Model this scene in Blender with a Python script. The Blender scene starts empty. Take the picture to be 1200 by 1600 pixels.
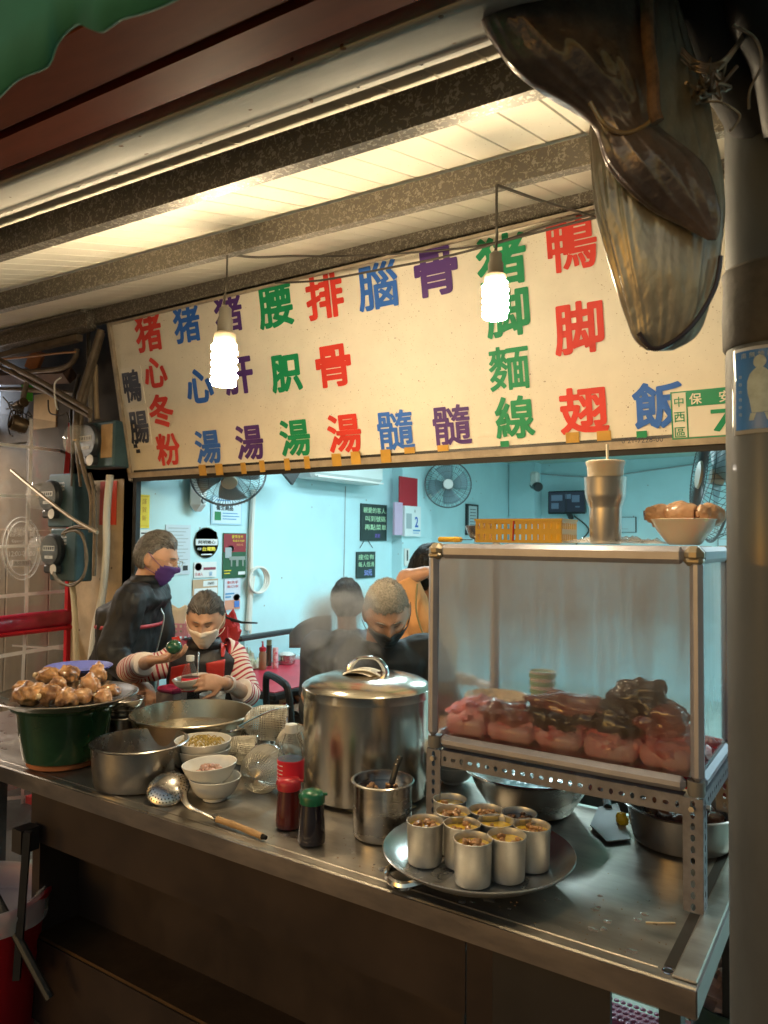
import bpy, math, random
import numpy as np
from mathutils import Vector as V, Matrix, noise
random.seed(7)
SC = bpy.context.scene
COL = SC.collection
R = math.radians
pi = math.pi

# ------------------------------------------------------------ camera, sky, exposure
CAMZ = 1.56
cam = bpy.data.cameras.new('camera'); camo = bpy.data.objects.new('camera', cam); COL.objects.link(camo)
camo.matrix_world = Matrix.Translation((0, 0, CAMZ)) @ Matrix.Rotation(R(33.5), 4, 'Z') @ Matrix.Rotation(R(92.1), 4, 'X') @ Matrix.Rotation(R(.55), 4, 'Z')
cam.sensor_fit = 'VERTICAL'; cam.sensor_height = 36; cam.lens = 1155 / 1600 * 36
cam.clip_start = .05; cam.clip_end = 500
cam.dof.use_dof = True; cam.dof.focus_distance = 2.15; cam.dof.aperture_fstop = 7.5
SC.camera = camo
w = bpy.data.worlds.new('World'); SC.world = w; w.use_nodes = True
wn = w.node_tree; bg = wn.nodes['Background']
sky = wn.nodes.new('ShaderNodeTexSky'); sky.sky_type = 'NISHITA'; sky.sun_disc = False
sky.sun_elevation = R(5); sky.sun_rotation = R(200)
wn.links.new(sky.outputs[0], bg.inputs[0]); bg.inputs[1].default_value = .13
SC.view_settings.view_transform = 'Standard'; SC.view_settings.look = 'None'
SC.view_settings.exposure = .52; SC.view_settings.gamma = 1; SC.view_settings.use_curve_mapping = False
SC.cycles.use_denoising = True
SC.cycles.max_bounces = 8; SC.cycles.transparent_max_bounces = 12
SC.cycles.caustics_reflective = False; SC.cycles.caustics_refractive = False
SC.cycles.sample_clamp_indirect = 4
SC.cycles.volume_step_rate = 2
BULB_POWER = 1.0
ROOM_POWER = 1.0

# ------------------------------------------------------------ measuring helpers: where a line of sight meets a real plane
CM = camo.matrix_world.copy(); CO = V((0, 0, CAMZ)); RM = CM.to_3x3()
CT = .82                                   # counter height
def ray(px, py): return RM @ V(((px - 600) / 1155, -(py - 800) / 1155, -1))
def P(px, py, h=0):
    d = ray(px, py); return CO + d * ((CT + h - CAMZ) / d.z)
def AT(px, py, t): return CO + ray(px, py) * t
def PX(px, py, X):
    d = ray(px, py); return CO + d * (X / d.x)
def PY(px, py, Y):
    d = ray(px, py); return CO + d * (Y / d.y)
def ZD(p): return -(CM.inverted() @ V(p)).z

# ------------------------------------------------------------ materials
MATS = {}
def mat(name, col=(.8, .8, .8), rough=.5, metal=0, var=0, vs=8, col2=None, bump=0, bs=40, emit=0, trans=0, ior=1.45,
        sss=0, stretch=None, coat=0, alpha=1, spec=None, rvar=0, thr=None):
    if name in MATS: return MATS[name]
    m = bpy.data.materials.new(name); m.use_nodes = True; nt = m.node_tree; N = nt.nodes; L = nt.links
    b = N['Principled BSDF']; I = b.inputs
    I['Base Color'].default_value = (*col, 1); I['Roughness'].default_value = rough; I['Metallic'].default_value = metal
    I['IOR'].default_value = ior; I['Transmission Weight'].default_value = trans; I['Alpha'].default_value = alpha
    I['Coat Weight'].default_value = coat
    if spec is not None: I['Specular IOR Level'].default_value = spec
    if sss:
        I['Subsurface Weight'].default_value = sss; I['Subsurface Radius'].default_value = (.012, .005, .003); I['Subsurface Scale'].default_value = 1
    if emit: I['Emission Color'].default_value = (*col, 1); I['Emission Strength'].default_value = emit
    if var or col2 or bump or rvar:
        tc = N.new('ShaderNodeTexCoord'); mp = N.new('ShaderNodeMapping'); L.new(tc.outputs['Object'], mp.inputs[0])
        if stretch: mp.inputs['Scale'].default_value = stretch
    if var or col2 or rvar:
        n = N.new('ShaderNodeTexNoise'); n.inputs['Scale'].default_value = vs; n.inputs['Detail'].default_value = 6; n.inputs['Roughness'].default_value = .65
        L.new(mp.outputs[0], n.inputs['Vector'])
        r = N.new('ShaderNodeValToRGB'); L.new(n.outputs['Fac'], r.inputs[0])
        c2 = col2 or tuple(c * (1 - var) for c in col)
        lo, hi = thr or (.35, .65)
        r.color_ramp.elements[0].position = lo; r.color_ramp.elements[1].position = hi
        r.color_ramp.elements[0].color = (*c2, 1); r.color_ramp.elements[1].color = (*col, 1)
        L.new(r.outputs[0], I['Base Color'])
        if rvar:
            mr = N.new('ShaderNodeMapRange'); mr.inputs['From Min'].default_value = .3; mr.inputs['From Max'].default_value = .7
            mr.inputs['To Min'].default_value = max(rough - rvar, .03); mr.inputs['To Max'].default_value = rough + rvar
            L.new(n.outputs['Fac'], mr.inputs[0]); L.new(mr.outputs[0], I['Roughness'])
    if bump:
        n2 = N.new('ShaderNodeTexNoise'); n2.inputs['Scale'].default_value = bs; n2.inputs['Detail'].default_value = 4
        L.new(mp.outputs[0], n2.inputs['Vector'])
        bp = N.new('ShaderNodeBump'); bp.inputs['Strength'].default_value = 1; bp.inputs['Distance'].default_value = bump
        L.new(n2.outputs['Fac'], bp.inputs['Height']); L.new(bp.outputs[0], I['Normal'])
    MATS[name] = m
    return m
def spots(m, col, scale, size, seed=0):
    """small specks of dirt over whatever colour the material already has"""
    nt = m.node_tree; N = nt.nodes; L = nt.links; b = N['Principled BSDF']; I = b.inputs['Base Color']
    tc = N.new('ShaderNodeTexCoord'); v = N.new('ShaderNodeTexVoronoi'); v.inputs['Scale'].default_value = scale
    L.new(tc.outputs['Object'], v.inputs['Vector'])
    nz = N.new('ShaderNodeTexNoise'); nz.inputs['Scale'].default_value = 3; L.new(tc.outputs['Object'], nz.inputs['Vector'])
    th = N.new('ShaderNodeMath'); th.operation = 'MULTIPLY'; th.inputs[1].default_value = size; L.new(nz.outputs['Fac'], th.inputs[0])
    lt = N.new('ShaderNodeMath'); lt.operation = 'LESS_THAN'; L.new(v.outputs['Distance'], lt.inputs[0]); L.new(th.outputs[0], lt.inputs[1])
    mx = N.new('ShaderNodeMix'); mx.data_type = 'RGBA'
    if I.is_linked: L.new(I.links[0].from_socket, mx.inputs['A'])
    else: mx.inputs['A'].default_value = I.default_value
    mx.inputs['B'].default_value = (*col, 1); L.new(lt.outputs[0], mx.inputs['Factor']); L.new(mx.outputs['Result'], I)
    return m
steel = mat('stainless_steel', (.62, .59, .55), .27, 1, .25, 3, bump=.0004, bs=25, stretch=(1, 1, 4), rvar=.1)
steel_d = mat('dull_pot_steel', (.5, .47, .43), .3, 1, .35, 5, bump=.0006, bs=18, rvar=.1)
steel_top = mat('worn_counter_steel', (.5, .45, .38), .38, .85, .5, 2.5, bump=.0003, bs=30, stretch=(1, 3, 1), rvar=.12)
alum = mat('matte_aluminium', (.68, .66, .62), .42, .85, .2, 20, bump=.0002, bs=200)
alum_frame = mat('aluminium_frame', (.34, .34, .4), .42, .4, .15, 12)
chrome = mat('polished_steel', (.7, .7, .7), .12, 1, .2, 4)
wire_m = mat('tinned_wire', (.55, .5, .4), .38, .8)
slot_m = mat('zinc_angle', (.2, .2, .235), .5, .4, .35, 25)
black_m = mat('black_plastic', (.02, .02, .02), .4)
black_metal = mat('black_metal', (.015, .015, .015), .45, .3)
dark_m = mat('dark_recess', (.008, .007, .006), .9)
white_p = mat('white_plastic', (.75, .74, .7), .35, var=.1, vs=12)
mela = mat('cream_melamine', (.74, .68, .58), .3, coat=.3)
mela_w = mat('white_melamine', (.78, .76, .7), .25, coat=.3)
clear_p = mat('clear_plastic', (.95, .97, .97), .08, trans=.95, ior=1.12)
red_p = mat('red_plastic', (.45, .02, .03), .35, var=.2)
green_p = mat('green_plastic', (.02, .12, .06), .35)
rope_dark = mat('dark_cable', (.05, .04, .03), .6)
grey_cable = mat('grey_cable', (.22, .18, .13), .6, var=.3, vs=30)
white_cable = mat('white_cable', (.7, .68, .62), .5)
pipe_m = mat('dusty_pipe', (.16, .12, .08), .55, .3, .45, 14)

# ------------------------------------------------------------ mesh builder
def frame_z(d):
    d = V(d).normalized(); u = V((0, 0, 1)) if abs(d.z) < .95 else V((1, 0, 0))
    a = u.cross(d).normalized(); return a, d.cross(a), d
class MB:
    def __init__(s): s.v = []; s.f = []; s.t = []
    def add(s, vs, fs, M=None, tv=None):
        o = len(s.v)
        s.v += [tuple(M @ V(q)) for q in vs] if M is not None else [tuple(q) for q in vs]
        s.f += [tuple(i + o for i in f) for f in fs]; s.t += tv if tv else [0.] * len(vs); return s
    def box(s, c, d, M=None, bev=0):
        x, y, z = d[0] / 2, d[1] / 2, d[2] / 2
        if not bev:
            vs = [(c[0] + i * x, c[1] + j * y, c[2] + k * z) for i in (-1, 1) for j in (-1, 1) for k in (-1, 1)]
            return s.add(vs, [(0, 1, 3, 2), (4, 6, 7, 5), (0, 4, 5, 1), (2, 3, 7, 6), (0, 2, 6, 4), (1, 5, 7, 3)], M)
        b = min(bev, x * .9, y * .9, z * .9)
        vs = []
        for i in (-1, 1):
            for j in (-1, 1):
                for k in (-1, 1):
                    vs += [(c[0] + i * x, c[1] + j * (y - b), c[2] + k * (z - b)), (c[0] + i * (x - b), c[1] + j * y, c[2] + k * (z - b)), (c[0] + i * (x - b), c[1] + j * (y - b), c[2] + k * z)]
        def ix(i, j, k, a): return ((i > 0) * 4 + (j > 0) * 2 + (k > 0)) * 3 + a
        fs = []
        for i in (-1, 1):
            q = [ix(i, -1, -1, 0), ix(i, 1, -1, 0), ix(i, 1, 1, 0), ix(i, -1, 1, 0)]; fs.append(q if i > 0 else q[::-1])
            q = [ix(-1, i, -1, 1), ix(-1, i, 1, 1), ix(1, i, 1, 1), ix(1, i, -1, 1)]; fs.append(q if i > 0 else q[::-1])
            q = [ix(-1, -1, i, 2), ix(1, -1, i, 2), ix(1, 1, i, 2), ix(-1, 1, i, 2)]; fs.append(q if i > 0 else q[::-1])
        for i in (-1, 1):
            for j in (-1, 1):
                q = [ix(i, j, -1, 0), ix(i, j, 1, 0), ix(i, j, 1, 1), ix(i, j, -1, 1)]; fs.append(q if i * j < 0 else q[::-1])
                q = [ix(i, -1, j, 0), ix(i, 1, j, 0), ix(i, 1, j, 2), ix(i, -1, j, 2)]; fs.append(q if i * j > 0 else q[::-1])
                q = [ix(-1, i, j, 1), ix(1, i, j, 1), ix(1, i, j, 2), ix(-1, i, j, 2)]; fs.append(q if i * j < 0 else q[::-1])
                for k in (-1, 1):
                    q = [ix(i, j, k, 0), ix(i, j, k, 1), ix(i, j, k, 2)]; fs.append(q if i * j * k > 0 else q[::-1])
        return s.add(vs, fs, M)
    def lathe(s, prof, c=(0, 0, 0), n=40, M=None, wob=0, seed=0):
        vs = []; fs = []
        for k, (r, z) in enumerate(prof):
            for i in range(n):
                a = 2 * pi * i / n; q = 1 + (wob * noise.noise(V((math.cos(a) * 1.3, math.sin(a) * 1.3, z * 6 + seed))) if wob else 0)
                vs.append((c[0] + r * q * math.cos(a), c[1] + r * q * math.sin(a), c[2] + z))
        for k in range(len(prof) - 1):
            for i in range(n):
                j = (i + 1) % n; fs.append((k * n + i, k * n + j, (k + 1) * n + j, (k + 1) * n + i))
        if prof[0][0] > 1e-5: fs.append(tuple(range(n))[::-1])
        if prof[-1][0] > 1e-5: fs.append(tuple((len(prof) - 1) * n + i for i in range(n)))
        return s.add(vs, fs, M)
    def tube(s, pts, r, n=8, closed=False, flat=None, M=None, cap=True):
        pts = [V(p) for p in pts]; m = len(pts); rs = r if isinstance(r, (list, tuple)) else [r] * m
        T = []
        for i in range(m):
            a = pts[(i - 1) % m] if closed or i else pts[0]; b = pts[(i + 1) % m] if closed or i < m - 1 else pts[-1]
            T.append((b - a).normalized() if (b - a).length > 1e-9 else V((0, 0, 1)))
        A, B, _ = frame_z(T[0]); vs = []; tv = []; acc = 0
        for i in range(m):
            if i:
                A = (A - T[i] * A.dot(T[i])); A = A.normalized() if A.length > 1e-6 else frame_z(T[i])[0]
                acc += (pts[i] - pts[i - 1]).length
            B = T[i].cross(A)
            for k in range(n):
                a = 2 * pi * k / n; o = (A * math.cos(a) + B * math.sin(a)) * rs[i]
                if flat: o = o - V(flat[0]) * o.dot(V(flat[0])) * (1 - flat[1])
                vs.append(pts[i] + o); tv.append(acc)
        fs = []
        for i in range(m if closed else m - 1):
            for k in range(n):
                l = (k + 1) % n; j = (i + 1) % m
                fs.append((i * n + k, i * n + l, j * n + l, j * n + k))
        if not closed and cap: fs += [tuple(range(n))[::-1], tuple((m - 1) * n + k for k in range(n))]
        return s.add(vs, fs, M, tv)
    def ring(s, rings, n=24, cap=True):
        """loft of ellipses: rings = [(centre, half_vector_a, half_vector_b)]"""
        vs = []; tv = []; acc = 0
        for i, (c, a, b) in enumerate(rings):
            c = V(c); a = V(a); b = V(b)
            if i: acc += (c - V(rings[i - 1][0])).length
            for k in range(n):
                t = 2 * pi * k / n; vs.append(c + a * math.cos(t) + b * math.sin(t)); tv.append(acc)
        fs = [(i * n + k, i * n + (k + 1) % n, (i + 1) * n + (k + 1) % n, (i + 1) * n + k) for i in range(len(rings) - 1) for k in range(n)]
        if cap: fs += [tuple(range(n))[::-1], tuple((len(rings) - 1) * n + k for k in range(n))]
        return s.add(vs, fs, None, tv)
    def ball(s, c, r, nu=16, nv=10, M=None, amp=0, fr=3, seed=0):
        r = (r, r, r) if not isinstance(r, (tuple, list)) else r; vs = []
        def pt(a, b):
            d = V((math.cos(a) * math.sin(b), math.sin(a) * math.sin(b), math.cos(b)))
            q = 1 + (amp * noise.noise(d * fr + V((seed * 3.1, seed * 1.7, 0))) if amp else 0)
            if amp: q += amp * .4 * noise.noise(d * fr * 2.7 + V((seed, 5, 0)))
            return (c[0] + d.x * r[0] * q, c[1] + d.y * r[1] * q, c[2] + d.z * r[2] * q)
        vs.append(pt(0, 0))
        for j in range(1, nv):
            for i in range(nu): vs.append(pt(2 * pi * i / nu, pi * j / nv))
        vs.append(pt(0, pi)); e = len(vs) - 1
        fs = [(0, 1 + i, 1 + (i + 1) % nu) for i in range(nu)]
        for j in range(nv - 2):
            for i in range(nu):
                k = (i + 1) % nu; fs.append((1 + j * nu + i, 1 + (j + 1) * nu + i, 1 + (j + 1) * nu + k, 1 + j * nu + k))
        fs += [(e, 1 + (nv - 2) * nu + (i + 1) % nu, 1 + (nv - 2) * nu + i) for i in range(nu)]
        return s.add(vs, fs, M)
    def grid(s, fn, nu, nv):
        vs = [fn(i / nu, j / nv) for j in range(nv + 1) for i in range(nu + 1)]
        return s.add(vs, [(j * (nu + 1) + i, j * (nu + 1) + i + 1, (j + 1) * (nu + 1) + i + 1, (j + 1) * (nu + 1) + i) for j in range(nv) for i in range(nu)])
    def poly(s, pts, M=None, th=0):
        n = len(pts); pts = [V((*p, 0)) if len(p) == 2 else V(p) for p in pts]
        if not th: return s.add(pts, [tuple(range(n))], M)
        b = [p - V((0, 0, th)) for p in pts]
        return s.add(pts + b, [tuple(range(n)), tuple(range(2 * n - 1, n - 1, -1))] + [(i, i + n, (i + 1) % n + n, (i + 1) % n) for i in range(n)], M)
    def build(s, name, m, parent=None, smooth=35, solid=0, base=True):
        me = bpy.data.meshes.new(name); o = bpy.data.objects.new(name, me)
        off = V((0, 0, 0))
        if parent is None and base and s.v:
            a = np.array(s.v); off = V(((a[:, 0].min() + a[:, 0].max()) / 2, (a[:, 1].min() + a[:, 1].max()) / 2, a[:, 2].min()))
            s.v = [(q[0] - off.x, q[1] - off.y, q[2] - off.z) for q in s.v]
        me.from_pydata(s.v, [], s.f); me.validate()
        if len(me.vertices) == len(s.t) and any(s.t):
            at = me.attributes.new('along', 'FLOAT', 'POINT'); at.data.foreach_set('value', s.t)
        me.materials.append(m)
        if smooth: me.shade_smooth(); me.set_sharp_from_angle(angle=R(smooth))
        o.location = off; COL.objects.link(o)
        if parent: o.parent = parent
        if solid:
            md = o.modifiers.new('solid', 'SOLIDIFY'); md.thickness = solid; md.offset = 0
        return o
def tag(o, label=None, cat=None, group=None, kind=None):
    for k, q in (('label', label), ('category', cat), ('group', group), ('kind', kind)):
        if q: o[k] = q
    return o
def thing(name, label, cat, loc=(0, 0, 0), rz=0, group=None, M=None, kind=None):
    o = bpy.data.objects.new(name, None); o.empty_display_size = .05; COL.objects.link(o)
    if M is not None: o.matrix_world = M
    else: o.location = loc; o.rotation_euler = (0, 0, rz)
    return tag(o, label, cat, group, kind)
KIDS = {}
def copy_tree(o, parent=None, label=None, loc=None, rz=None):
    c = o.copy(); COL.objects.link(c)
    if parent: c.parent = parent
    if label: c['label'] = label
    if loc is not None: c.location = loc
    if rz is not None: c.rotation_euler = (0, 0, rz)
    for ch in [q for q in COL.objects if q.parent == o]: copy_tree(ch, c)
    return c
def settle(root):
    """put the Empty at the base of parts that were built in world coordinates"""
    ks = [q for q in COL.objects if q.parent == root]; pts = [q.matrix_local @ V(c) for q in ks if q.type == 'MESH' for c in q.bound_box]
    b = V(((min(p.x for p in pts) + max(p.x for p in pts)) / 2, (min(p.y for p in pts) + max(p.y for p in pts)) / 2, min(p.z for p in pts)))
    root.location = b
    for q in ks: q.location = q.location - b
    return root
def spline(pts, n=8):
    pts = [V(p) for p in pts]; out = []
    for i in range(len(pts) - 1):
        p0 = pts[max(i - 1, 0)]; p1 = pts[i]; p2 = pts[i + 1]; p3 = pts[min(i + 2, len(pts) - 1)]
        for k in range(n):
            t = k / n; out.append(.5 * ((2 * p1) + (p2 - p0) * t + (2 * p0 - 5 * p1 + 4 * p2 - p3) * t * t + (3 * p1 - p0 - 3 * p2 + p3) * t ** 3))
    return out + [pts[-1]]
def remesh(mb, voxel, name, m, parent=None, disp=None, smooth_it=2, base=True):
    me = bpy.data.meshes.new('t'); me.from_pydata(mb.v, [], mb.f); t = bpy.data.objects.new('t', me); COL.objects.link(t)
    q = t.modifiers.new('r', 'REMESH'); q.mode = 'VOXEL'; q.voxel_size = voxel
    if smooth_it:
        sm = t.modifiers.new('s', 'SMOOTH'); sm.factor = .5; sm.iterations = smooth_it
    dg = bpy.context.evaluated_depsgraph_get(); me2 = bpy.data.meshes.new_from_object(t.evaluated_get(dg))
    bpy.data.objects.remove(t)
    nv = len(me2.vertices); co = np.empty(nv * 3, 'f'); me2.vertices.foreach_get('co', co); co = co.reshape(-1, 3)
    if disp:
        no = np.empty(nv * 3, 'f'); me2.vertex_normals.foreach_get('vector', no); no = no.reshape(-1, 3)
        d = np.array([disp(V(p)) for p in co]); co = co + no * d[:, None]
    off = np.zeros(3)
    if parent is None and base: off = np.array([(co[:, 0].min() + co[:, 0].max()) / 2, (co[:, 1].min() + co[:, 1].max()) / 2, co[:, 2].min()])
    me2.vertices.foreach_set('co', (co - off).astype('f').ravel()); me2.update()
    me2.materials.clear(); me2.materials.append(m); me2.shade_smooth(); me2.name = name
    o = bpy.data.objects.new(name, me2); o.location = off; COL.objects.link(o)
    if parent: o.parent = parent
    return o
# ------------------------------------------------------------ lettering from the built-in font, thickened with round ends
GL = {}
def glyph(b, bold=0.0, N=84):
    key = (b, bold)
    if key in GL: return GL[key]
    c = bpy.data.curves.new('t', 'FONT'); c.body = b; c.size = 1; c.resolution_u = 3 if bold else 2
    o = bpy.data.objects.new('t', c); COL.objects.link(o)
    dg = bpy.context.evaluated_depsgraph_get(); me = bpy.data.meshes.new_from_object(o.evaluated_get(dg)); bpy.data.objects.remove(o)
    vs = np.array([tuple(q.co)[:2] for q in me.vertices]) if len(me.vertices) else np.zeros((1, 2)); fs = [tuple(p.vertices) for p in me.polygons]
    lo = vs.min(0); hi = vs.max(0); ctr = (lo + hi) / 2
    if not bold:
        GL[key] = ([(x - ctr[0], y - ctr[1], 0) for x, y in vs], fs, hi - lo); return GL[key]
    cnt = {}
    for f in fs:
        for i in range(len(f)):
            e = (f[i], f[(i + 1) % len(f)]); k = (min(e), max(e)); cnt[k] = cnt.get(k, 0) + 1
    E = np.array([k for k, n in cnt.items() if n == 1]); a = vs[E[:, 0]]; bb = vs[E[:, 1]]
    lo = lo - bold - .01; hi = hi + bold + .01; st = max(hi - lo) / N; nx = int((hi[0] - lo[0]) / st) + 1; ny = int((hi[1] - lo[1]) / st) + 1
    X, Y = np.meshgrid(lo[0] + st * np.arange(nx + 1), lo[1] + st * np.arange(ny + 1)); p = np.stack([X.ravel(), Y.ravel()], 1)
    D = np.full(len(p), 9.); ins = np.zeros(len(p), int)
    for s0, s1 in zip(a, bb):
        d = s1 - s0; t = np.clip(((p - s0) @ d) / max(d @ d, 1e-12), 0, 1); D = np.minimum(D, np.hypot(*(p - s0 - t[:, None] * d).T))
        c1 = (s0[1] > p[:, 1]) != (s1[1] > p[:, 1])
        if abs(d[1]) > 1e-12: ins += c1 & (p[:, 0] < s0[0] + (p[:, 1] - s0[1]) * d[0] / d[1])
    F = (bold - np.where(ins % 2 == 1, -D, D)).reshape(ny + 1, nx + 1)
    vo = []; fo = []
    def addp(pp): o = len(vo); vo.extend((q[0] - ctr[0], q[1] - ctr[1], 0) for q in pp); fo.append(tuple(range(o, o + len(pp))))
    for j in range(ny):
        i = 0
        while i < nx:
            q = [F[j, i], F[j, i + 1], F[j + 1, i + 1], F[j + 1, i]]
            if min(q) >= 0:
                k = i
                while k < nx and min(F[j, k], F[j, k + 1], F[j + 1, k + 1], F[j + 1, k]) >= 0: k += 1
                addp([(X[j, i], Y[j, i]), (X[j, k], Y[j, k]), (X[j + 1, k], Y[j + 1, k]), (X[j + 1, i], Y[j + 1, i])]); i = k; continue
            if max(q) > 0:
                cs = [(X[j, i], Y[j, i]), (X[j, i + 1], Y[j, i + 1]), (X[j + 1, i + 1], Y[j + 1, i + 1]), (X[j + 1, i], Y[j + 1, i])]; pp = []
                for e in range(4):
                    g = (e + 1) % 4
                    if q[e] >= 0: pp.append(cs[e])
                    if (q[e] >= 0) != (q[g] >= 0):
                        t = q[e] / (q[e] - q[g]); pp.append((cs[e][0] + t * (cs[g][0] - cs[e][0]), cs[e][1] + t * (cs[g][1] - cs[e][1])))
                if len(pp) > 2: addp(pp)
            i += 1
    GL[key] = (vo, fo, hi - lo); return GL[key]
def text(mb, b, M, h=1, wd=None, bold=0):
    """lettering b centred on M's origin, h tall (of the text's own extent), optionally wd wide"""
    v, f, e = glyph(b, bold); sy = h / max(e[1], 1e-3); sx = (wd / e[0]) if wd else sy
    mb.add([(x * sx, y * sy, 0) for x, y, z in v], f, M)
def face_Y(p):  # print facing the street (-Y)
    return Matrix(((1, 0, 0, p[0]), (0, 0, -1, p[1]), (0, 1, 0, p[2]), (0, 0, 0, 1)))
def face_X(p):  # print facing +X
    return Matrix(((0, 0, 1, p[0]), (1, 0, 0, p[1]), (0, 1, 0, p[2]), (0, 0, 0, 1)))
def T(x, y, z=0): return Matrix.Translation((x, y, z))
# ============================================================ SETTING
LW = -3.4; BW = 7.85; FY = 2.66; SCZ = 2.42
asph = spots(mat('dark_wet_pavement', (.05, .045, .042), .35, var=.5, vs=6, bump=.003, bs=60), (.02, .02, .02), 60, .3)
MB().box((0, 0, -.05), (160, 160, .1)).build('street', asph).__setitem__('kind', 'structure')
tile_m = mat('pale_green_floor_tile', (.45, .52, .46), .2, var=.15, vs=5)
fl = MB().box(((LW + 1.6) / 2, (1.98 + BW) / 2, .002), (5.0, BW - 1.98, .004)).build('shop_floor', mat('tile_grout', (.2, .2, .18), .7)); fl['kind'] = 'structure'
ft = None
k = 0
for i in range(16):
    for j in range(20):
        x = LW + .17 + i * .31; y = 1.98 + .16 + j * .31
        if y > BW - .1 or k > 280: continue
        k += 1
        if ft is None:
            ft = MB().box((0, 0, .004), (.304, .304, .008), bev=.002).build('floor_tile', tile_m, fl, smooth=0); o = ft
        else: o = ft.copy(); COL.objects.link(o)
        o.location = (x - fl.location.x, y - fl.location.y, .004 - fl.location.z + .001)
wallm = spots(mat('cyan_white_wall_paint', (.52, .76, .8), .5, var=.12, vs=1.5, bump=.001, bs=8), (.3, .35, .33), 9, .12)
def struct(mb, name, m, label=None, cat=None):
    o = mb.build(name, m, smooth=0); o['kind'] = 'structure'
    return o
struct(MB().box((LW - .06, (FY + BW) / 2, SCZ / 2), (.12, BW - FY, SCZ)), 'shop_side_wall', wallm)
struct(MB().box(((LW + 1.6) / 2, BW + .06, SCZ / 2), (5.0, .12, SCZ)), 'shop_back_wall', wallm)
struct(MB().box((1.66, (2.0 + BW) / 2, SCZ / 2), (.12, BW - 2.0, SCZ)), 'shop_right_wall', wallm)
struct(MB().box(((LW + 1.6) / 2, (FY + BW) / 2, SCZ + .05), (5.0, BW - FY, .1)), 'shop_ceiling', mat('pale_green_ceiling', (.42, .55, .48), .6))
# columns standing out of the side and back wall
for (a, b) in ((612, 628),):
    y0 = PX(613, 800, LW).y; y1 = PX(660, 800, LW).y
    struct(MB().box((LW + .05, (y0 + y1) / 2, SCZ / 2), (.1, y1 - y0, SCZ)), 'side_wall_column', wallm)
struct(MB().box((LW + .16, BW - .1, SCZ / 2), (.3, .2, SCZ)), 'corner_column', wallm)
# front wall above the opening (carries the sign) and the tan facade left of it
fac = spots(mat('stained_tan_facade', (.55, .42, .27), .7, var=.35, vs=4, bump=.002, bs=20), (.15, .1, .06), 14, .25)
struct(MB().box((-1.3, FY + .05, 2.45), (6.4, .1, 1.13)), 'front_wall_above_opening', mat('dark_grimy_wall', (.06, .05, .04), .8, var=.4, vs=5))
FL0 = PY(112, 800, FY).x
FL1 = PY(212, 800, FY).x
struct(MB().box(((FL0 + FL1) / 2, FY + .05, 1.0), (FL1 - FL0, .1, 2.0)), 'facade_wall', fac)
fr = thing('door_frame', 'dark upright frame at the left edge of the shop opening beside the tan wall', 'frame')
MB().box((FL1 + .02, FY - .01, .94), (.03, .03, 1.88)).build('upright', black_metal, fr)
MB().box((-1.0, FY - .01, 1.9), (4.7, .12, .04)).build('lintel_bar', black_metal, fr)
settle(fr)
# neighbour building on the left, behind the plastic curtain
NX = -5.0
nb = thing('neighbour_building', 'tan boarded neighbouring house front with lit windows, behind the clear curtain', 'building')
MB().box((NX - .1, 3.0, 1.7), (.2, 7, 3.4)).build('wall', mat('tan_house_wall', (.34, .25, .17), .7, var=.3, vs=3), nb)
pm = mat('tan_board', (.42, .3, .19), .6, var=.35, vs=6, stretch=(1, 1, .15))
pl = None
for k in range(22):
    y = 1.3 + k * .16
    if pl is None: pl = MB().box((0, 0, .8), (.02, .152, 1.5), bev=.004).build('board', pm, nb, smooth=0); o = pl
    else: o = pl.copy(); COL.objects.link(o)
    o.location = (NX + .012, y, .05)
settle(nb)
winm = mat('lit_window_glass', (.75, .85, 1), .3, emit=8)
p0 = PX(2, 640, NX + .04); p1 = PX(60, 560, NX + .04)
for (xa, ya, xb, yb) in ((-30, 645, 28, 575), (40, 640, 62, 590)):
    pass
wi = thing('house_window', 'bright bluish lit window of the neighbouring house under the canopy edge', 'window')
a = PX(-40, 655, NX + .03); b = PX(36, 590, NX + .03); zz = (a.z + b.z) / 2; hh = abs(a.z - b.z) + .1; yy = (a.y + b.y) / 2; ww = abs(b.y - a.y)
MB().box((NX + .03, yy, zz), (.02, ww, hh)).build('pane', winm, wi)
fb = MB()
for q in (-.5, 0, .5): fb.box((NX + .05, yy + q * ww, zz), (.03, .03, hh + .04))
for q in (-.5, .1, .5): fb.box((NX + .05, yy, zz + q * hh), (.03, ww, .02))
fb.build('frame', mat('grey_window_frame', (.3, .32, .35), .4, .5), wi)
settle(wi)
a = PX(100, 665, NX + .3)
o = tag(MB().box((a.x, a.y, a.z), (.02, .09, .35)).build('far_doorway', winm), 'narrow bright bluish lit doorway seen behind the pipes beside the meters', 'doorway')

t = thing('neighbour_lamp', 'added unseen tube lamp that brightens the curtain area, behind the clear curtain', 'lamp', (-4.7, 1.9, 2.25))  # unseen lamp added to brighten the dim curtain area
MB().box((0, 0, .05), (.1, 1.2, .04)).build('fitting', white_p, t, smooth=0); MB().tube([(0, -.56, .02), (0, .56, .02)], .014, 8).build('tube', mat('warm_white_tube', (1, .9, .78), .3, emit=22), t)
la = bpy.data.lights.new('tube_light', 'AREA'); la.shape = 'RECTANGLE'; la.size = .1; la.size_y = 1.1; la.energy = 32; la.color = (1, .88, .74); lo = bpy.data.objects.new('tube_light', la); COL.objects.link(lo); lo.parent = t; lo.location = (0, 0, 0)
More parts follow.
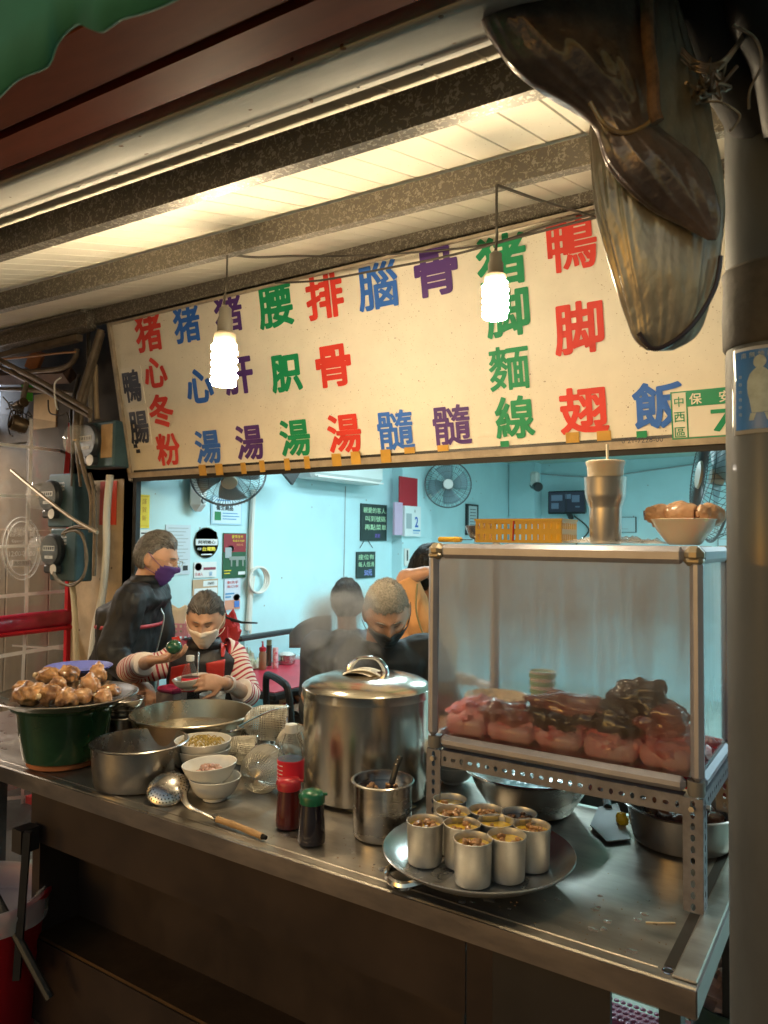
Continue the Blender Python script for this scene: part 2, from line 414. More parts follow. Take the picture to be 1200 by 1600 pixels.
# ============================================================ CANOPY
galv = mat('galvanised_spangle', (.34, .29, .22), .5, .55)
nt = galv.node_tree; N = nt.nodes; L = nt.links
tc = N.new('ShaderNodeTexCoord'); vo = N.new('ShaderNodeTexNoise'); vo.inputs['Scale'].default_value = 95; vo.inputs['Detail'].default_value = 2.5; vo.inputs['Distortion'].default_value = 1.2
L.new(tc.outputs['Object'], vo.inputs['Vector']); rp = N.new('ShaderNodeValToRGB')
e = rp.color_ramp.elements; e[0].position = .44; e[0].color = (.16, .14, .12, 1); e[1].position = .6; e[1].color = (.36, .33, .28, 1); ee = e.new(.53); ee.color = (.17, .14, .1, 1)
L.new(vo.outputs['Fac'], rp.inputs[0]); L.new(rp.outputs[0], N['Principled BSDF'].inputs['Base Color'])
plm = spots(mat('cream_pvc_plank', (.76, .7, .58), .75, spec=.2, var=.08, vs=3), (.35, .25, .15), 45, .14)
def hb(Y): return CAMZ + .4325 + .283 * Y       # underside of the purlins
PITCH = math.atan(.283)
can = thing('canopy', None, None, (0, 0, 0), kind='structure'); can.name = 'canopy_ceiling'
nP = 71; XL = -5.6
pk = None
for k in range(nP):
    x = XL + .046 + k * .093
    if pk is None:
        Ya, Yb = .98, 2.64
        mb = MB(); s0 = V((0, Ya, hb(Ya) + .084)); s1 = V((0, Yb, hb(Yb) + .084)); up = V((0, -math.sin(PITCH), math.cos(PITCH))) * .012
        vs = []
        for q in (s0, s1):
            for (dx, t) in ((-.0435, 0), (-.0458, .3), (-.0458, 1), (.0458, 1), (.0458, .3), (.0435, 0)): vs.append(q + up * t + V((dx, 0, 0)))
        fs = [(i, (i + 1) % 6, (i + 1) % 6 + 6, i + 6) for i in range(6)] + [(5, 4, 3, 2, 1, 0), (6, 7, 8, 9, 10, 11)]
        pk = mb.add(vs, fs).build('ceiling_plank', plm, can, smooth=0); o = pk
    else: o = pk.copy(); COL.objects.link(o)
    o.location.x = x
mb = MB(); s0 = V((0, .95, hb(.95) + .105)); s1 = V((0, 2.66, hb(2.66) + .105))
mb.add([(XL - .1, s0.y, s0.z), (1.0, s0.y, s0.z), (1.0, s1.y, s1.z), (XL - .1, s1.y, s1.z), (XL - .1, s0.y, s0.z + .02), (1.0, s0.y, s0.z + .02), (1.0, s1.y, s1.z + .02), (XL - .1, s1.y, s1.z + .02)],
       [(3, 2, 1, 0), (4, 5, 6, 7), (0, 1, 5, 4), (1, 2, 6, 5), (2, 3, 7, 6), (3, 0, 4, 7)])
mb.build('roof_sheet', mat('roof_sheet_metal', (.2, .18, .15), .5, .4), can, smooth=0)
CANR = 1
def swing(o, deg):
    p = V((-1.2, 1.7, 0)); o.matrix_world = Matrix.Translation(p) @ Matrix.Rotation(R(deg), 4, 'Z') @ Matrix.Translation(-p) @ (Matrix.Translation(o.location) if o.type != 'EMPTY' or True else o.matrix_world); return o
def purlin(Y, x0, x1, label, h=.1, deg=3.1, dz=0):
    mb = MB(); z = hb(Y) + dz; L_ = x1 - x0; c = (x0 + x1) / 2
    mb.box((c, Y, z + h / 2), (L_, .004, h)); mb.box((c, Y + .016, z + .002), (L_, .028, .004)); mb.box((c, Y + .016, z + h - .002), (L_, .028, .004))
    return tag(swing(mb.build('roof_purlin', galv, smooth=0), deg), label, 'beam', 'galvanised beams under the canopy')
purlin(1.083, XL, .9, 'front galvanised beam, nearest the brown shutter box', .073)
purlin(1.709, XL, .9, 'middle galvanised beam from which both bulbs hang', .072)
purlin(2.49, -3.95, .9, 'rear galvanised beam running along the top of the menu board', .09, .5, .028)
can.matrix_world = Matrix.Identity(4); swing(can, 3.1)
# folded light-coloured gutter in front of the first beam
def extr(mb, prof, x0, x1, n=1):
    k = len(prof); vs = []
    for i in range(n + 1):
        x = x0 + (x1 - x0) * i / n; vs += [(x, y, z) for y, z in prof]
    fs = [(i * k + j, i * k + j + 1, (i + 1) * k + j + 1, (i + 1) * k + j) for i in range(n) for j in range(k - 1)]
    return mb.add(vs, fs)
gz = CAMZ + .665
gut = mat('cream_painted_gutter', (.66, .6, .52), .68, .0, .35, 5, stretch=(.3, 1, 1))
spots(gut, (.2, .1, .05), 16, .16)
g = thing('roof_gutter', 'long cream painted metal gutter along the front of the canopy', 'gutter')
prof = [(.79, gz + .06), (.79, gz)] + [(.79 + .12 * t, gz + .034 * t - .006 * math.sin(t * pi)) for t in (.2, .4, .6, .8, 1)] + [(.915, gz + .03), (.925, gz + .045), (.935, gz + .05), (1.0, gz + .085), (1.01, gz + .12)]
extr(MB(), prof, XL, .9).build('trough', gut, g, smooth=40, solid=.002)
for k in range(40):
    x = -3.6 + k * .115
    MB().box((x, .95, gz + .0575), (.003, .03, .003), Matrix.Translation((0, .95, gz + .0575)) @ Matrix.Rotation(R(28), 4, 'X') @ Matrix.Translation((0, -.95, -gz - .0575))).build('seam', dark_m if k % 3 else gut, g, smooth=0)
settle(g); g.location.y -= .042; swing(g, 3.1)
brown = mat('dark_red_brown_enamel', (.24, .045, .014), .45, .0, .55, 4, stretch=(.2, 1, 1), spec=.15)
sb = thing('shutter_box', 'dark red-brown ribbed shutter housing running above the gutter', 'shutter')
prof = [(.42, gz + .3), (.43, gz + .01), (.44, gz), (.56, gz - .004), (.565, gz + .004), (.58, gz + .004), (.585, gz - .006), (.675, gz - .006), (.68, gz + .006), (.692, gz + .006), (.697, gz - .004), (.76, gz - .002), (.765, gz + .012), (.785, gz + .02), (.785, gz + .3)]
extr(MB(), prof, XL, .9).build('housing', brown, sb, smooth=0, solid=.003)
for yy in (.588, .683): MB().tube([(XL, yy, gz + .001), (.9, yy, gz + .001)], .0025, 6).build('bead', mat('worn_bead', (.2, .07, .03), .3, .3), sb)
settle(sb); sb.location.y -= .042; swing(sb, 3.1)
# green cloth awning edge hanging at the top left
awm = mat('green_awning_cloth', (.03, .22, .14), .8, var=.35, vs=3, bump=.002, bs=12)
edge = [(-80, 215), (0, 166), (20, 168), (60, 140), (98, 118), (112, 82), (128, 62), (148, 54), (175, 68), (203, 78), (235, 62), (262, 52), (300, 30), (325, 8), (345, -45), (380, -70)]
ex = spline([(a, b, 0) for a, b in edge], 5); YA = .385
def aw(u, v):
    k = u * (len(ex) - 1); i = int(k); t = k - i; q = ex[i] if i + 1 >= len(ex) else ex[i].lerp(ex[i + 1], t)
    p = PY(q.x, q.y, YA); x = p.x; z0 = p.z; z = z0 + (gz + .42 - z0) * v
    return (x, YA - .02 - .05 * v + .005 * math.sin(x * 17 + v) + .004 * math.sin(x * 41 + 2 * v), z)
tag(MB().grid(aw, 90, 14).build('awning_cloth', awm, smooth=80, solid=.003), 'green cloth awning with a ragged scalloped edge at the top left', 'awning')

# ============================================================ MENU SIGN BOARD
s_bl = V((-3.37, 2.6, CAMZ + .322)); tilt = math.atan2(.157, .80); SH = .815; SX1 = .75
sn = V((0, -math.cos(tilt), -math.sin(tilt))); sv = V((0, -math.sin(tilt), math.cos(tilt)))
SM = Matrix(((1, sv.x, sn.x, s_bl.x), (0, sv.y, sn.y, s_bl.y), (0, sv.z, sn.z, s_bl.z), (0, 0, 0, 1)))
def sign_uv(px, py):
    d = ray(px, py); t = (s_bl - CO).dot(sn) / d.dot(sn); q = SM.inverted() @ (CO + d * t); return q.x, q.y, t
sign = thing('menu_board', 'large cream menu board with red, blue, green and purple hand-cut Chinese characters', 'sign', M=SM)
SWID = SX1 - s_bl.x
cream = spots(mat('cream_sign_face', (.76, .69, .56), .62, var=.16, vs=1.8), (.3, .2, .1), 38, .12)
spots(cream, (.36, .27, .17), 90, .2); spots(cream, (.2, .13, .08), 22, .1)
MB().box((SWID / 2, SH / 2, -.012), (SWID, SH, .02)).build('face_panel', cream, sign, smooth=0)
frm = mat('grimy_sign_frame', (.42, .34, .25), .5, .2, .4, 10)
MB().box((SWID / 2, .014, -.002), (SWID + .03, .028, .034)).build('frame_bar', frm, sign, smooth=0)
MB().box((SWID / 2, SH + .006, -.002), (SWID + .03, .012, .03)).build('frame_bar', frm, sign, smooth=0)
MB().box((-.006, SH / 2, -.002), (.022, SH + .03, .034)).build('frame_bar', frm, sign, smooth=0)
MB().box((SWID / 2, -.012, -.03), (SWID + .03, .022, .07)).build('lower_lip', black_metal, sign, smooth=0)
INK = {'r': mat('red_vinyl', (.62, .035, .02), .6, var=.15, vs=3), 'b': mat('blue_vinyl', (.02, .12, .48), .6, var=.15, vs=3), 'g': mat('green_vinyl', (.0, .22, .08), .6, var=.15, vs=3),
       'p': mat('purple_vinyl', (.07, .022, .16), .6, var=.15, vs=3), 'k': mat('black_vinyl', (.02, .025, .05), .4)}
CH = [('鴨', 207, 603, 50, 'k'), ('腸', 218, 668, 50, 'k'),
      ('猪', 232, 520, 57, 'r'), ('心', 243, 582, 47, 'r'), ('冬', 252, 642, 52, 'r'), ('粉', 263, 702, 50, 'r'),
      ('猪', 292, 507, 55, 'b'), ('心', 312, 603, 53, 'b'), ('湯', 325, 698, 52, 'b'),
      ('猪', 357, 491, 55, 'p'), ('肝', 373, 587, 57, 'p'), ('湯', 390, 691, 54, 'p'),
      ('腰', 430, 478, 66, 'g'), ('胑', 447, 583, 58, 'g'), ('湯', 461, 684, 57, 'g'),
      ('排', 507, 463, 68, 'r'), ('骨', 521, 572, 64, 'r'), ('湯', 538, 677, 60, 'r'),
      ('腦', 590, 447, 70, 'b'), ('髓', 618, 672, 62, 'b'),
      ('骨', 681, 425, 72, 'p'), ('髓', 706, 664, 62, 'p'),
      ('猪', 783, 407, 78, 'g'), ('脚', 793, 488, 74, 'g'), ('麵', 795, 575, 68, 'g'), ('線', 804, 652, 66, 'g'),
      ('鴨', 893, 381, 80, 'r'), ('脚', 904, 512, 80, 'r'), ('翅', 912, 641, 72, 'r'), ('飯', 1028, 633, 72, 'b')]
wpatch = mat('white_sticker_patch', (.72, .66, .55), .4)
for k, (ch, px, py, hp, c) in enumerate(CH):
    u, v, t = sign_uv(px, py); h = hp * 1.03 * t / 1155
    bold = {'髓': .017, '麵': .018, '鴨': .02, '線': .026, '腦': .021}.get(ch, .037 if ch in '心冬胑肝' else .029)
    if c == 'k':
        MB().box((u, v, -.0005), (.168, h * 1.12, .003)).build('sticker_patch', wpatch, sign, smooth=0); bold = .028
    m = MB(); text(m, ch, T(u, v, .0035 if c == 'k' else .002), h, wd=h * (1.07 if ch not in '心' else 1.12) * (.92 if ch in '鴨脚線麵' else 1) * (.84 if c == 'k' else 1), bold=bold)
    m.build('menu_character', INK[c], sign, smooth=0)
m = MB()
for (px, py) in ((212, 697), (216, 705)):
    u, v, t = sign_uv(px, py); m.box((u, v, .001), (.03, .02, .002))
m.build('black_mark', INK['k'], sign, smooth=0)
tape = mat('yellow_brown_tape', (.55, .3, .05), .4, var=.25, vs=12)
for (px, py) in ((320, 734), (346, 733), (384, 731), (413, 728), (452, 725), (483, 722), (529, 718), (559, 715), (606, 712), (641, 709), (693, 706), (895, 684), (944, 682)):
    u, v, t = sign_uv(px, py); w_ = .05 if px > 500 or px < 350 else .032
    MB().box((u, v, .0155 if v < .03 else .003), (w_, .055 if px < 850 else .04, .0012)).build('tape_strip', tape, sign, smooth=0)
for (px, py) in ((789, 694), (1003, 679)):
    u, v, t = sign_uv(px, py); MB().box((u, v, .003), (.035, .025, .001)).build('tape_strip', INK['g'], sign, smooth=0)
u, v, t = sign_uv(1005, 687); m = MB(); text(m, '0 21-7228-00', T(u, v, .016) @ Matrix.Rotation(R(-1), 4, 'Z'), .018); m.build('phone_number', INK['k'], sign, smooth=0)
# house number plate
u, v, t = sign_uv(1137, 643)
hp_ = thing('house_number_plate', 'green and white house number plate on the lower right of the menu board', 'sign', M=SM @ T(u, v, .012))
gr = mat('plate_green', (.0, .22, .1), .35); wh = mat('plate_white', (.72, .66, .55), .35)
ph = .157; pw = .34
MB().box((0, 0, 0), (pw, ph, .004), bev=.0015).build('plate', wh, hp_, smooth=0)
m = MB(); m.box((.025, ph / 2 - .027, .0035), (pw - .05 - .004, .05, .003))
for (cx, cy, w_, h_) in ((0, ph / 2 - .002, pw, .004), (0, -ph / 2 + .002, pw, .004), (-pw / 2 + .002, 0, .004, ph - .009), (pw / 2 - .002, 0, .004, ph - .009), (-pw / 2 + .05, 0, .004, ph - .009)): m.box((cx, cy, .003), (w_, h_, .0018))
m.build('green_band', gr, hp_, smooth=0)
m = MB()
for i, c in enumerate('保安路'): text(m, c, T(-pw / 2 + .078 + i * .088, ph / 2 - .028, .0058), .037, bold=.015)
m.build('street_name', wh, hp_, smooth=0)
m = MB()
for i, c in enumerate('中西區'): text(m, c, T(-pw / 2 + .026, .045 - i * .05, .004), .034, bold=.006)
text(m, '72', T(.025, -.025, .004), .075, wd=.15, bold=.02)
m.build('number_lettering', gr, hp_, smooth=0)

# ============================================================ BULBS AND THEIR CABLES
glow = mat('lit_bulb_tube', (1, .8, .51), .3, emit=205 * BULB_POWER)
sock = mat('grey_socket', (.2, .18, .15), .5); sock2 = mat('dirty_cream_socket', (.45, .38, .27), .5)
def bulb(label, px, yt, yb, Y, r, ybeam, pxb):
    top = PY(px, yt, Y); bot = PY(px, yb, Y); d = top.z - bot.z
    t = thing('light_bulb', label, 'light bulb', bot, group='bare spiral bulbs over the counter')
    H = d * .52; m = MB(); pts = []
    turns = 5; n = 100
    for i in range(n + 1):
        a = 2 * pi * turns * i / n; f = i / n
        rr = r * .78 * (1 if f > .1 else .4 + 6 * f); pts.append((rr * math.cos(a), rr * math.sin(a), r * .2 + (H - r * .2) * f))
    m.tube(pts, r * .2, 6); m.tube([(0, 0, r * .22), (0, 0, H * 1.02)], r * .84, 16)  # glowing core added to fill the spiral gaps, imitating blown-out glare
    m.build('spiral_tube', glow, t)
    MB().lathe([(r * .75, H), (r * .8, H + d * .03), (r * .8, H + d * .13), (r * .45, H + d * .17)], n=20).build('ballast_base', sock2, t)
    MB().lathe([(r * .52, H + d * .15), (r * .56, H + d * .17), (r * .56, H + d * .3), (r * .45, H + d * .34), (r * .45, H + d * .44), (r * .2, H + d * .48)], n=20).build('socket', sock, t)
    a = PY(pxb, ybeam, 1.69); tl = top - bot
    MB().tube(spline([tl * .97, tl + V((.004, 0, .04)), a - bot + V((0, 0, -.1)), a - bot], 8), .0035, 6).build('hanging_cord', rope_dark, t)
    return t
bulb('large bare spiral bulb hanging in front of the blue 心, left of the two', 350, 478, 607, 1.62, .043, 397, 355)
bulb('smaller bare spiral bulb hanging in front of the green 脚, right of the two', 774, 393, 502, 1.6, .033, 290, 776)
def wire(name, label, pts, r=.004, m=rope_dark, n=6, cat='cable', group=None):
    return tag(MB().tube(spline(pts, 10), r, n).build(name, m), label, cat, group)
Yc = 1.69
wire('power_cable', 'black cable looping from the left bulb along under the middle beam to the right', [PY(355, 397, Yc), PY(400, 402, Yc + .1), PY(460, 400, Yc + .3), PY(540, 400, 2.35), PY(640, 395, 2.38), PY(760, 382, 2.38), PY(860, 352, 2.38), PY(955, 328, 2.38), PY(1040, 310, 2.3)])
wire('power_cable', 'black cable dropping from the right bulb across to the top of the red 鴨', [PY(776, 289, Yc), PY(840, 312, Yc + .15), PY(860, 318, 1.9), PY(905, 331, 2.2), PY(952, 346, 2.38)])
wire('power_cable', 'thin black cable stretched along the top of the menu board lettering', [PY(430, 442, 2.37), PY(500, 438, 2.37), PY(600, 420, 2.36), PY(700, 400, 2.36), PY(820, 368, 2.37), PY(950, 335, 2.36), PY(1100, 300, 2.3)], .0045)
# ============================================================ COUNTER
CX0, CX1, CY0, CY1 = -2.62, -.253, 1.328, 2.06
ctr = thing('food_counter', 'long stainless steel stall counter with a dark panelled front', 'counter', ((CX0 + CX1) / 2, (CY0 + CY1) / 2, 0))
O = V(((CX0 + CX1) / 2, (CY0 + CY1) / 2, 0))
def cbox(name, x0, x1, y0, y1, z0, z1, m, bev=0, parent=ctr, smooth=0):
    return MB().box(((x0 + x1) / 2 - O.x, (y0 + y1) / 2 - O.y, (z0 + z1) / 2), (x1 - x0, y1 - y0, z1 - z0), bev=bev).build(name, m, parent, smooth=smooth)
cbox('top', CX0 + .002, CX1 - .002, CY0 + .002, CY1, CT - .012, CT - .002, steel_top)
# raised rounded lip round the front and right edge, with a drain channel beside it
def lip(name, pts, wdt=.016, h=.003):
    m = MB()
    for a, b in zip(pts, pts[1:]):
        a = V(a); b = V(b); d = (b - a).normalized(); s_ = V((d.y, -d.x, 0)) * wdt / 2; z = V((0, 0, 1))
        m.add([a + s_, a - s_, b - s_, b + s_, a + s_ * .4 + z * h, a - s_ * .4 + z * h, b - s_ * .4 + z * h, b + s_ * .4 + z * h], [(4, 7, 6, 5), (0, 3, 7, 4), (1, 5, 6, 2), (0, 4, 5, 1), (3, 2, 6, 7)])
    return m.build(name, steel_top, ctr, smooth=0)
z = CT - .0018
lip('front_lip', [(CX0 - O.x, CY0 + .009 - O.y, z), (CX1 - .001 - O.x, CY0 + .009 - O.y, z)])
lip('inner_bead', [(CX0 - O.x, CY0 + .04 - O.y, z), (CX1 - .07 - O.x, CY0 + .04 - O.y, z)], .008, .0015)
cbox('side_border', CX1 - .042, CX1 - .002, CY0 + .02, CY1, CT - .0019, CT + .0035, steel_top, .002)
cbox('drain_channel', CX1 - .062, CX1 - .0425, CY0 + .05, CY1 - .01, CT - .0019, CT - .0012, mat('dark_channel_steel', (.12, .1, .08), .4, .9))
apr = mat('apron_steel', (.3, .27, .27), .36, 1, .35, 3, stretch=(1, 1, 3), rvar=.08)
cbox('front_apron', CX0, CX1, CY0 - .002, CY0 + .0015, CT - .047, CT - .001, apr)
cbox('side_apron', CX1 - .0015, CX1 + .002, CY0 + .002, CY1, CT - .047, CT - .001, apr)
hx = P(1044, 1516)
MB().lathe([(.0085, 0), (.0085, .0006)], (hx.x - O.x, hx.y - O.y, CT - .0015), 20).build('drain_hole', dark_m, ctr)
MB().tube([(hx.x - O.x + .0095 * math.cos(a), hx.y - O.y + .0095 * math.sin(a), CT - .001) for a in [i * pi / 10 for i in range(20)]], .0014, 6, closed=True).build('hole_rim', chrome, ctr)
cab = mat('dark_cabinet_steel', (.05, .034, .027), .45, .5, .3, 3, rvar=.1)
cab2 = mat('dark_cabinet_side', (.04, .035, .033), .5, .5, .3, 3)
zt = CT - .049
cbox('front_panel', -2.24, -.7, 1.372, 1.378, .6, zt - .001, cab)
cbox('front_panel', -.697, -.64, 1.372, 1.378, .08, zt - .001, cab)
cbox('front_panel', -.637, -.405, 1.366, 1.376, .06, zt - .001, cab2)
cbox('recessed_panel', -2.2, -.7, 1.52, 1.526, .3, zt - .001, cab)
cbox('recess_side', -2.24, -2.2, 1.38, 1.55, .08, zt - .001, cab)
cbox('shelf_ledge', -2.198, -.7, 1.376, 1.52, .305, .315, mat('worn_bronze_steel', (.2, .12, .06), .4, .8, .4, 4))
cbox('kick_panel', -2.24, -.7, 1.37, 1.375, .06, .306, cab)
cbox('cabinet_side', -.71, -.704, 1.377, 1.96, .06, zt - .001, cab2)
cbox('back_panel', -2.24, -.71, 1.97, 1.976, .06, zt - .001, cab2)
cbox('underside', CX0 + .01, CX1 - .01, CY0 + .01, CY1 - .01, zt + .001, zt + .008, cab2)
for (x, y) in ((-.3, 1.37), (-.3, 2.0), (-2.5, 1.37), (-2.5, 2.0)): cbox('leg', x - .018, x + .018, y - .018, y + .018, 0, zt, black_m)
for (px, py) in ((132, 1256), (158, 1262), (184, 1272), (212, 1281), (240, 1290), (270, 1298), (300, 1310), (331, 1318), (366, 1330), (401, 1341), (438, 1354), (476, 1365), (516, 1378), (553, 1389), (601, 1400), (646, 1416), (692, 1430)):
    q = PY(px, py, 1.3705); q.z = zt - .001
    MB().poly([(.0115 * math.cos(a), -.0115 * math.sin(a)) for a in [i * pi / 8 for i in range(9)]], face_Y((q.x - O.x, q.y - O.y, q.z))).build('vent_hole', dark_m, ctr, smooth=0)
for (px, py, c) in ((255, 1305, 0), (921, 1535, 1)):
    q = PY(px, py, 1.36); cbox('label_strip', q.x - .015, q.x + .015, 1.358, 1.3635, zt - .012, zt - .002, alum)
tag(MB().tube([P(1009, 1441, -.0002), P(1030, 1442, 0), P(1055, 1442, -.0002)], .0017, 6).build('wooden_pick', mat('pale_wood', (.7, .55, .33), .6)), 'pale wooden pick lying alone on the steel counter beside the case leg', 'toothpick')

# ============================================================ POTS, BOWLS, BOTTLES
def pot_prof(r, h, rb=None, th=.0025, rim=.006, lipw=.004, corner=.012):
    rb = rb or r
    return [(0.0001, 0), (rb - corner, 0), (rb - corner * .3, corner * .25), (rb, corner)] + [(rb + (r - rb) * t, corner + (h - corner - rim) * t) for t in (.5, 1)] + \
        [(r + lipw, h - rim), (r + lipw + .002, h - rim * .4), (r + lipw * .7, h), (r - th, h - .001)] + [(rb - th + (r - rb) * t, corner + (h - corner) * t) for t in (.7, .3, 0)] + [(rb - corner, .004), (.0001, .004)]
def bowl_prof(r, h, foot=.35, th=.004, curve=.5, fh=.008):
    f = r * foot; o = [(.0001, fh * .4), (f * .85, fh * .4), (f * .95, 0), (f, 0), (f, fh)]
    for i in range(1, 9): t = i / 8; o.append((f + (r - f) * t ** curve, fh + (h - fh) * t ** 1.15))
    o += [(r - th * .4, h + .001), (r - th, h)]
    for i in range(7, -1, -1): t = i / 8; o.append((max(f + (r - f) * t ** curve - th, .0001), fh + (h - fh) * t ** 1.15 + th * (1 - t)))
    return o + [(.0001, fh + th)]
def disc(r, z, seed=0, amp=.002, n=26, fr=14):
    m = MB(); vs = [(0, 0, z)]; rings = 8
    for k in range(1, rings + 1):
        for i in range(n):
            a = 2 * pi * i / n; q = r * k / rings; x, y = q * math.cos(a), q * math.sin(a)
            vs.append((x, y, z + (amp * noise.noise(V((x * fr, y * fr, seed))) if k < rings else 0)))
    fs = [(0, 1 + i, 1 + (i + 1) % n) for i in range(n)]
    for k in range(rings - 1):
        for i in range(n): j = (i + 1) % n; fs.append((1 + k * n + i, 1 + (k + 1) * n + i, 1 + (k + 1) * n + j, 1 + k * n + j))
    return m.add(vs, fs)
broth_y = mat('golden_broth', (.75, .48, .05), .15, var=.3, vs=30, coat=.4)
broth_g = mat('greasy_grey_broth', (.26, .21, .13), .1, var=.3, vs=16, bump=.0015, bs=25, coat=.6)
dark_liq = mat('dark_soy_liquid', (.02, .008, .004), .08, coat=.8)
meat_b = mat('cooked_brown_meat', (.55, .27, .1), .38, var=.55, vs=26, bump=.001, bs=60, coat=.3)
pale_meat = mat('pale_boiled_meat', (.62, .38, .27), .38, var=.3, vs=22, sss=.1, coat=.2)
braised = mat('braised_skin', (.6, .31, .11), .42, var=.5, vs=16, col2=(.1, .03, .01), thr=(.36, .62), bump=.0014, bs=50, sss=.12, coat=.55)
bone_m = mat('cut_bone', (.72, .55, .33), .5, var=.3, vs=50)

# --- green glazed crock with steel platter of pork knuckles
q = P(100, 1190); crock = thing('ceramic_crock', 'dark green glazed ceramic pot with a bare orange foot at the counter left end', 'pot', q)
gl = mat('green_glaze', (.02, .065, .025), .12, var=.5, vs=5, coat=.7)
MB().lathe([(.0001, .016), (.115, .016), (.123, .022), (.138, .1), (.146, .165), (.149, .18), (.166, .186), (.17, .196), (.166, .206), (.15, .208), (.142, .19), (.13, .08), (.11, .03), (.0001, .03)], n=56, wob=.012).build('glazed_body', gl, crock)
MB().lathe([(.0001, 0), (.108, 0), (.113, .004), (.113, .017), (.0001, .017)], n=48).build('foot', mat('orange_clay', (.42, .14, .05), .7, var=.3), crock)
PHT = .222
pc = P(105, 1082, PHT + .02)
tray2 = thing('steel_platter', 'wide shallow steel platter lying across the green crock, piled with pork knuckles', 'platter', (pc.x, pc.y, CT + PHT - .012))
MB().lathe([(.0001, 0), (.15, 0), (.165, .003), (.2, .022), (.213, .026), (.217, .029), (.213, .031), (.198, .026), (.163, .006), (.0001, .004)], n=64).build('dish', steel, tray2)
sp = V((pc.x, pc.y, CT + PHT - .002))
KN = [((50, 1080), .06, .052, .042, 0, 'large round knuckle at the left rim'), ((78, 1082), .034, .03, .042, 1, 'wrinkled upright piece in front of the pile'), ((104, 1085), .04, .034, .038, 2, 'knobbly front piece left of the cut bone'),
      ((122, 1083), .05, .034, .03, 3, 'smooth orange piece at the front with a cut bone end'), ((140, 1070), .036, .034, .05, 4, 'pale knobbly trotter at the front right'), ((75, 1058), .042, .036, .034, 5, 'rounded piece at the top of the pile'),
      ((106, 1056), .042, .036, .036, 6, 'smooth domed piece at the back of the pile'), ((152, 1056), .03, .028, .044, 7, 'upright pale trotter toe at the back right'), ((172, 1072), .04, .028, .024, 8, 'dark piece on the right rim'),
      ((35, 1066), .035, .03, .026, 9, 'shadowed piece at the back left'), ((90, 1068), .03, .026, .04, 10, 'creased piece in the middle of the pile'), ((161, 1082), .028, .026, .03, 11, 'small round toe at the front right')]
for (px, py), a, b, c, sd, lab in KN:
    o = P(px, py + 2, PHT + .03); ci = V((o.x, o.y, CT + PHT + .01 + c * .5 + (.012 if py < 1062 else -.004)))
    k = thing('pork_knuckle', 'braised pork knuckle, ' + lab, 'meat', (ci.x, ci.y, ci.z - c), rz=sd * 1.3, group='braised pork knuckles on the steel platter')
    m = MB().ball((0, 0, c), (a * .92, b * .92, c * .84), 28, 20, amp=.34, fr=2.1, seed=sd)
    m.ball((a * .6, 0, c * 1.1), (a * .45, b * .55, c * .5), 20, 14, amp=.3, fr=2.5, seed=sd + 40)
    m.ball((-a * .4, b * .5, c * .8), (a * .4, b * .5, c * .45), 16, 12, amp=.3, fr=2.5, seed=sd + 60)
    if sd in (4, 7, 11, 2): m.ball((a * .2, -b * .75, c * .7), (a * .4, b * .42, c * .45), 16, 12, amp=.2, seed=sd + 80); m.ball((-a * .5, -b * .65, c * .75), (a * .38, b * .4, c * .5), 16, 12, amp=.2, seed=sd + 90)
    remesh(m, .0035, 'flesh', braised if sd not in (4, 7, 11) else mat('pale_braised_skin', (.6, .3, .13), .25, var=.45, vs=14, sss=.12, coat=.5, bump=.001), k, disp=lambda p, s=sd: .001 * noise.noise(p * 90 + V((s, 0, 0))) - .006 * max(0, .16 - abs(noise.noise(p * 19 + V((0, s, 0))))), smooth_it=4)
    if sd in (1, 3, 5, 9):
        e = MB().lathe([(.0001, 0), (.009, 0), (.011, .004), (.009, .012), (.0001, .013)], n=14, wob=.3, M=Matrix.Translation((-a * .9, -b * .3, c)) @ Matrix.Rotation(R(-80), 4, 'Y')); e.build('bone', bone_m, k)
for i, (px, py, s_) in enumerate(((125, 1043, .0), (122, 1052, 1))):
    pass
q = P(122, 1070, .12); pb = thing('brown_bowl', 'reddish brown bowl under the blue-violet plates behind the knuckles', 'bowl', AT(120, 1048, 2.72) + V((0, 0, -.06)))
MB().lathe(bowl_prof(.105, .05, .5), n=40).build('bowl_body', mat('brown_earthenware', (.33, .13, .06), .35), pb)
blu = mat('violet_blue_melamine', (.2, .22, .62), .3, coat=.4)
for i in range(2):
    b_ = pb.location + V((0.012 * i, 0, .048 + .009 * i)); pt = thing('blue_plate', ('upper' if i else 'lower') + ' violet-blue oval plate of the two stacked behind the pork knuckles', 'plate', b_, group='stacked violet-blue plates')
    MB().lathe([(.0001, 0), (.07, 0), (.075, .002), (.112, .02), (.118, .0225), (.115, .024), (.075, .006), (.0001, .005)], n=48).build('dish', blu, pt)
# supports so that the bowl is carried
tag(MB().lathe(pot_prof(.1, pb.location.z - CT - .002, .09), (pb.location.x, pb.location.y, CT), 40).build('steel_canister', steel_d), 'steel canister behind the green crock carrying the brown bowl', 'pot')

def potthing(name, label, px, py, r, h, rb=None, m=steel_d, cat='pot', content=None, lvl=.6, hh=0, **kw):
    q = P(px, py, hh); t = thing(name, label, cat, q); MB().lathe(pot_prof(r, h, rb, **kw), n=56).build('shell', m, t)
    if content: disc((rb or r) + ((r - (rb or r)) * lvl) - .003, h * lvl, seed=px).build('content', content, t)
    return t
potthing('steel_pot', 'open steel pot with vertical sides left of the perforated ladle', 217, 1221, .14, .125, .131, steel_d, content=mat('thin_clear_stock', (.2, .13, .08), .06, coat=.5), lvl=.35)
potthing('small_steel_pot', 'tall narrow steel pot standing between the blue plates and the woman', 222, 1108, .069, .19, .066, steel_d, lvl=.8)
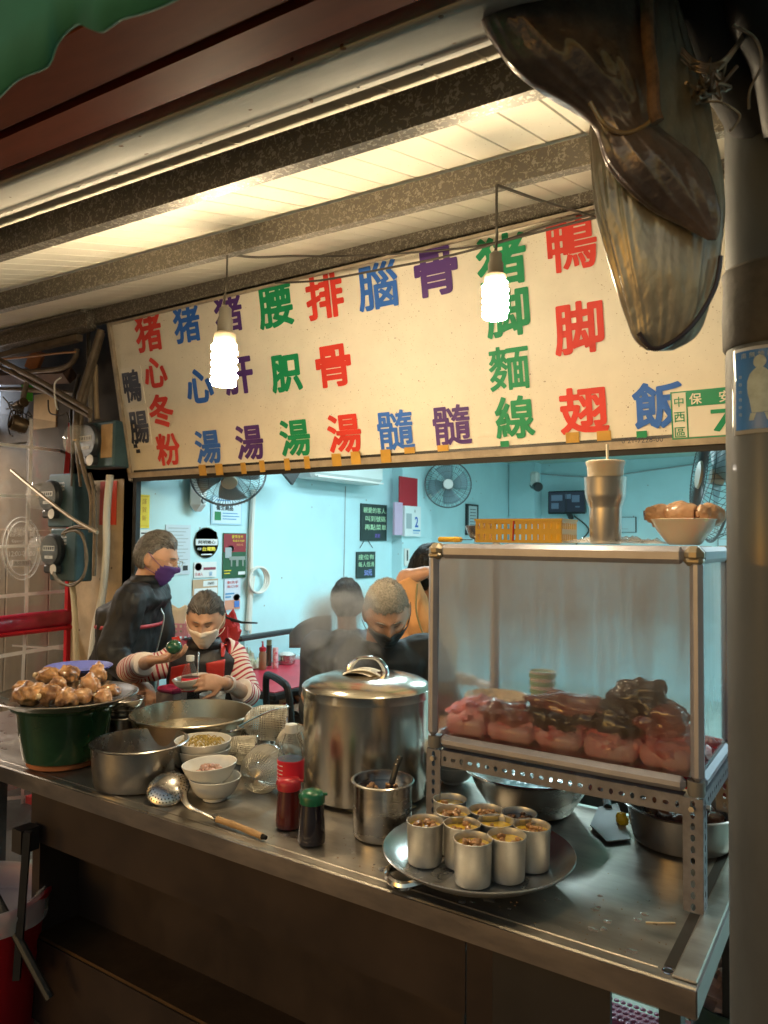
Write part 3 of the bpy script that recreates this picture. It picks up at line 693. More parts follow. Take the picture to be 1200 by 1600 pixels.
# small steel bowl on an upturned pot
q = P(190, 1166); potthing('steel_tin', 'low steel tin under the small steel bowl', 190, 1166, .06, .11, .058, steel_d)
q.z += .113; t = thing('small_steel_bowl', 'small round steel bowl between the green crock and the broth pan', 'bowl', q)
MB().lathe(bowl_prof(.073, .055, .5, .0018, .55), n=40).build('bowl_body', steel, t)
# broth pan
pan = thing('broth_pan', 'wide shallow steel pan of steaming grey broth in front of the seated woman', 'pan', P(300, 1175))
MB().lathe(pot_prof(.204, .138, .18, .003, .008, .006, .03), n=72).build('shell', mat('bronze_lit_pan_steel', (.55, .48, .36), .3, 1, .3, 4, rvar=.1), pan)  # golden bronze is the pan's own tone
disc(.183, .075, seed=4, amp=.004).build('broth', broth_g, pan)
for sgn in (1, -1):
    MB().tube(spline([(sgn * .208, -.04, .11), (sgn * .236, -.04, .115), (sgn * .244, 0, .118), (sgn * .236, .04, .115), (sgn * .208, .04, .11)], 5), .005, 8).build('handle', chrome, pan)
# bowls with noodles behind the white bowls
def bowl_thing(label, c, r, h, m, group=None, name='bowl', foot=.45): t = thing(name, label, 'bowl', c, group=group); MB().lathe(bowl_prof(r, h, foot, .0035), n=44, wob=.004, seed=c[0]).build('bowl_body', m, t); return t
q = P(316, 1217)
for i in range(2):
    b = bowl_thing(('upper' if i else 'lower') + ' cream bowl of the stack behind the white meat bowls' + (', holding yellow noodles' if i else ''), (q.x, q.y, CT + .024 * i + .036), .086, .06, mela, 'cream bowls stacked beside the steel pot')
tag(MB().lathe(pot_prof(.055, .036, .055, .0025, .004, .002, .005), (q.x, q.y, CT), 32).build('low_tin', steel_d), 'low steel tin under the cream noodle bowls', 'tin')
yn = mat('yellow_noodles', (.62, .43, .1), .5, var=.4, vs=30)
m = MB()
for i in range(60):
    a = random.random() * 6.28; rr = .06 * random.random() ** .5; x, y = rr * math.cos(a), rr * math.sin(a); d = random.random() * 6.28
    m.tube(spline([(x - .012 * math.cos(d), y - .012 * math.sin(d), .05), (x, y, .058 + .006 * random.random()), (x + .012 * math.cos(d + .6), y + .012 * math.sin(d + .6), .05)], 3), .0016, 5)
m.build('noodles', yn, b)['kind'] = 'stuff'
# two white bowls at the front
q = P(333, 1247)
b1 = bowl_thing('lower white bowl, nested under the bowl of chopped meat at the counter front', (q.x + .006, q.y, CT), .074, .062, mela_w, 'white bowls at the front edge')
b2 = bowl_thing('upper white bowl with chopped pale meat, tilted on another bowl at the counter front', (q.x - .014, q.y + .002, CT + .036), .078, .06, mela_w, 'white bowls at the front edge')
b2.rotation_euler = (R(2), R(-3), 0)
def chunks(parent, n, rad, z, s, m, seed=0, name='meat_piece', flat=.6, dome=0):
    rnd = random.Random(seed)
    for i in range(n):
        a = rnd.random() * 6.28; rr = rad * rnd.random() ** .5
        mm = MB().ball((0, 0, 0), (s * (.7 + rnd.random() * .6), s * (.5 + rnd.random() * .4), s * flat), 10, 7, amp=.5, fr=1.6, seed=seed + i)
        o = mm.build(name, m, parent, smooth=60); o.location = (rr * math.cos(a), rr * math.sin(a), z + rnd.random() * s * .5 + dome * (1 - rr / rad)); o.rotation_euler = (rnd.random(), rnd.random() * .6, a * 2)
chunks(b2, 16, .035, .036, .0125, mat('pink_chopped_pork', (.66, .4, .3), .4, var=.3, vs=40, sss=.1, coat=.2), 3, dome=.01)
# perforated ladle with wooden handle
lad = thing('perforated_ladle', 'perforated steel skimmer with a bamboo handle lying on the counter front', 'ladle', P(262, 1250))
hc = P(264, 1238, .02); m = MB(); rr = .058
tiltm = Matrix.Translation((0, 0, .028)) @ Matrix.Rotation(R(62), 4, 'X')
pts = []; nA, nB = 26, 9
M2 = Matrix.Translation((0, 0, .032)) @ Matrix.Rotation(R(28), 4, 'X') @ Matrix.Rotation(R(18), 4, 'Y')
def cp(t, a, g=0): return V(((rr + g) * math.sin(t) * 1.13 * math.cos(a), (rr + g) * math.sin(t) * 1.13 * math.sin(a), (rr + g) * (math.cos(t) - .47) * .9))
m.add([cp(R(64) * j / 14, 2 * pi * i / 44) for j in range(15) for i in range(44)], [(j * 44 + i, (j + 1) * 44 + i, (j + 1) * 44 + (i + 1) % 44, j * 44 + (i + 1) % 44) for j in range(14) for i in range(44)], M2); m.build('perforated_bowl', steel, lad, solid=.0014, smooth=60)
m = MB()
for j in range(1, 7):
    for i in range(6 * j):
        t = R(8.8) * j; a = 2 * pi * (i + .5 * (j % 2)) / (6 * j); c0 = cp(t, a, .0011); e1 = (cp(t + .01, a, .0011) - c0).normalized(); e2 = (cp(t, a + .01, .0011) - c0).normalized()
        m.add([c0 + (e1 * math.cos(k * pi / 4) + e2 * math.sin(k * pi / 4)) * .0021 for k in range(8)], [tuple(range(8))], M2)
m.build('drain_hole', dark_m, lad, smooth=0)['kind'] = 'stuff'
L0 = lad.location
hp = [P(286, 1238, .045) - L0, P(289, 1252, .04) - L0, P(300, 1263, .03) - L0, P(318, 1271, .018) - L0, P(336, 1279, .01) - L0]
MB().tube(spline(hp, 6), [.009 - .003 * i / 24 for i in range(25)], 10, flat=((0, 0, 1), .5)).build('neck', steel_d, lad)
MB().tube([P(334, 1277, .01) - L0, P(344, 1281, .011) - L0], .0085, 12).build('ferrule', chrome, lad)
wd = mat('bamboo_handle', (.55, .33, .14), .45, var=.35, vs=18, stretch=(1, 1, 3)); hv = [P(340, 1280, .0115) - L0, P(372, 1291, .011) - L0, P(410, 1307, .009) - L0]
MB().tube(spline(hv, 8), [.0078 + .0012 * (i % 6 == 0) for i in range(17)], 12).build('handle', wd, lad)
MB().tube([P(407, 1306, .009) - L0, P(416, 1309, .009) - L0], [.0075, .005], 10).build('charred_tip', dark_m, lad)
# wire noodle strainers
def strainer(label, c, r, L_, ax, up, hand, n1=46, n2=28):
    """cylinder basket of wire, mouth at c, bottom along ax"""
    t = thing('noodle_strainer', label, 'strainer', c, group='wire noodle strainers heaped beside the stockpot'); ax = V(ax).normalized(); A, B, _ = frame_z(ax)
    m = MB()
    def pt(a, s): # s 0..1 along wall then rounded bottom
        if s < .5: q = s / .5; rr = r * (1 - .04 * q); z = L_ * .45 * q
        else: q = (s - .5) / .5; rr = r * .96 * math.cos(q * pi / 2 * .97); z = L_ * (.45 + .45 * math.sin(q * pi / 2))
        return (A * math.cos(a) + B * math.sin(a)) * rr + ax * z
    for i in range(n1): m.tube([pt(2 * pi * i / n1 + .25 * s / 10, s / 10) for s in range(11)], .0011, 3, cap=False)
    for j in range(1, n2): m.tube([pt(2 * pi * i / 28, j / n2) for i in range(28)], .0011, 3, closed=True)
    m.build('wire_mesh', wire_m, t)
    MB().tube([pt(2 * pi * i / 36, 0) for i in range(36)], .0038, 8, closed=True).build('rim', chrome, t)
    MB().tube(spline([V(h_) - V(c) for h_ in hand], 8), .0035, 8).build('handle', chrome, t)
    return t
a = P(446, 1130, .13); b = P(375, 1128, .14)
strainer('large wire strainer lying on its side on top of the heap, mouth towards the stockpot', a, .058, .15, b - a, None, [P(452, 1105, .17), P(420, 1112, .19), P(372, 1136, .2)])
a = P(402, 1172, .06); b = P(345, 1172, .06)
strainer('dark wire strainer lying low behind the white bowls', a, .045, .13, b - a, None, [P(395, 1150, .1), P(360, 1130, .12), P(338, 1150, .11), P(340, 1165, .09)])
a = P(418, 1196, .068); b = P(403, 1222, .06)
strainer('round wire strainer standing at the counter front left of the soft drink bottle', a, .064, .1, V(b - a) + V((-.02, -.03, -.01)), None, [P(440, 1190, .11), P(455, 1200, .08), P(445, 1248, .02)])
a = P(462, 1160, .08); b = P(440, 1200, .06)
strainer('wire strainer standing behind the soft drink bottle against the stockpot', a, .06, .1, b - a, None, [P(470, 1145, .13), P(478, 1180, .09), P(470, 1225, .03)])
tag(MB().lathe(pot_prof(.06, .068, .055), tuple(P(402, 1178)), 32).build('steel_tin', steel_d), 'low steel tin holding up the heap of wire strainers', 'tin')
# soft drink bottles
redlab = mat('red_bottle_label', (.65, .02, .04), .35); 
def bottle(label, c, sc=1.0):
    t = thing('drink_bottle', label, 'bottle', c, group='clear soft drink bottles with red labels'); k = sc
    pr = [(.0001, .006), (.018, .003), (.026, 0), (.031, .006), (.032, .03), (.03, .04), (.0325, .05), (.03, .058), (.0325, .066), (.03, .074), (.0325, .082), (.0325, .15), (.0315, .158), (.028, .175), (.02, .195), (.0135, .212), (.012, .225)]
    MB().lathe([(r * k, z * k) for r, z in pr] + [(r * k - .0008, z * k) for r, z in pr[:1:-1]], n=32).build('clear_body', clear_p, t)
    MB().lathe([(.0322 * k, .102 * k), (.0331 * k, .103 * k), (.0331 * k, .152 * k), (.0322 * k, .153 * k)], n=32).build('red_label', redlab, t)
    m = MB()
    for i, (zz, w_) in enumerate(((.142, .032), (.131, .04), (.122, .036), (.113, .04), (.107, .02))):
        for a_ in (-1, 0, 1):
            g_ = -2.1 + a_ * .45; rr = .0336 * k
            m.add([(rr * math.cos(g_ + u_), rr * math.sin(g_ + u_), zz * k + v_) for u_, v_ in ((-.17, -.0012), (.17, -.0012), (.17, .0012), (-.17, .0012))], [(0, 1, 2, 3)])
    m.build('label_print', mat('white_print', (.8, .8, .8), .4), t, smooth=0)
    MB().lathe([(.0125 * k, .215 * k), (.0155 * k, .216 * k), (.0155 * k, .232 * k), (.0145 * k, .236 * k), (.0001, .237 * k)], n=26).build('cap', white_p, t)
    return t
q = P(453, 1284); bottle('soft drink bottle with red label and white cap beside the stockpot', q, 1.07)
q = AT(296, 1095, 2.86); bottle('small soft drink bottle with red label in front of the seated woman', (q.x, q.y, q.z - .062), 1.0)
bt_z = q.z - .062
tag(MB().lathe(pot_prof(.045, bt_z - CT - .001, .045, corner=.006), (q.x, q.y, CT), 30).build('upturned_tin', steel_d), 'steel tin behind the broth pan carrying the small bottle', 'tin')
def sauce(label, px, py, bodym, lidm, s=1):
    t = thing('sauce_bottle', label, 'bottle', P(px, py)); 
    MB().lathe([(.0001, .003), (.027, 0), (.0325, .004), (.0335, .02), (.031, .06), (.0275, .092), (.0275, .1), (.0001, .1)], n=36).build('bottle_body', bodym, t)
    m = MB().lathe([(.0285, .096), (.0305, .097), (.0305, .112), (.029, .118), (.024, .124), (.014, .128), (.0001, .129)], n=36)
    m.box((.031, 0, .118), (.012, .008, .007), bev=.002); m.box((-.03, .0, .112), (.006, .012, .012), bev=.002); m.build('lid', lidm, t); t.rotation_euler = (0, 0, R(30)); return t
sauce('squat sauce bottle with a red lid and dark red chilli sauce', 451, 1292, mat('dark_red_bottle', (.1, .012, .01), .2, coat=.6, var=.3), mat('red_lid', (.4, .02, .03), .35))
sauce('squat sauce bottle with a green lid and black soy sauce', 487, 1317, mat('black_sauce_bottle', (.018, .012, .016), .18, coat=.7), mat('green_lid', (.01, .11, .05), .3))
# --- stockpot with lid
q = P(572, 1236); sp_ = thing('stockpot', 'large tall lidded stainless stockpot steaming in the middle of the counter', 'pot', (q.x, q.y, CT))
sp_m = mat('stockpot_steel', (.6, .55, .48), .2, 1, .35, 2.5, bump=.0012, bs=9, stretch=(1, 1, .25), rvar=.08)
MB().lathe([(.0001, .004), (.175, .004), (.184, .012), (.185, .1), (.186, .29), (.188, .3), (.186, .306), (.18, .306), (.18, .02), (.0001, .012)], n=96, wob=.003).build('pot_body', sp_m, sp_)
MB().lathe([(.1865, .285), (.1905, .285), (.191, .305), (.192, .309), (.189, .313), (.17, .325), (.13, .337), (.08, .344), (.0001, .347)], n=96).build('lid', mat('lid_steel', (.68, .64, .56), .2, 1, .25, 3, bump=.0008, bs=8, rvar=.08), sp_)
m = MB(); hpts = spline([(-.055, 0, .342), (-.05, 0, .362), (-.03, 0, .383), (0, 0, .388), (.03, 0, .383), (.05, 0, .362), (.055, 0, .342)], 6)
m.tube(hpts, .011, 10, flat=((0, 0, 1), .5)); ho = m.build('lid_handle', chrome, sp_); ho.rotation_euler = (0, 0, R(30)); ho.location = (.0, .0, .002)
pap = thing('paper_note', 'folded white paper slipped under the stockpot lid handle', 'paper', (q.x - .01, q.y - .005, CT + .35))
m = MB(); m.grid(lambda u, v: ((u - .5) * .17, (v - .5) * .1, .002 - .12 * ((u - .5) ** 2) + .004 * math.sin(v * 5)), 10, 6); o = m.build('sheet', mat('cream_paper', (.75, .7, .58), .6, var=.08), pap, solid=.001); o.rotation_euler = (0, 0, R(10))
m = MB(); m.grid(lambda u, v: ((u - .5) * .15 + .01, (v - .5) * .09 - .006, .006 - .12 * ((u - .45) ** 2) + .005 * math.sin(v * 5 + 1)), 10, 6); o = m.build('sheet', mat('cream_paper'), pap, solid=.001); o.rotation_euler = (0, 0, R(24))
q = P(545, 1262)
bd = thing('cutting_board', 'thin pale board partly under the stockpot', 'board', (q.x - .01, q.y + .02, CT), rz=R(-3)); 
MB().box((.06, .03, .0015), (.19, .14, .003)).build('board_slab', mat('yellowed_board', (.62, .55, .36), .5, var=.15), bd, smooth=0)
# --- pot with ladle
lp = potthing('ladle_pot', 'cylindrical steel pot of dark sauce with a black-handled ladle in it', 597, 1303, .0745, .137, .0735, steel, content=dark_liq, lvl=.82, corner=.008)
MB().tube([(.0, .03, .09), (.012, .045, .16), (.02, .052, .185)], [.008, .0085, .0075], 10, flat=((0, 1, 0), .6)).build('ladle_handle', black_m, lp)
MB().ball((.017, .043, .177), (.0025, .0012, .0025), 8, 6).build('rivet', chrome, lp); MB().ball((.014, .040, .165), (.0025, .0012, .0025), 8, 6).build('rivet', chrome, lp)
chunks(lp, 6, .04, .114, .008, meat_b, 5)
# --- round tray with cups
q = P(747, 1325, .056); tr = thing('round_tray', 'large round polished steel tray carrying ten aluminium soup cups', 'tray', (q.x, q.y, CT + .006))
TZ = .022
MB().lathe([(.0001, TZ - .004), (.16, TZ - .004), (.172, TZ), (.205, .042), (.2105, .047), (.2125, .05), (.2105, .052), (.203, .047), (.17, TZ + .003), (.0001, TZ)], n=80).build('dish', mat('tray_steel', (.66, .64, .6), .26, .85, .2, 3, rvar=.06), tr)
MB().lathe([(.11, 0), (.118, .001), (.135, TZ - .005), (.128, TZ - .005), (.11, .004)], n=60).build('under_pan', mat('sooty_pan', (.06, .035, .025), .3, .8), tr)
ha = P(650, 1372, .01) - tr.location; d = ha.copy(); d.z = 0; d.normalize(); s_ = V((-d.y, d.x, 0))
MB().tube(spline([d * .15 + s_ * .045 + V((0, 0, .016)), d * .195 + s_ * .042 + V((0, 0, .012)), d * .21 + V((0, 0, .012)), d * .195 - s_ * .042 + V((0, 0, .012)), d * .15 - s_ * .045 + V((0, 0, .016))], 6), .008, 8, flat=((0, 0, 1), 1.2)).build('pan_handle', chrome, tr)
CUPS = [(664, 1282, 1, 'front left of the tray, piled with brown meat'), (739, 1310, 1, 'nearest to the front, brown meat on top'), (792, 1304, 0, 'front right of centre with yellow broth'), (831, 1289, 1, 'right edge of the tray, pale meat on top'),
        (722, 1286, 0, 'middle of the tray behind the nearest cup, yellow broth'), (775, 1282, 2, 'centre right, only smooth yellow broth'), (708, 1267, 1, 'behind the front left cup with lumps of meat'), (759, 1265, 1, 'back row centre, dark meat'), (811, 1270, 3, 'back right with dark shredded meat'), (703, 1248, 2, 'farthest back left, bright yellow broth')]
cup_m = MB().lathe([(.0001, .002), (.033, .002), (.0365, .004), (.0375, .01), (.0395, .088), (.0408, .09), (.0408, .0925), (.0395, .093), (.0385, .088), (.0362, .012), (.0001, .006)], n=40)
cup_me = None
for i, (px, py, kd, lab) in enumerate(CUPS):
    q = P(px, py, .028 + .093); t = thing('soup_cup', 'aluminium soup cup ' + lab, 'cup', (q.x, q.y, CT + .006 + TZ + .0005), rz=i * .7, group='aluminium soup cups on the round tray')
    if cup_me is None: cup_me = cup_m.build('cup_body', alum, t)
    else: c_ = cup_me.copy(); COL.objects.link(c_); c_.parent = t
    disc(.0382, .079, seed=i, amp=.001, n=20).build('soup', broth_y if kd != 3 else mat('brown_broth', (.13, .06, .02), .12, coat=.6), t)
    if kd == 1: chunks(t, 11, .026, .081, .0085, meat_b, i * 9, dome=.004)
    if kd == 0: chunks(t, 5, .024, .08, .0085, meat_b, i * 9)
    if kd == 2: chunks(t, 2, .02, .079, .008, meat_b, i * 9)
    if kd == 3: chunks(t, 9, .026, .08, .0085, mat('dark_shredded_meat', (.16, .07, .03), .4, var=.4), i * 9)
# --- basins under the case
q = P(828, 1262); bs = thing('ice_basin', 'wide steel basin of ice water under the glass case', 'basin', (q.x, q.y, CT))
MB().lathe([(.0001, 0), (.1, 0), (.115, .006), (.15, .06), (.168, .098), (.183, .108), (.187, .111), (.184, .114), (.165, .106), (.146, .062), (.112, .01), (.0001, .006)], n=72).build('shell', steel, bs)
disc(.157, .084, seed=8, amp=.006, n=48, fr=60).build('ice_water', mat('ice_water', (.32, .44, .46), .06, var=.3, vs=30, bump=.003, bs=70, coat=.8), bs)
q = P(1064, 1315); bs = thing('meat_basin', 'steel basin of cooked offal at the right end under the glass case', 'basin', (q.x, q.y, CT))
MB().lathe([(.0001, 0), (.1, 0), (.112, .006), (.121, .04), (.127, .085), (.137, .09), (.139, .093), (.136, .095), (.125, .09), (.118, .04), (.108, .01), (.0001, .006)], n=64).build('shell', steel_d, bs)
chunks(bs, 12, .085, .065, .032, mat('brown_offal', (.2, .1, .07), .2, var=.5, vs=12, coat=.6), 12)
q = P(708, 1222)
for i in range(3): bowl_thing(('lowest', 'middle', 'topmost')[i] + ' cream bowl of the three stacked under the left end of the glass case', (q.x + .003 * i, q.y, CT + .021 * i), .07, .055, mela, 'cream bowls under the glass case')
q = P(728, 1243); 
cl = thing('cleaver', 'flat steel chopping blade lying between the two basins', 'knife', P(955, 1292))
l0 = cl.location; pts = [P(935, 1262, .01), P(965, 1256, .01), P(985, 1312, .004), P(948, 1316, .004), P(922, 1290, .006)]
MB().add([p - l0 for p in pts] + [p - l0 + V((0, 0, .0025)) for p in pts], [(4, 3, 2, 1, 0), (5, 6, 7, 8, 9)] + [(i, (i + 1) % 5, (i + 1) % 5 + 5, i + 5) for i in range(5)]).build('blade', mat('dull_blade', (.3, .3, .3), .5, .7), cl, smooth=0)
MB().tube([P(950, 1262, .012) - l0, P(944, 1235, .016) - l0], .011, 10).build('handle', black_m, cl)
q = P(972, 1280, .02); tag(MB().ball(tuple(q), (.016, .013, .018), 14, 10, amp=.3).build('lemon_wedge', mat('yellow_rind', (.7, .5, .03), .4)), 'small yellow wedge beside the cleaver under the case', 'fruit')
# --- slotted angle stand
def holed(mb, o, u, v, n, cell, wdt, hr, hl, alt=True):
    """strip of n cells along u, width wdt along v, each with an oval hole"""
    o = V(o); u = V(u).normalized(); v = V(v).normalized(); K = 12
    for c in range(n):
        cc = o + u * (cell * (c + .5)) + v * wdt / 2; a1, b1 = (hl, hr) if (alt and c % 2) else (hr, hl) if alt else (hl, hr)
        hole = []; outr = []
        for k in range(K):
            t = 2 * pi * (k + .5) / K; x, y = math.cos(t), math.sin(t); hole.append(cc + u * a1 * x + v * b1 * y)
            s_ = 1 / max(abs(x), abs(y)); outr.append(cc + u * cell / 2 * max(-1, min(1, x * s_)) + v * wdt / 2 * max(-1, min(1, y * s_)))
        # square corners
        mb.add(hole + outr, [(k, (k + 1) % K, K + (k + 1) % K, K + k) for k in range(K)])
        for sx in (1, -1):
            for sy in (1, -1):
                ks = [k for k in range(K) if math.cos(2 * pi * (k + .5) / K) * sx > 0 and math.sin(2 * pi * (k + .5) / K) * sy > 0]
                i0 = None
                for k in ks:
                    k2 = (k + 1) % K
                    x1, y1 = math.cos(2 * pi * (k + .5) / K), math.sin(2 * pi * (k + .5) / K); x2, y2 = math.cos(2 * pi * (k2 + .5) / K), math.sin(2 * pi * (k2 + .5) / K)
                    if k2 in ks and (abs(x1) - abs(y1)) * (abs(x2) - abs(y2)) < 0:
                        mb.add([outr[k], outr[k2], cc + u * cell / 2 * sx + v * wdt / 2 * sy], [(0, 1, 2)])
    return mb
SX0, SX1_, SY0, SY1 = -.925, -.29, 1.6, 1.98; SH_ = .226
st = thing('slotted_stand', 'grey slotted-angle steel stand carrying the glass case above the basins', 'stand', ((SX0 + SX1_) / 2, (SY0 + SY1) / 2, CT))
so = st.location; aw_ = .038; cell = .0222
def leg(x, y, dx, dy):
    m = MB(); n = int(SH_ / cell)
    holed(m, (x, y, 0), (0, 0, 1), (dx, 0, 0), n, SH_ / n, aw_, .0045, .0075, False); holed(m, (x, y, 0), (0, 0, 1), (0, dy, 0), n, SH_ / n, aw_, .0045, .0075, False)
    m.build('leg', slot_m, st, smooth=0, solid=.002)
x0, x1, y0, y1 = SX0 - so.x, SX1_ - so.x, SY0 - so.y, SY1 - so.y
leg(x0, y0, 1, 1); leg(x1, y0, -1, 1); leg(x0, y1, 1, -1); leg(x1, y1, -1, -1)
for (o_, u_, L_) in (((x0 + aw_, y0 + .003, SH_ - .037), (1, 0, 0), x1 - x0 - 2 * aw_), ((x0 + aw_, y1 - .003, SH_ - .037), (1, 0, 0), x1 - x0 - 2 * aw_), ((x0 + .003, y0 + aw_, SH_ - .037), (0, 1, 0), y1 - y0 - 2 * aw_), ((x1 - .003, y0 + aw_, SH_ - .037), (0, 1, 0), y1 - y0 - 2 * aw_)):
    m = MB(); n = int(L_ / cell); holed(m, o_, u_, (0, 0, 1), n, L_ / n, .036, .0045, .0065); 
    e = V(o_) + V((0, 0, .0365)); w_ = V((0, 1, 0)) if u_[0] else V((1, 0, 0)); w_ = w_ * (-1 if (o_[1] > 0 and u_[0]) or (o_[0] > 0 and u_[1]) else 1)
    m.add([e, e + V(u_) * L_, e + V(u_) * L_ + w_ * .03, e + w_ * .03], [(0, 1, 2, 3)]); m.build('rail', slot_m, st, smooth=0, solid=.002)
for (x, y, dx, dy) in ((x1 - .02, y0 - .003, 0, 1), (x1 + .003, y0 + .02, 1, 0), (x0 + .02, y0 - .003, 0, 1), (x1 + .003, y1 - .02, 1, 0)):
    for zz in (SH_ - .02,):
        m = MB().tube([(x, y, zz), (x + .008 * dx, y - .008 * dy, zz)], .006, 6); m.build('bolt', steel_d, st, smooth=0)
# --- glass case
CB = CT + SH_ + .002; CTOP = CT + .732; CH_ = CTOP - CB
cs = thing('glass_case', 'steamed-up glass display case with aluminium frame full of raw offal', 'display case', (so.x, so.y, CB))
X0, X1, Y0, Y1 = x0 - .002, x1 + .002, y0 - .002, y1 + .002
def cb(name, c, d, m=alum_frame, bev=.004): return MB().box(c, d, bev=bev).build(name, m, cs, smooth=30)
pw_ = .026
for (x, y) in ((X0, Y0), (X1, Y0), (X0, Y1), (X1, Y1)):
    sx = 1 if x < 0 else -1; sy = 1 if y < 0 else -1; cb('post', (x + sx * pw_ / 2, y + sy * pw_ / 2, CH_ / 2), (pw_, pw_, CH_ - .06), bev=.009)
    MB().lathe([(.0001, 0), (.016, 0), (.0175, .006), (.0175, .03), (.0001, .03)], (x + sx * .0165, y + sy * .0165, 0), 24).build('corner_foot', mat('grey_corner_cap', (.2, .19, .18), .5, .3), cs)
    MB().box((x + sx * .018, y + sy * .018, CH_ - .018), (.04, .04, .036), bev=.013).build('corner_cap', mat('bronze_corner_cap', (.26, .22, .16), .4, .5), cs)
    MB().box((x + sx * .018, y + sy * .018, CH_ - .031), (.038, .038, .02), bev=.008).build('corner_cap', mat('bronze_corner_cap'), cs)
for (zz, hh) in ((.02, .03), (CH_ - .02, .036)):
    for y in (Y0 + .014, Y1 - .014): cb('rail', (0, y, zz), (X1 - X0 - .07, .027, hh), bev=.01)
    for x in (X0 + .014, X1 - .014): cb('rail', (x, 0, zz), (.027, Y1 - Y0 - .07, hh), bev=.01)
fog = bpy.data.materials.new('fogged_glass'); fog.use_nodes = True; nt = fog.node_tree; N = nt.nodes; L = nt.links; N.clear()
out = N.new('ShaderNodeOutputMaterial'); tc = N.new('ShaderNodeTexCoord'); mp = N.new('ShaderNodeMapping'); L.new(tc.outputs['Object'], mp.inputs[0]); mp.inputs['Scale'].default_value = (1, 1, .55)
n1 = N.new('ShaderNodeTexNoise'); n1.inputs['Scale'].default_value = 9; n1.inputs['Detail'].default_value = 7; n1.inputs['Roughness'].default_value = .7; L.new(mp.outputs[0], n1.inputs['Vector'])
sep = N.new('ShaderNodeSeparateXYZ'); L.new(tc.outputs['Object'], sep.inputs[0])
hr = N.new('ShaderNodeMapRange'); hr.inputs['From Min'].default_value = .13; hr.inputs['From Max'].default_value = .36; hr.inputs['To Min'].default_value = .14; hr.inputs['To Max'].default_value = .82; L.new(sep.outputs['Z'], hr.inputs[0])
nr = N.new('ShaderNodeMapRange'); nr.inputs['From Min'].default_value = .3; nr.inputs['From Max'].default_value = .7; nr.inputs['To Min'].default_value = -.16; nr.inputs['To Max'].default_value = .16; L.new(n1.outputs['Fac'], nr.inputs[0])
mp2 = N.new('ShaderNodeMapping'); mp2.inputs['Scale'].default_value = (38, 38, 2.2); L.new(tc.outputs['Object'], mp2.inputs[0]); n3 = N.new('ShaderNodeTexNoise'); n3.inputs['Scale'].default_value = 1; n3.inputs['Detail'].default_value = 5; L.new(mp2.outputs[0], n3.inputs['Vector'])
n4 = N.new('ShaderNodeTexNoise'); n4.inputs['Scale'].default_value = 2.2; L.new(tc.outputs['Object'], n4.inputs['Vector'])
sr = N.new('ShaderNodeMapRange'); sr.inputs['From Min'].default_value = .45; sr.inputs['From Max'].default_value = .75; sr.inputs['To Max'].default_value = -.6; L.new(n3.outputs['Fac'], sr.inputs[0])
sm_ = N.new('ShaderNodeMath'); sm_.operation = 'MULTIPLY'; L.new(sr.outputs[0], sm_.inputs[0]); L.new(n4.outputs['Fac'], sm_.inputs[1]); s2 = N.new('ShaderNodeMath'); L.new(hr.outputs[0], s2.inputs[0]); L.new(sm_.outputs[0], s2.inputs[1])
ad = N.new('ShaderNodeMath'); ad.use_clamp = True; L.new(s2.outputs[0], ad.inputs[0]); L.new(nr.outputs[0], ad.inputs[1])
tr_ = N.new('ShaderNodeBsdfTransparent'); tr_.inputs[0].default_value = (.93, .95, .95, 1)
rf = N.new('ShaderNodeBsdfRefraction'); rf.inputs['IOR'].default_value = 1.02; rf.inputs['Roughness'].default_value = .5; rf.inputs['Color'].default_value = (.9, .93, .95, 1)
df = N.new('ShaderNodeBsdfTranslucent'); df.inputs[0].default_value = (.5, .52, .55, 1)
df2 = N.new('ShaderNodeBsdfDiffuse'); df2.inputs[0].default_value = (.4, .4, .43, 1)
gs = N.new('ShaderNodeBsdfGlossy'); gs.inputs['Roughness'].default_value = .06; fr_ = N.new('ShaderNodeFresnel'); fr_.inputs['IOR'].default_value = 1.5
m1 = N.new('ShaderNodeMixShader'); m1.inputs[0].default_value = .36; L.new(tr_.outputs[0], m1.inputs[1]); L.new(rf.outputs[0], m1.inputs[2])
m4 = N.new('ShaderNodeMixShader'); m4.inputs[0].default_value = .45; L.new(df.outputs[0], m4.inputs[1]); L.new(df2.outputs[0], m4.inputs[2])
m2 = N.new('ShaderNodeMixShader'); L.new(ad.outputs[0], m2.inputs[0]); L.new(m1.outputs[0], m2.inputs[1]); L.new(m4.outputs[0], m2.inputs[2])
m3 = N.new('ShaderNodeMixShader'); L.new(fr_.outputs[0], m3.inputs[0]); L.new(m2.outputs[0], m3.inputs[1]); L.new(gs.outputs[0], m3.inputs[2]); L.new(m3.outputs[0], out.inputs[0])
def pane(name, c, d): 
    """a pane of glass: one sheet between the frame bars"""
    x, y, z = c; a, b = d[0] / 2, d[1] / 2; zz = d[2] / 2
    m = MB()
    if d[1] == 0: m.add([(x - a, y, z - zz), (x + a, y, z - zz), (x + a, y, z + zz), (x - a, y, z + zz)], [(0, 1, 2, 3)])
    else: m.add([(x, y - b, z - zz), (x, y + b, z - zz), (x, y + b, z + zz), (x, y - b, z + zz)], [(0, 1, 2, 3)])
    return m.build(name, fog, cs, smooth=0)
gh = CH_ - .07; gz_ = CH_ / 2
pane('glass_pane', (0, Y0 + .012, gz_), (X1 - X0 - .05, 0, gh)); pane('glass_pane', (0, Y1 - .012, gz_), (X1 - X0 - .05, 0, gh))
pane('glass_pane', (X0 + .012, 0, gz_), (0, Y1 - Y0 - .05, gh)); pane('glass_pane', (X1 - .012, 0, gz_), (0, Y1 - Y0 - .05, gh))
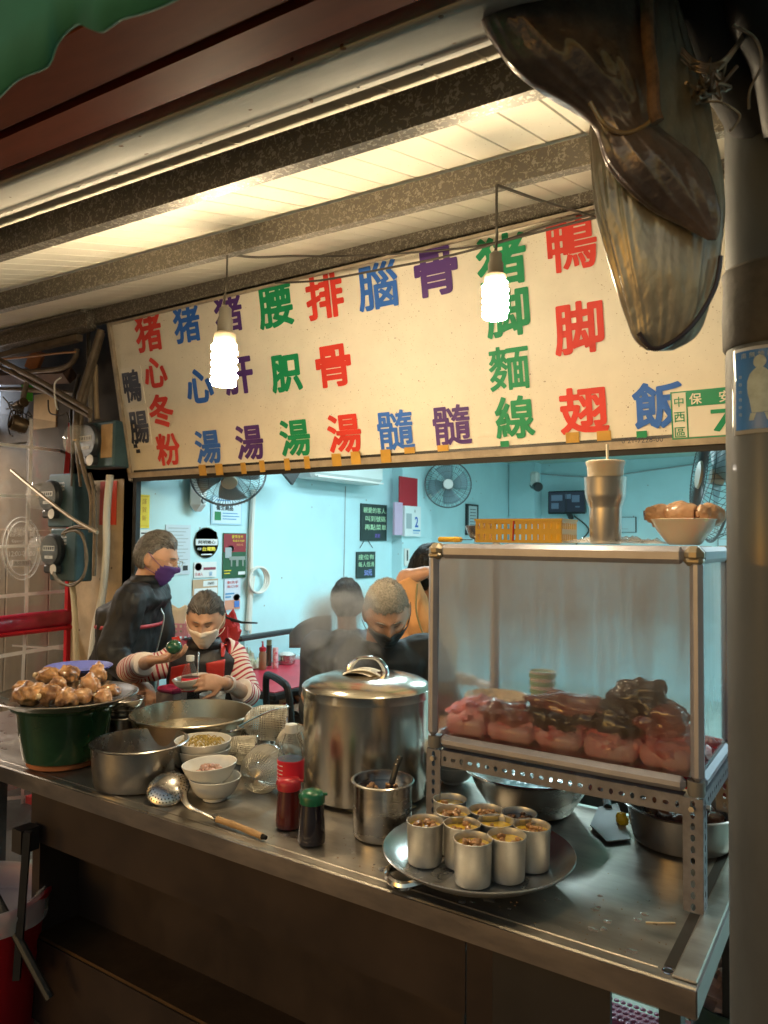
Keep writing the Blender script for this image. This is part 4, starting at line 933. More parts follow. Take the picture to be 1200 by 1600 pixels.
MB().box((0, 0, CH_ - .012), (X1 - X0 - .04, Y1 - Y0 - .04, .004)).build('top_sheet', mat('clear_acrylic', (.9, .9, .9), .1, alpha=.25), cs, smooth=0)
MB().box((0, 0, .012), (X1 - X0 - .04, Y1 - Y0 - .04, .008)).build('floor_sheet', mat('case_floor', (.6, .03, .05), .2, var=.3, coat=.6), cs, smooth=0)
MB().box((0, -.02, .022), (X1 - X0 - .07, Y1 - Y0 - .1, .012), bev=.004).build('meat_juice', mat('red_meat_juice', (.5, .02, .035), .08, coat=.8), cs)
# tubs and raw offal inside
tubm = mat('milky_pink_tub', (.97, .6, .6), .4, var=.35, vs=7, col2=(.9, .2, .24), alpha=.8, sss=.2, coat=.4); czb = CB + .03
tubs = [(-.236, -.08, .11), (-.118, -.08, .12), (.0, -.08, .11), (.118, -.08, .13), (.236, -.08, .1)]
for i, (x, y, w_) in enumerate(tubs):
    t = thing('offal_tub', ('leftmost', 'second from the left', 'middle', 'fourth from the left', 'rightmost')[i] + ' milky tub in the front row inside the glass case', 'tub', (so.x + x, so.y + y, czb), group='milky tubs of offal in the case')
    w_ = .1175; MB().box((0, 0, .026), (w_ * (.9 + .08 * (i % 2)), .15, .052 - .006 * (i % 3)), bev=.012).build('tub_body', tubm, t, smooth=70)
    MB().ball((.008 * (i % 2), .0, .038), (w_ * .6, .075, .046 - .006 * (i % 2)), 36, 26, amp=.3, fr=2.2, seed=i + 70).build('offal', mat('pink_offal', (.92, .45, .44), .4, var=.5, vs=12, col2=(.75, .1, .13), coat=.5, bump=.002), t)
liver = mat('raw_liver', (.03, .004, .007), .2, var=.4, vs=9, coat=.35, bump=.0015, bs=40)
lung = mat('pinkish_lobe', (.5, .16, .16), .2, var=.6, vs=16, coat=.6, bump=.002, bs=40)
for (px, py, hh, a, b, c, mt, sd, lab) in ((866, 1120, .375, .05, .035, .03, liver, 1, 'dark glossy liver piece in the middle of the case'), (915, 1112, .38, .045, .035, .028, liver, 2, 'rounded dark liver piece beside the big lobe'), (968, 1124, .37, .05, .04, .035, liver, 3, 'dark wine-red lobe hanging over the tubs'),
    (1000, 1094, .42, .055, .04, .045, liver, 4, 'largest dark liver on top of the heap at the right of the case'), (1032, 1120, .375, .05, .04, .032, lung, 5, 'marbled pink lobe at the right of the case'), (890, 1100, .39, .09, .04, .025, lung, 6, 'long pink slab behind the livers'), (790, 1115, .365, .06, .045, .025, lung, 8, 'pale pink slab left of the livers')):
    p = PY(px, py, SY0 + .062); m = MB().ball((0, 0, 0), (a * 1.2, b * .9, c * 1.12), 28, 20, amp=.38, fr=1.7, seed=sd); m.ball((a * .5, 0, -c * .3), (a * .6, b * .8, c * .8), 24, 16, amp=.5, fr=2, seed=sd + 20)
    m.v = [(x + p.x, y + p.y, max(z + p.z, CB + .032)) for x, y, z in m.v]
    tag(remesh(m, .0045, 'raw_liver' if mt is liver else 'raw_lobe', mt, disp=lambda q: .002 * noise.noise(q * 50)), lab, 'meat', 'raw offal inside the glass case')
p = PY(776, 1092, SY0 + .2); t = bowl_thing('pale bowl rim glowing behind the fogged glass at the left of the case', (p.x, p.y, p.z - .05), .085, .06, mat('warm_bowl', (.75, .6, .42), .3), name='case_bowl')
tag(MB().lathe(pot_prof(.06, p.z - .05 - czb, .06), (p.x, p.y, czb), 30).build('case_tin', steel_d), 'steel tin under the pale bowl inside the glass case', 'tin')
p = PY(848, 1072, SY0 + .25); t = thing('striped_cup', 'green banded white cup standing behind the livers in the case', 'cup', (p.x, p.y, p.z - .05)); gl_ = mat('pale_green_band', (.25, .5, .3), .4)
MB().lathe([(.0001, 0), (.028, 0), (.034, .09), (.031, .09), (.026, .004), (.0001, .004)], n=28).build('cup_body', mela_w, t)
for zz in (.02, .04, .06, .08): MB().lathe([(.0285 + zz * .067, zz - .006), (.0295 + zz * .067, zz - .006), (.0295 + zz * .067, zz + .004), (.0285 + zz * .067, zz + .004)], n=28).build('green_band', gl_, t)
tag(MB().box((p.x, p.y, (czb + p.z - .05) / 2), (.1, .08, p.z - .05 - czb), bev=.01).build('styrofoam_block', mela_w), 'white block under the green banded cup in the case', 'box')
# --- things on top of the case
TT = CTOP + .0015
def onT(px, py=848):   # point on the case top seen at px: choose depth by offset from the front edge
    pass
def top_pt(px, Y): p = PY(px, 845, Y); return V((p.x, p.y, TT))
q = top_pt(822, 1.68); yb = thing('yellow_basket', 'long yellow perforated plastic basket on top of the glass case', 'basket', q, rz=R(3)); yel = mat('yellow_plastic', (.62, .36, .02), .35, var=.15)
a = top_pt(756, 1.66); b = top_pt(888, 1.66); W_ = (b - a).length * .98; D_ = .12; H_ = .052
def holes(mb, o, u, L_, n, rows):
    o = V(o); u = V(u); 
    for j in range(rows):
        for i in range(n):
            c0 = o + u * (L_ * i / n) + V((0, 0, H_ * j / rows)); cw = L_ / n; ch = H_ / rows
            A_ = [c0, c0 + u * cw, c0 + u * cw + V((0, 0, ch)), c0 + V((0, 0, ch))]; B_ = [c0 + u * cw * f + V((0, 0, ch * g)) for f, g in ((.27, .22), (.73, .22), (.73, .75), (.27, .75))]
            mb.add(A_ + B_, [(k, (k + 1) % 4, 4 + (k + 1) % 4, 4 + k) for k in range(4)])
for (nm, o_, u_, L_, n) in (('side_wall', (-W_ / 2, -D_ / 2, .002), (1, 0, 0), W_, 14), ('side_wall', (-W_ / 2, D_ / 2, .002), (1, 0, 0), W_, 14), ('end_wall', (-W_ / 2, -D_ / 2, .002), (0, 1, 0), D_, 8), ('end_wall', (W_ / 2, -D_ / 2, .002), (0, 1, 0), D_, 8)):
    m = MB(); holes(m, o_, u_, L_, n, 2); m.build(nm, yel, yb, smooth=0, solid=.0022)
MB().box((0, 0, .002), (W_, D_, .003)).build('base_panel', yel, yb, smooth=0)
m = MB()
for (c_, d_) in (((0, -D_ / 2, H_ + .003), (W_ + .006, .006, .005)), ((0, D_ / 2, H_ + .003), (W_ + .006, .006, .005)), ((-W_ / 2, 0, H_ + .003), (.006, D_, .005)), ((W_ / 2, 0, H_ + .003), (.006, D_, .005))): m.box(c_, d_)
m.build('rim', yel, yb, smooth=0)
MB().tube([(-.01, -D_ / 2 - .003, 0.005), (-.008, -D_ / 2 - .003, H_)], .0022, 6).build('red_band', mat('rubber_band', (.6, .05, .02), .5), yb)
q = top_pt(752, 1.86); bowl_thing('small steel bowl behind the left end of the yellow basket', (q.x, q.y, TT), .045, .045, steel, name='steel_bowl')
q = top_pt(946, 1.66); tu = thing('steel_tumbler', 'tall dented steel tumbler holding a white plastic cup with a straw', 'tumbler', q)
zb = 1.66 * 1.0; 
MB().lathe([(.0001, 0), (.0325, 0), (.034, .004), (.0355, .078), (.0365, .086), (.0425, .102), (.0445, .112), (.046, .146), (.047, .15), (.0445, .15), (.043, .11), (.033, .08), (.0001, .06)], n=48).build('steel_body', mat('brushed_tumbler', (.6, .56, .52), .3, .8, .2, 4, stretch=(1, 1, .2)), tu)
MB().lathe([(.0001, .09), (.034, .09), (.0405, .176), (.042, .178), (.0435, .185), (.041, .187), (.0001, .188)], n=40).build('white_cup', mat('milky_cup', (.78, .7, .6), .3, sss=.1), tu)
MB().tube([(.006, 0, .15), (.004, 0, .225)], .003, 8).build('straw', mat('clear_straw', (.8, .75, .65), .3), tu)
# crumpled bag
q = top_pt(965, 1.72); wrap = mat('clear_wrap', (.9, .88, .84), .12, alpha=.35, coat=.6)
def crumple(name, label, c, rx, ry, h, seed, m=wrap):
    def f(u, v):
        x = (u - .5) * 2; y = (v - .5) * 2; e = max(0, 1 - max(abs(x), abs(y)) ** 3); p = V((x * 3, y * 3, seed))
        return (c[0] + x * rx * (1 + .12 * noise.noise(p)), c[1] + y * ry * (1 + .15 * noise.noise(p + V((9, 0, 0)))), c[2] + .002 + h * e * abs(.6 + noise.noise(p * 1.4) + .5 * noise.noise(p * 4)))
    return tag(MB().grid(f, 46, 30).build(name, m, smooth=80), label, 'bag')
crumple('plastic_bag', 'crumpled clear plastic bag spread on the case top between tumbler and trotter bowl', (q.x + .01, q.y - .035, TT), .115, .07, .014, 3)
q = top_pt(1069, 1.69); tb = thing('trotter_bowl', 'white plastic bowl heaped with pig trotters on top of the glass case', 'bowl', q)
MB().lathe([(.0001, 0), (.03, 0), (.035, .003), (.055, .03), (.068, .052), (.071, .055), (.069, .056), (.052, .032), (.03, .006), (.0001, .005)], n=44).build('bowl_body', mat('thin_white_plastic', (.78, .7, .62), .25, sss=.2, coat=.3), tb)
MB().lathe([(.041, .012), (.0475, .02), (.0478, .024), (.041, .014)], n=30).build('red_rim_print', mat('rubber_band'), tb)
trm = mat('pale_trotter', (.6, .36, .22), .4, var=.4, vs=16, bump=.001, bs=50, coat=.2, sss=.1)
for i, (dx, dy, dz, rz_, lab) in enumerate(((-.045, -.005, .068, .3, 'hollow-cut trotter at the left of the white bowl'), (.0, -.012, .07, -.1, 'pair-holed trotter in the middle of the white bowl'), (.05, .0, .068, .9, 'striated trotter pointing right out of the white bowl'), (-.01, .02, .075, .5, 'trotter at the back of the white bowl'))):
    t = thing('pig_trotter', lab, 'meat', (q.x + dx, q.y + dy, TT + dz - .008), rz=rz_, group='pig trotters in the white bowl')
    m = MB(); m.tube([(-.024, 0, 0), (0, 0, .005), (.028, 0, .002)], [.023, .026, .02], 18); m.tube([(0, .015, .005), (.03, .02, .0)], [.018, .014], 14); m.ball((-.022, -.008, .006), (.016, .015, .018), 14, 10, amp=.3, seed=i)
    remesh(m, .003, 'flesh', trm, t, disp=lambda p, s=i: .0016 * noise.noise(p * 90 + V((s, 0, 0))))
    MB().tube([(-.037, -.003, .004), (-.02, -.002, .006)], [.011, .009], 14).build('hollow', mat('dark_marrow', (.1, .04, .02), .5), t)
q = top_pt(706, 1.66); kn = thing('utility_knife', 'yellow utility knife lying on the left end of the case top', 'knife', q, rz=R(-2)); 
MB().box((-.005, 0, .007), (.068, .016, .013), bev=.004).build('handle', mat('yellow_plastic'), kn); MB().box((.012, 0, .0072), (.012, .0165, .0145), bev=.003).build('slider', mat('yellow_plastic'), kn)
MB().poly([(.028, -.006), (.05, -.004), (.06, .0), (.05, .005), (.028, .006)], T(0, 0, .008), th=.002).build('blade', black_m, kn, smooth=0)

# table added as clutter behind the case, blocking bright floor and its reflection
pt_ = thing('prep_table', 'dark work table, added behind the glass case, crowded with red tubs', 'table', (-.35, 2.42, 0)); MB().box((0, 0, .8), (1.3, .5, .03)).build('table_top', steel_d, pt_, smooth=0); [MB().box((sx, sy, .39), (.035, .035, .78)).build('leg', black_m, pt_, smooth=0) for sx in (-.62, .62) for sy in (-.22, .22)]
for k, (dx, c_, lab) in enumerate(((-.4, 'red_plastic', 'red tub nearest the stockpot on the prep table'), (-.1, 'dull_red_tub', 'dull red tub in the middle of the prep table'), (.22, 'red_plastic', 'red tub at the right end of the prep table'))):
    mm_ = mat(c_, (.3, .05, .04), .4); t = thing('red_tub', lab, 'tub', (-.35 + dx, 2.4, .816), group='red tubs behind the glass case'); MB().lathe([(.0001, 0), (.1, 0), (.125, .13), (.13, .135), (.12, .135), (.095, .01), (.0001, .01)], n=30).build('tub_body', mm_, t)

# crumbs and splashes on the steel
rnd = random.Random(31); m = MB()
for i in range(150):
    px = rnd.uniform(420, 1060); py = rnd.uniform(0, 1); y0 = 1330 + .333 * (px - 430); q = P(px, y0 - 20 - 120 * py ** 1.5)
    if q.x > CX1 - .07 or q.y < CY0 + .02: continue
    r_ = rnd.uniform(.0006, .0022); m.ball((q.x, q.y, CT - .0015), (r_, r_ * rnd.uniform(.5, 1), r_ * .5), 6, 4)
tag(m.build('crumbs', mat('brown_crumbs', (.25, .14, .06), .6)), 'tiny brown crumbs scattered on the steel counter', 'crumbs', kind='stuff')
m = MB()
for i in range(26):
    px = rnd.uniform(430, 1040); y0 = 1330 + .333 * (px - 430); q = P(px, y0 - 15 - 90 * rnd.random())
    if q.x > CX1 - .08 or q.y < CY0 + .03: continue
    m.lathe([(rnd.uniform(.003, .012), 0), (.0001, .0012)], (q.x, q.y, CT - .0019), 18, wob=.6, seed=i)
tag(m.build('water_drops', mat('water_drop', (.5, .45, .4), .05, trans=.6, coat=1)), 'small water splashes on the steel counter', 'water', kind='stuff')
# ============================================================ LEFT SIDE: curtain, red barrier, meters, pipes
CXX = PX(40, 800, -3.86).x; CXc = -4.15
# clear plastic curtain
cur = bpy.data.materials.new('clear_curtain'); cur.use_nodes = True; nt = cur.node_tree; N = nt.nodes; L = nt.links; N.clear()
out = N.new('ShaderNodeOutputMaterial'); t1 = N.new('ShaderNodeBsdfTransparent'); t1.inputs[0].default_value = (.9, .9, .9, 1)
g1 = N.new('ShaderNodeBsdfGlossy'); g1.inputs['Roughness'].default_value = .18; d1 = N.new('ShaderNodeBsdfDiffuse'); d1.inputs[0].default_value = (.6, .58, .56, 1)
nz = N.new('ShaderNodeTexNoise'); nz.inputs['Scale'].default_value = 5; tc = N.new('ShaderNodeTexCoord'); L.new(tc.outputs['Object'], nz.inputs['Vector'])
bp = N.new('ShaderNodeBump'); bp.inputs['Distance'].default_value = .02; L.new(nz.outputs['Fac'], bp.inputs['Height']); L.new(bp.outputs[0], g1.inputs['Normal'])
a1 = N.new('ShaderNodeMixShader'); mr = N.new('ShaderNodeMapRange'); mr.inputs['From Min'].default_value = .35; mr.inputs['From Max'].default_value = .75; mr.inputs['To Min'].default_value = .04; mr.inputs['To Max'].default_value = .4
L.new(nz.outputs['Fac'], mr.inputs[0]); L.new(mr.outputs[0], a1.inputs[0]); L.new(t1.outputs[0], a1.inputs[1]); L.new(d1.outputs[0], a1.inputs[2])
a2 = N.new('ShaderNodeMixShader'); a2.inputs[0].default_value = .12; L.new(a1.outputs[0], a2.inputs[1]); L.new(g1.outputs[0], a2.inputs[2]); L.new(a2.outputs[0], out.inputs[0])
def cx(y, z): return CXc + .012 * math.sin(y * 9 + z * 2) + .008 * math.sin(z * 7)
ct_ = thing('clear_curtain', 'clear plastic curtain sheet with a printed white grid and opening hours at the far left', 'curtain')
yA, yB = 1.35, PX(113, 800, -4.15).y; zT = PX(60, 655, CXc).z
MB().grid(lambda u, v: (cx(yA + (yB - yA) * u, .1 + (zT - .1) * v), yA + (yB - yA) * u, .1 + (zT - .1) * v), 40, 40).build('sheet', cur, ct_, smooth=80)
wl = mat('white_grid_print', (.88, .86, .82), .5)
def cstrip(p0, p1, w_, n=20, name='grid_line'):
    a = PX(p0[0], p0[1], CXc); b = PX(p1[0], p1[1], CXc); m = MB(); vs = []
    d = (b - a).normalized(); s_ = V((0, -d.z, d.y)) * w_ / 2
    for i in range(n + 1):
        q = a.lerp(b, i / n)
        for k in (1, -1): r_ = q + s_ * k; vs.append((cx(r_.y, r_.z) + .004, r_.y, r_.z))
    m.add(vs, [(2 * i, 2 * i + 1, 2 * i + 3, 2 * i + 2) for i in range(n)]); m.build(name, wl, ct_, smooth=80)
for q in (((46, 655), (44, 760), .02), ((44, 760), (38, 1062), .02), ((38, 1062), (34, 1300), .02), ((-40, 690), (112, 707), .018), ((-40, 773), (110, 777), .018), ((-40, 856), (110, 850), .018), ((-40, 936), (110, 922), .02), ((-40, 1033), (110, 1007), .022), ((20, 1009), (110, 1015), .01), ((-40, 1250), (45, 1245), .02), ((-40, 1290), (45, 1270), .014)):
    cstrip(*q)
def cpt(px, py):
    p = PX(px, py, CXc); return V((cx(p.y, p.z) + .008, p.y, p.z))
for (rx, ry) in ((28.5, 49), (23, 42)):
    MB().tube([cpt(34 + rx * math.cos(a), 857 + ry * math.sin(a)) for a in [i * 2 * pi / 40 for i in range(40)]], .0028, 4, closed=True).build('oval_print', wl, ct_)
def ctext(s_, px, py, hpx, wpx, m_=wl, bold=0, off=.006):
    p = cpt(px, py); a = cpt(px - wpx / 2, py); b = cpt(px + wpx / 2, py); t = cpt(px, py - hpx / 2); u = cpt(px, py + hpx / 2)
    m = MB(); text(m, s_, face_X((p.x + off, p.y, p.z)), (t - u).length, wd=(b - a).length, bold=bold); m.build('printed_text', m_, ct_, smooth=0)
ctext('營業時間', 34, 831, 15, 40); ctext('Opening Hours', 36, 846, 6, 36); ctext('12:00-20:00', 34, 865, 8, 40)
p = cpt(33, 880); MB().box((p.x + .002, p.y, p.z), (.003, .11, .036)).build('white_block', wl, ct_, smooth=0)
ctext('為您服務', 33, 880, 7, 24, mat('print_grey', (.3, .28, .25), .6))
settle(ct_)
# red padded barrier
redv = mat('red_vinyl_padding', (.42, .012, .04), .3, var=.3, vs=6, coat=.4, bump=.003, bs=14)
rb = thing('red_barrier', 'red padded horizontal bar on a red steel post at the far left', 'barrier')
a = PX(-60, 985, -4.0); b = PX(112, 964, -4.0)
MB().tube(spline([a, a.lerp(b, .5) + V((0, 0, .004)), b], 8), .05, 16, flat=((1, 0, 0), .5)).build('padded_bar', redv, rb)
a = PX(-60, 1000, -3.98); b = PX(112, 980, -3.98); m = MB(); m.tube([a, b], .012, 4); m.build('lower_flap', mat('red_paint', (.5, .01, .02), .4), rb)
pz = PX(109, 900, -4.0); MB().box((-4.0, pz.y, .85), (.03, .04, 1.7)).build('post', mat('red_paint'), rb)
MB().box((-4.0, pz.y, .02), (.3, .3, .04)).build('foot', mat('red_paint'), rb)
settle(rb)
tag(MB().tube([PY(104, 745, 2.6), PY(112, 655, 2.6)], .02, 4).build('red_strip', mat('red_paint')), 'narrow glossy red strip above the meters beside the curtain', 'strip')
sp_p = PX(86, 940, -3.7)
# meters
mb_blue = mat('blue_meter_box', (.045, .1, .125), .45, .2, .35, 9); brass = mat('meter_glass', (.8, .8, .78), .06, alpha=.22, coat=1)
bakel = mat('black_meter_base', (.03, .035, .04), .35); dial = mat('meter_dial', (.7, .7, .66), .4, var=.3, vs=40)
def meter(label, px, py, r, boxw, boxh, Y, sidetan=False):
    p = PY(px, py, Y); t = thing('electric_meter', label, 'electric meter', (p.x, p.y, p.z - boxh * .62), group='electricity meters on the tan wall')
    k = boxh * .62
    MB().box((boxw * .28, .03, k - boxh * .08), (boxw, .11, boxh), bev=.008).build('box_body', mb_blue, t, smooth=30)
    MB().box((0, -.03, k - r * 1.25), (r * 1.5, .06, r * .6), bev=.01).build('terminal_cover', bakel, t, smooth=30)
    F = Matrix.Translation((0, -.03, k)) @ Matrix.Rotation(R(90), 4, 'X')
    MB().lathe([(r * 1.12, -.01), (r * 1.14, .02), (r * 1.02, .035), (r * .98, .035)], n=36, M=F).build('black_ring', bakel, t)
    MB().lathe([(.0001, .028), (r * .9, .028), (r * .9, .03), (.0001, .031)], n=30, M=F).build('dial_plate', dial, t)
    m = MB(); m.lathe([(r * .98, .033), (r * .97, .09), (r * .9, .115), (r * .7, .128), (.0001, .133)], n=40, M=F); m.build('glass_dome', brass, t)
    m = MB(); m.box((0, -.065, k + r * .15), (r * 1.3, .004, r * .34)); m.box((0, -.065, k - r * .45), (r * .9, .004, r * .2)); m.build('nameplate', mat('meter_plate_white', (.7, .68, .62), .5), t, smooth=0)
    m = MB()
    for i in range(5): m.box((r * (-.5 + .25 * i), -.0675, k + r * .15), (r * .13, .002, r * .2))
    text(m, 'kWh', face_Y((0, -.0675, k - r * .45)), r * .12); m.build('counter_digits', black_m, t, smooth=0)
    MB().lathe([(.0001, 0), (r * .55, 0), (r * .55, .004), (.0001, .004)], n=24, M=Matrix.Translation((r * .1, -.0, k)) @ Matrix.Rotation(R(90), 4, 'X') @ T(0, 0, .06)).build('spinning_disc', alum, t)
    if sidetan: MB().box((boxw * .55, -.028, k - boxh * .02), (boxw * .36, .006, boxh * .72)).build('peeling_tan_label', mat('peeling_label', (.55, .38, .2), .7, var=.35, vs=12), t, smooth=0)
    else:
        m = MB()
        for i in range(3): text(m, '電表號碼', face_Y((boxw * .33, -.0275, k + r * .9 - i * .018)), .012)
        m.build('white_print', mat('white_print'), t, smooth=0)
    st_ = MB(); st_.lathe([(.0001, 0), (r * .36, 0), (r * .36, .002), (.0001, .002)], n=16, M=Matrix.Translation((r * .5, -.062, k - r * 1.25)) @ Matrix.Rotation(R(90), 4, 'X')); st_.build('round_tag', mat('meter_plate_white'), t, smooth=0)
    return t
meter('highest electricity meter, tan paper on its box, left of the menu board', 149, 691, .085, .25, .25, 2.5, True)
meter('middle electricity meter on a blue box beside the curtain', 90, 776, .08, .24, .3, 2.48)
meter('lowest electricity meter, cable coiled round it', 93, 860, .082, .24, .29, 2.46)
# pipes and cables up the corner
rnd = random.Random(5)
def vpipe(label, pts, r, m_=pipe_m, Y=2.5, name='conduit_pipe', grp='pipes and cables running up the wall corner', cat='pipe'):
    return tag(MB().tube(spline([PY(a, b, Y) for a, b in pts], 8), r, 10).build(name, m_), label, cat, grp)
vpipe('thick brown pipe rising steeply to the roof beside the menu board', [(119, 690), (121, 640), (135, 590), (158, 515)], .019, Y=2.42)
vpipe('second brown pipe rising beside the thick one', [(124, 690), (128, 640), (146, 570), (160, 520)], .015, Y=2.44)
vpipe('vertical grey pipe ending above the top meter', [(141, 660), (141, 600), (139, 560), (138, 520)], .012, Y=2.52, m_=grey_cable)
vpipe('pale vertical pipe stub right of the grey pipe', [(152, 655), (150, 620), (149, 570)], .014, Y=2.54, m_=mat('pale_dusty_pipe', (.38, .28, .17), .6, var=.3))
vpipe('thin brown cable beside the top meter', [(126, 760), (120, 700), (117, 660), (116, 620)], .009, Y=2.45)
vpipe('bent brown cable running down to the middle meter', [(142, 832), (143, 780), (134, 745), (121, 690)], .012, Y=2.38)
vpipe('straight brown cable down the blue box side', [(147, 900), (149, 840), (147, 770), (140, 740)], .01, Y=2.38)
vpipe('dark cable left of the top meter', [(113, 760), (114, 700), (112, 640), (124, 585)], .011, Y=2.46, m_=rope_dark)
vpipe('curved conduit sweeping left under the galvanised channel', [(120, 545), (117, 560), (105, 572), (80, 578), (30, 582)], .015, Y=2.5)
vpipe('thin orange-brown cable under the galvanised channel', [(-10, 562), (40, 558), (90, 552), (118, 550)], .006, Y=2.44, m_=mat('orange_cable', (.35, .16, .05), .5))
vpipe('white plastic pipe running down the tan wall to the counter', [(172, 742), (167, 800), (166, 860), (160, 930), (148, 985), (140, 1060)], .02, Y=2.56, m_=white_cable)
vpipe('narrow cream pipe beside the red post', [(112, 905), (117, 960), (121, 1080)], .016, Y=2.55, m_=mat('cream_pipe', (.6, .5, .33), .5))
vpipe('slanting steel rod from the curtain to the lowest meter', [(18, 735), (60, 770), (110, 808), (152, 832)], .009, Y=2.25, m_=mat('bare_rod', (.45, .38, .28), .4, .6), name='steel_rod', cat='rod')
vpipe('long dusty diagonal pipe crossing from the top left to the meters', [(-12, 556), (60, 594), (100, 618), (141, 643)], .014, Y=2.3, name='diagonal_pipe')
vpipe('second dusty diagonal pipe just below the long one', [(-12, 567), (60, 604), (100, 628), (140, 650)], .013, Y=2.32, name='diagonal_pipe')
vpipe('horizontal galvanised tube behind the hanging lamp', [(-20, 607), (60, 610), (138, 617)], .016, Y=2.58, name='steel_tube')
vpipe('short upright tube carrying the hanging lamp', [(42, 598), (36, 622), (33, 640)], .014, Y=2.3, name='lamp_arm')
vpipe('thin looped wire under the diagonal pipes', [(75, 625), (78, 645), (95, 648), (104, 645), (108, 660)], .004, Y=2.35, m_=rope_dark, name='loop_wire', cat='wire')
vpipe('white tie wire twisted around the diagonal pipe', [(95, 590), (86, 598), (85, 612), (87, 630), (90, 640)], .004, Y=2.27, m_=white_cable, name='tie_wire', cat='wire')
# coiled cable round the lowest meter
m = MB()
for k in range(5):
    m.tube(spline([PY(x + rnd.uniform(-2, 2), y + rnd.uniform(-2, 2), 2.3 - .01 * k) for x, y in ((152, 830), (130, 822), (110, 826), (98, 836), (110, 828), (128, 836), (135, 870), (130, 900), (112, 914), (92, 908), (84, 895))], 6), .0045, 6)
tag(m.build('cable_coil', grey_cable), 'coil of grey cable looped round the lowest electricity meter', 'cable')
# hanging work lamp
p = PY(24, 650, 2.28); wlp = thing('work_lamp', 'small dark unlit lamp wrapped in wire hanging at the far left', 'lamp', p)
cm = mat('rusty_lamp_metal', (.12, .08, .045), .4, .6, .4, 30)
F = Matrix.Translation((.02, 0, -.045)) @ Matrix.Rotation(R(75), 4, 'X') @ Matrix.Rotation(R(-12), 4, 'Y')
MB().lathe([(.0001, -.05), (.04, -.05), (.045, .02), (.038, .032), (.034, .02), (.02, .012), (.018, .02), (.008, .022), (.0001, .01)], n=30, M=F).build('lamp_body', cm, wlp)
F = Matrix.Translation((.03, 0, .06)) @ Matrix.Rotation(R(80), 4, 'Y')
MB().lathe([(.0001, -.04), (.018, -.04), (.022, -.02), (.022, .02), (.014, .03), (.014, .045), (.026, .048), (.026, .056), (.0001, .058)], n=20, M=F).build('bracket_knob', cm, wlp)
m = MB()
for k in range(6): m.tube(spline([(rnd.uniform(-.07, .08), rnd.uniform(-.05, .05), rnd.uniform(-.1, .08)) for _ in range(5)], 6), .0035, 5)
m.tube(spline([(-.13, 0, .12), (-.06, 0, .07), (0, 0, .04), (.03, -.02, .0)], 6), .004, 5); m.tube(spline([(-.05, 0, .03), (-.07, 0, -.04), (-.05, 0, -.1), (-.02, 0, -.11)], 6), .004, 5)
m.build('twisted_wire', rope_dark, wlp)
# galvanised channel and clutter above
a = PY(-60, 530, 2.45); b = PY(142, 541, 2.45)
chn = thing('galvanised_channel', 'short horizontal galvanised channel below the roof at the far left', 'beam')
MB().box(((a.x + b.x) / 2, 2.45, (a.z + b.z) / 2 + .02), (abs(b.x - a.x), .06, .075)).build('web', galv, chn, smooth=0)
MB().box(((a.x + b.x) / 2, 2.43, (a.z + b.z) / 2 - .02), (abs(b.x - a.x), .1, .01)).build('lower_flange', galv, chn, smooth=0)
MB().box(((a.x + b.x) / 2 - .06, 2.46, (a.z + b.z) / 2 - .05), (abs(b.x - a.x) - .12, .04, .035)).build('lower_rail', pipe_m, chn, smooth=0)
MB().box(((a.x + b.x) / 2, 2.43, (a.z + b.z) / 2 + .062), (abs(b.x - a.x), .1, .01)).build('upper_flange', galv, chn, smooth=0)
settle(chn)
for k, (x0, y0, x1, y1, h_, c, lab) in enumerate(((-20, 505, 75, 497, .03, (.2, .16, .1), 'dusty board stored highest under the roof at the left'), (10, 488, 60, 492, .02, (.5, .42, .3), 'pale thin board stored under the roof'), (-20, 590, 110, 586, .05, (.1, .05, .03), 'dark red-brown plank behind the diagonal pipes'), (50, 575, 60, 550, .05, (.3, .1, .03), 'short orange-brown block behind the conduit'), (30, 490, 45, 505, .03, (.3, .25, .2), 'small grey board end under the roof'), (-20, 520, 40, 512, .02, (.28, .22, .14), 'thin dusty board above the channel'))):
    a = PY(x0, y0, 2.56); b = PY(x1, y1, 2.56); m = MB(); m.tube([a, b], h_, 4); tag(m.build('stored_plank', mat('plank_%d' % k, c, .7, var=.4, vs=10), smooth=0), lab, 'plank', 'boards stored under the canopy')
struct(MB().box((-4.6, 2.75, 2.55), (1.9, .06, .75)), 'dark_upper_wall', mat('dark_grimy_wall'))
tag(MB().box(tuple(PY(72, 642, 2.66)), (.24, .02, .22)).build('tan_board', mat('tan_panel', (.5, .35, .17), .7, var=.2), smooth=0), 'tan board panel behind the hanging lamp', 'board')
tag(MB().box(tuple(PY(42, 614, 2.6)), (.05, .05, .1)).build('green_tape', mat('green_tape', (.05, .3, .03), .4), smooth=0), 'bright green tape on the tube behind the hanging lamp', 'tape')
p = PY(169, 786, FY - .004); rs = thing('red_couplet', 'red paper strip pasted on the tan wall beside the blue meter boxes', 'paper', p)
MB().box((0, 0, 0), (.15, .003, .25)).build('paper', mat('red_paper', (.6, .05, .02), .6), rs, smooth=0)
m = MB(); text(m, '福', face_Y((0, -.003, .05)), .07, bold=.02); text(m, '春', face_Y((0, -.003, -.06)), .07, bold=.02); m.build('faded_lettering', mat('faded_gold', (.5, .2, .03), .5), rs, smooth=0)
p = PX(87, 935, -3.9)
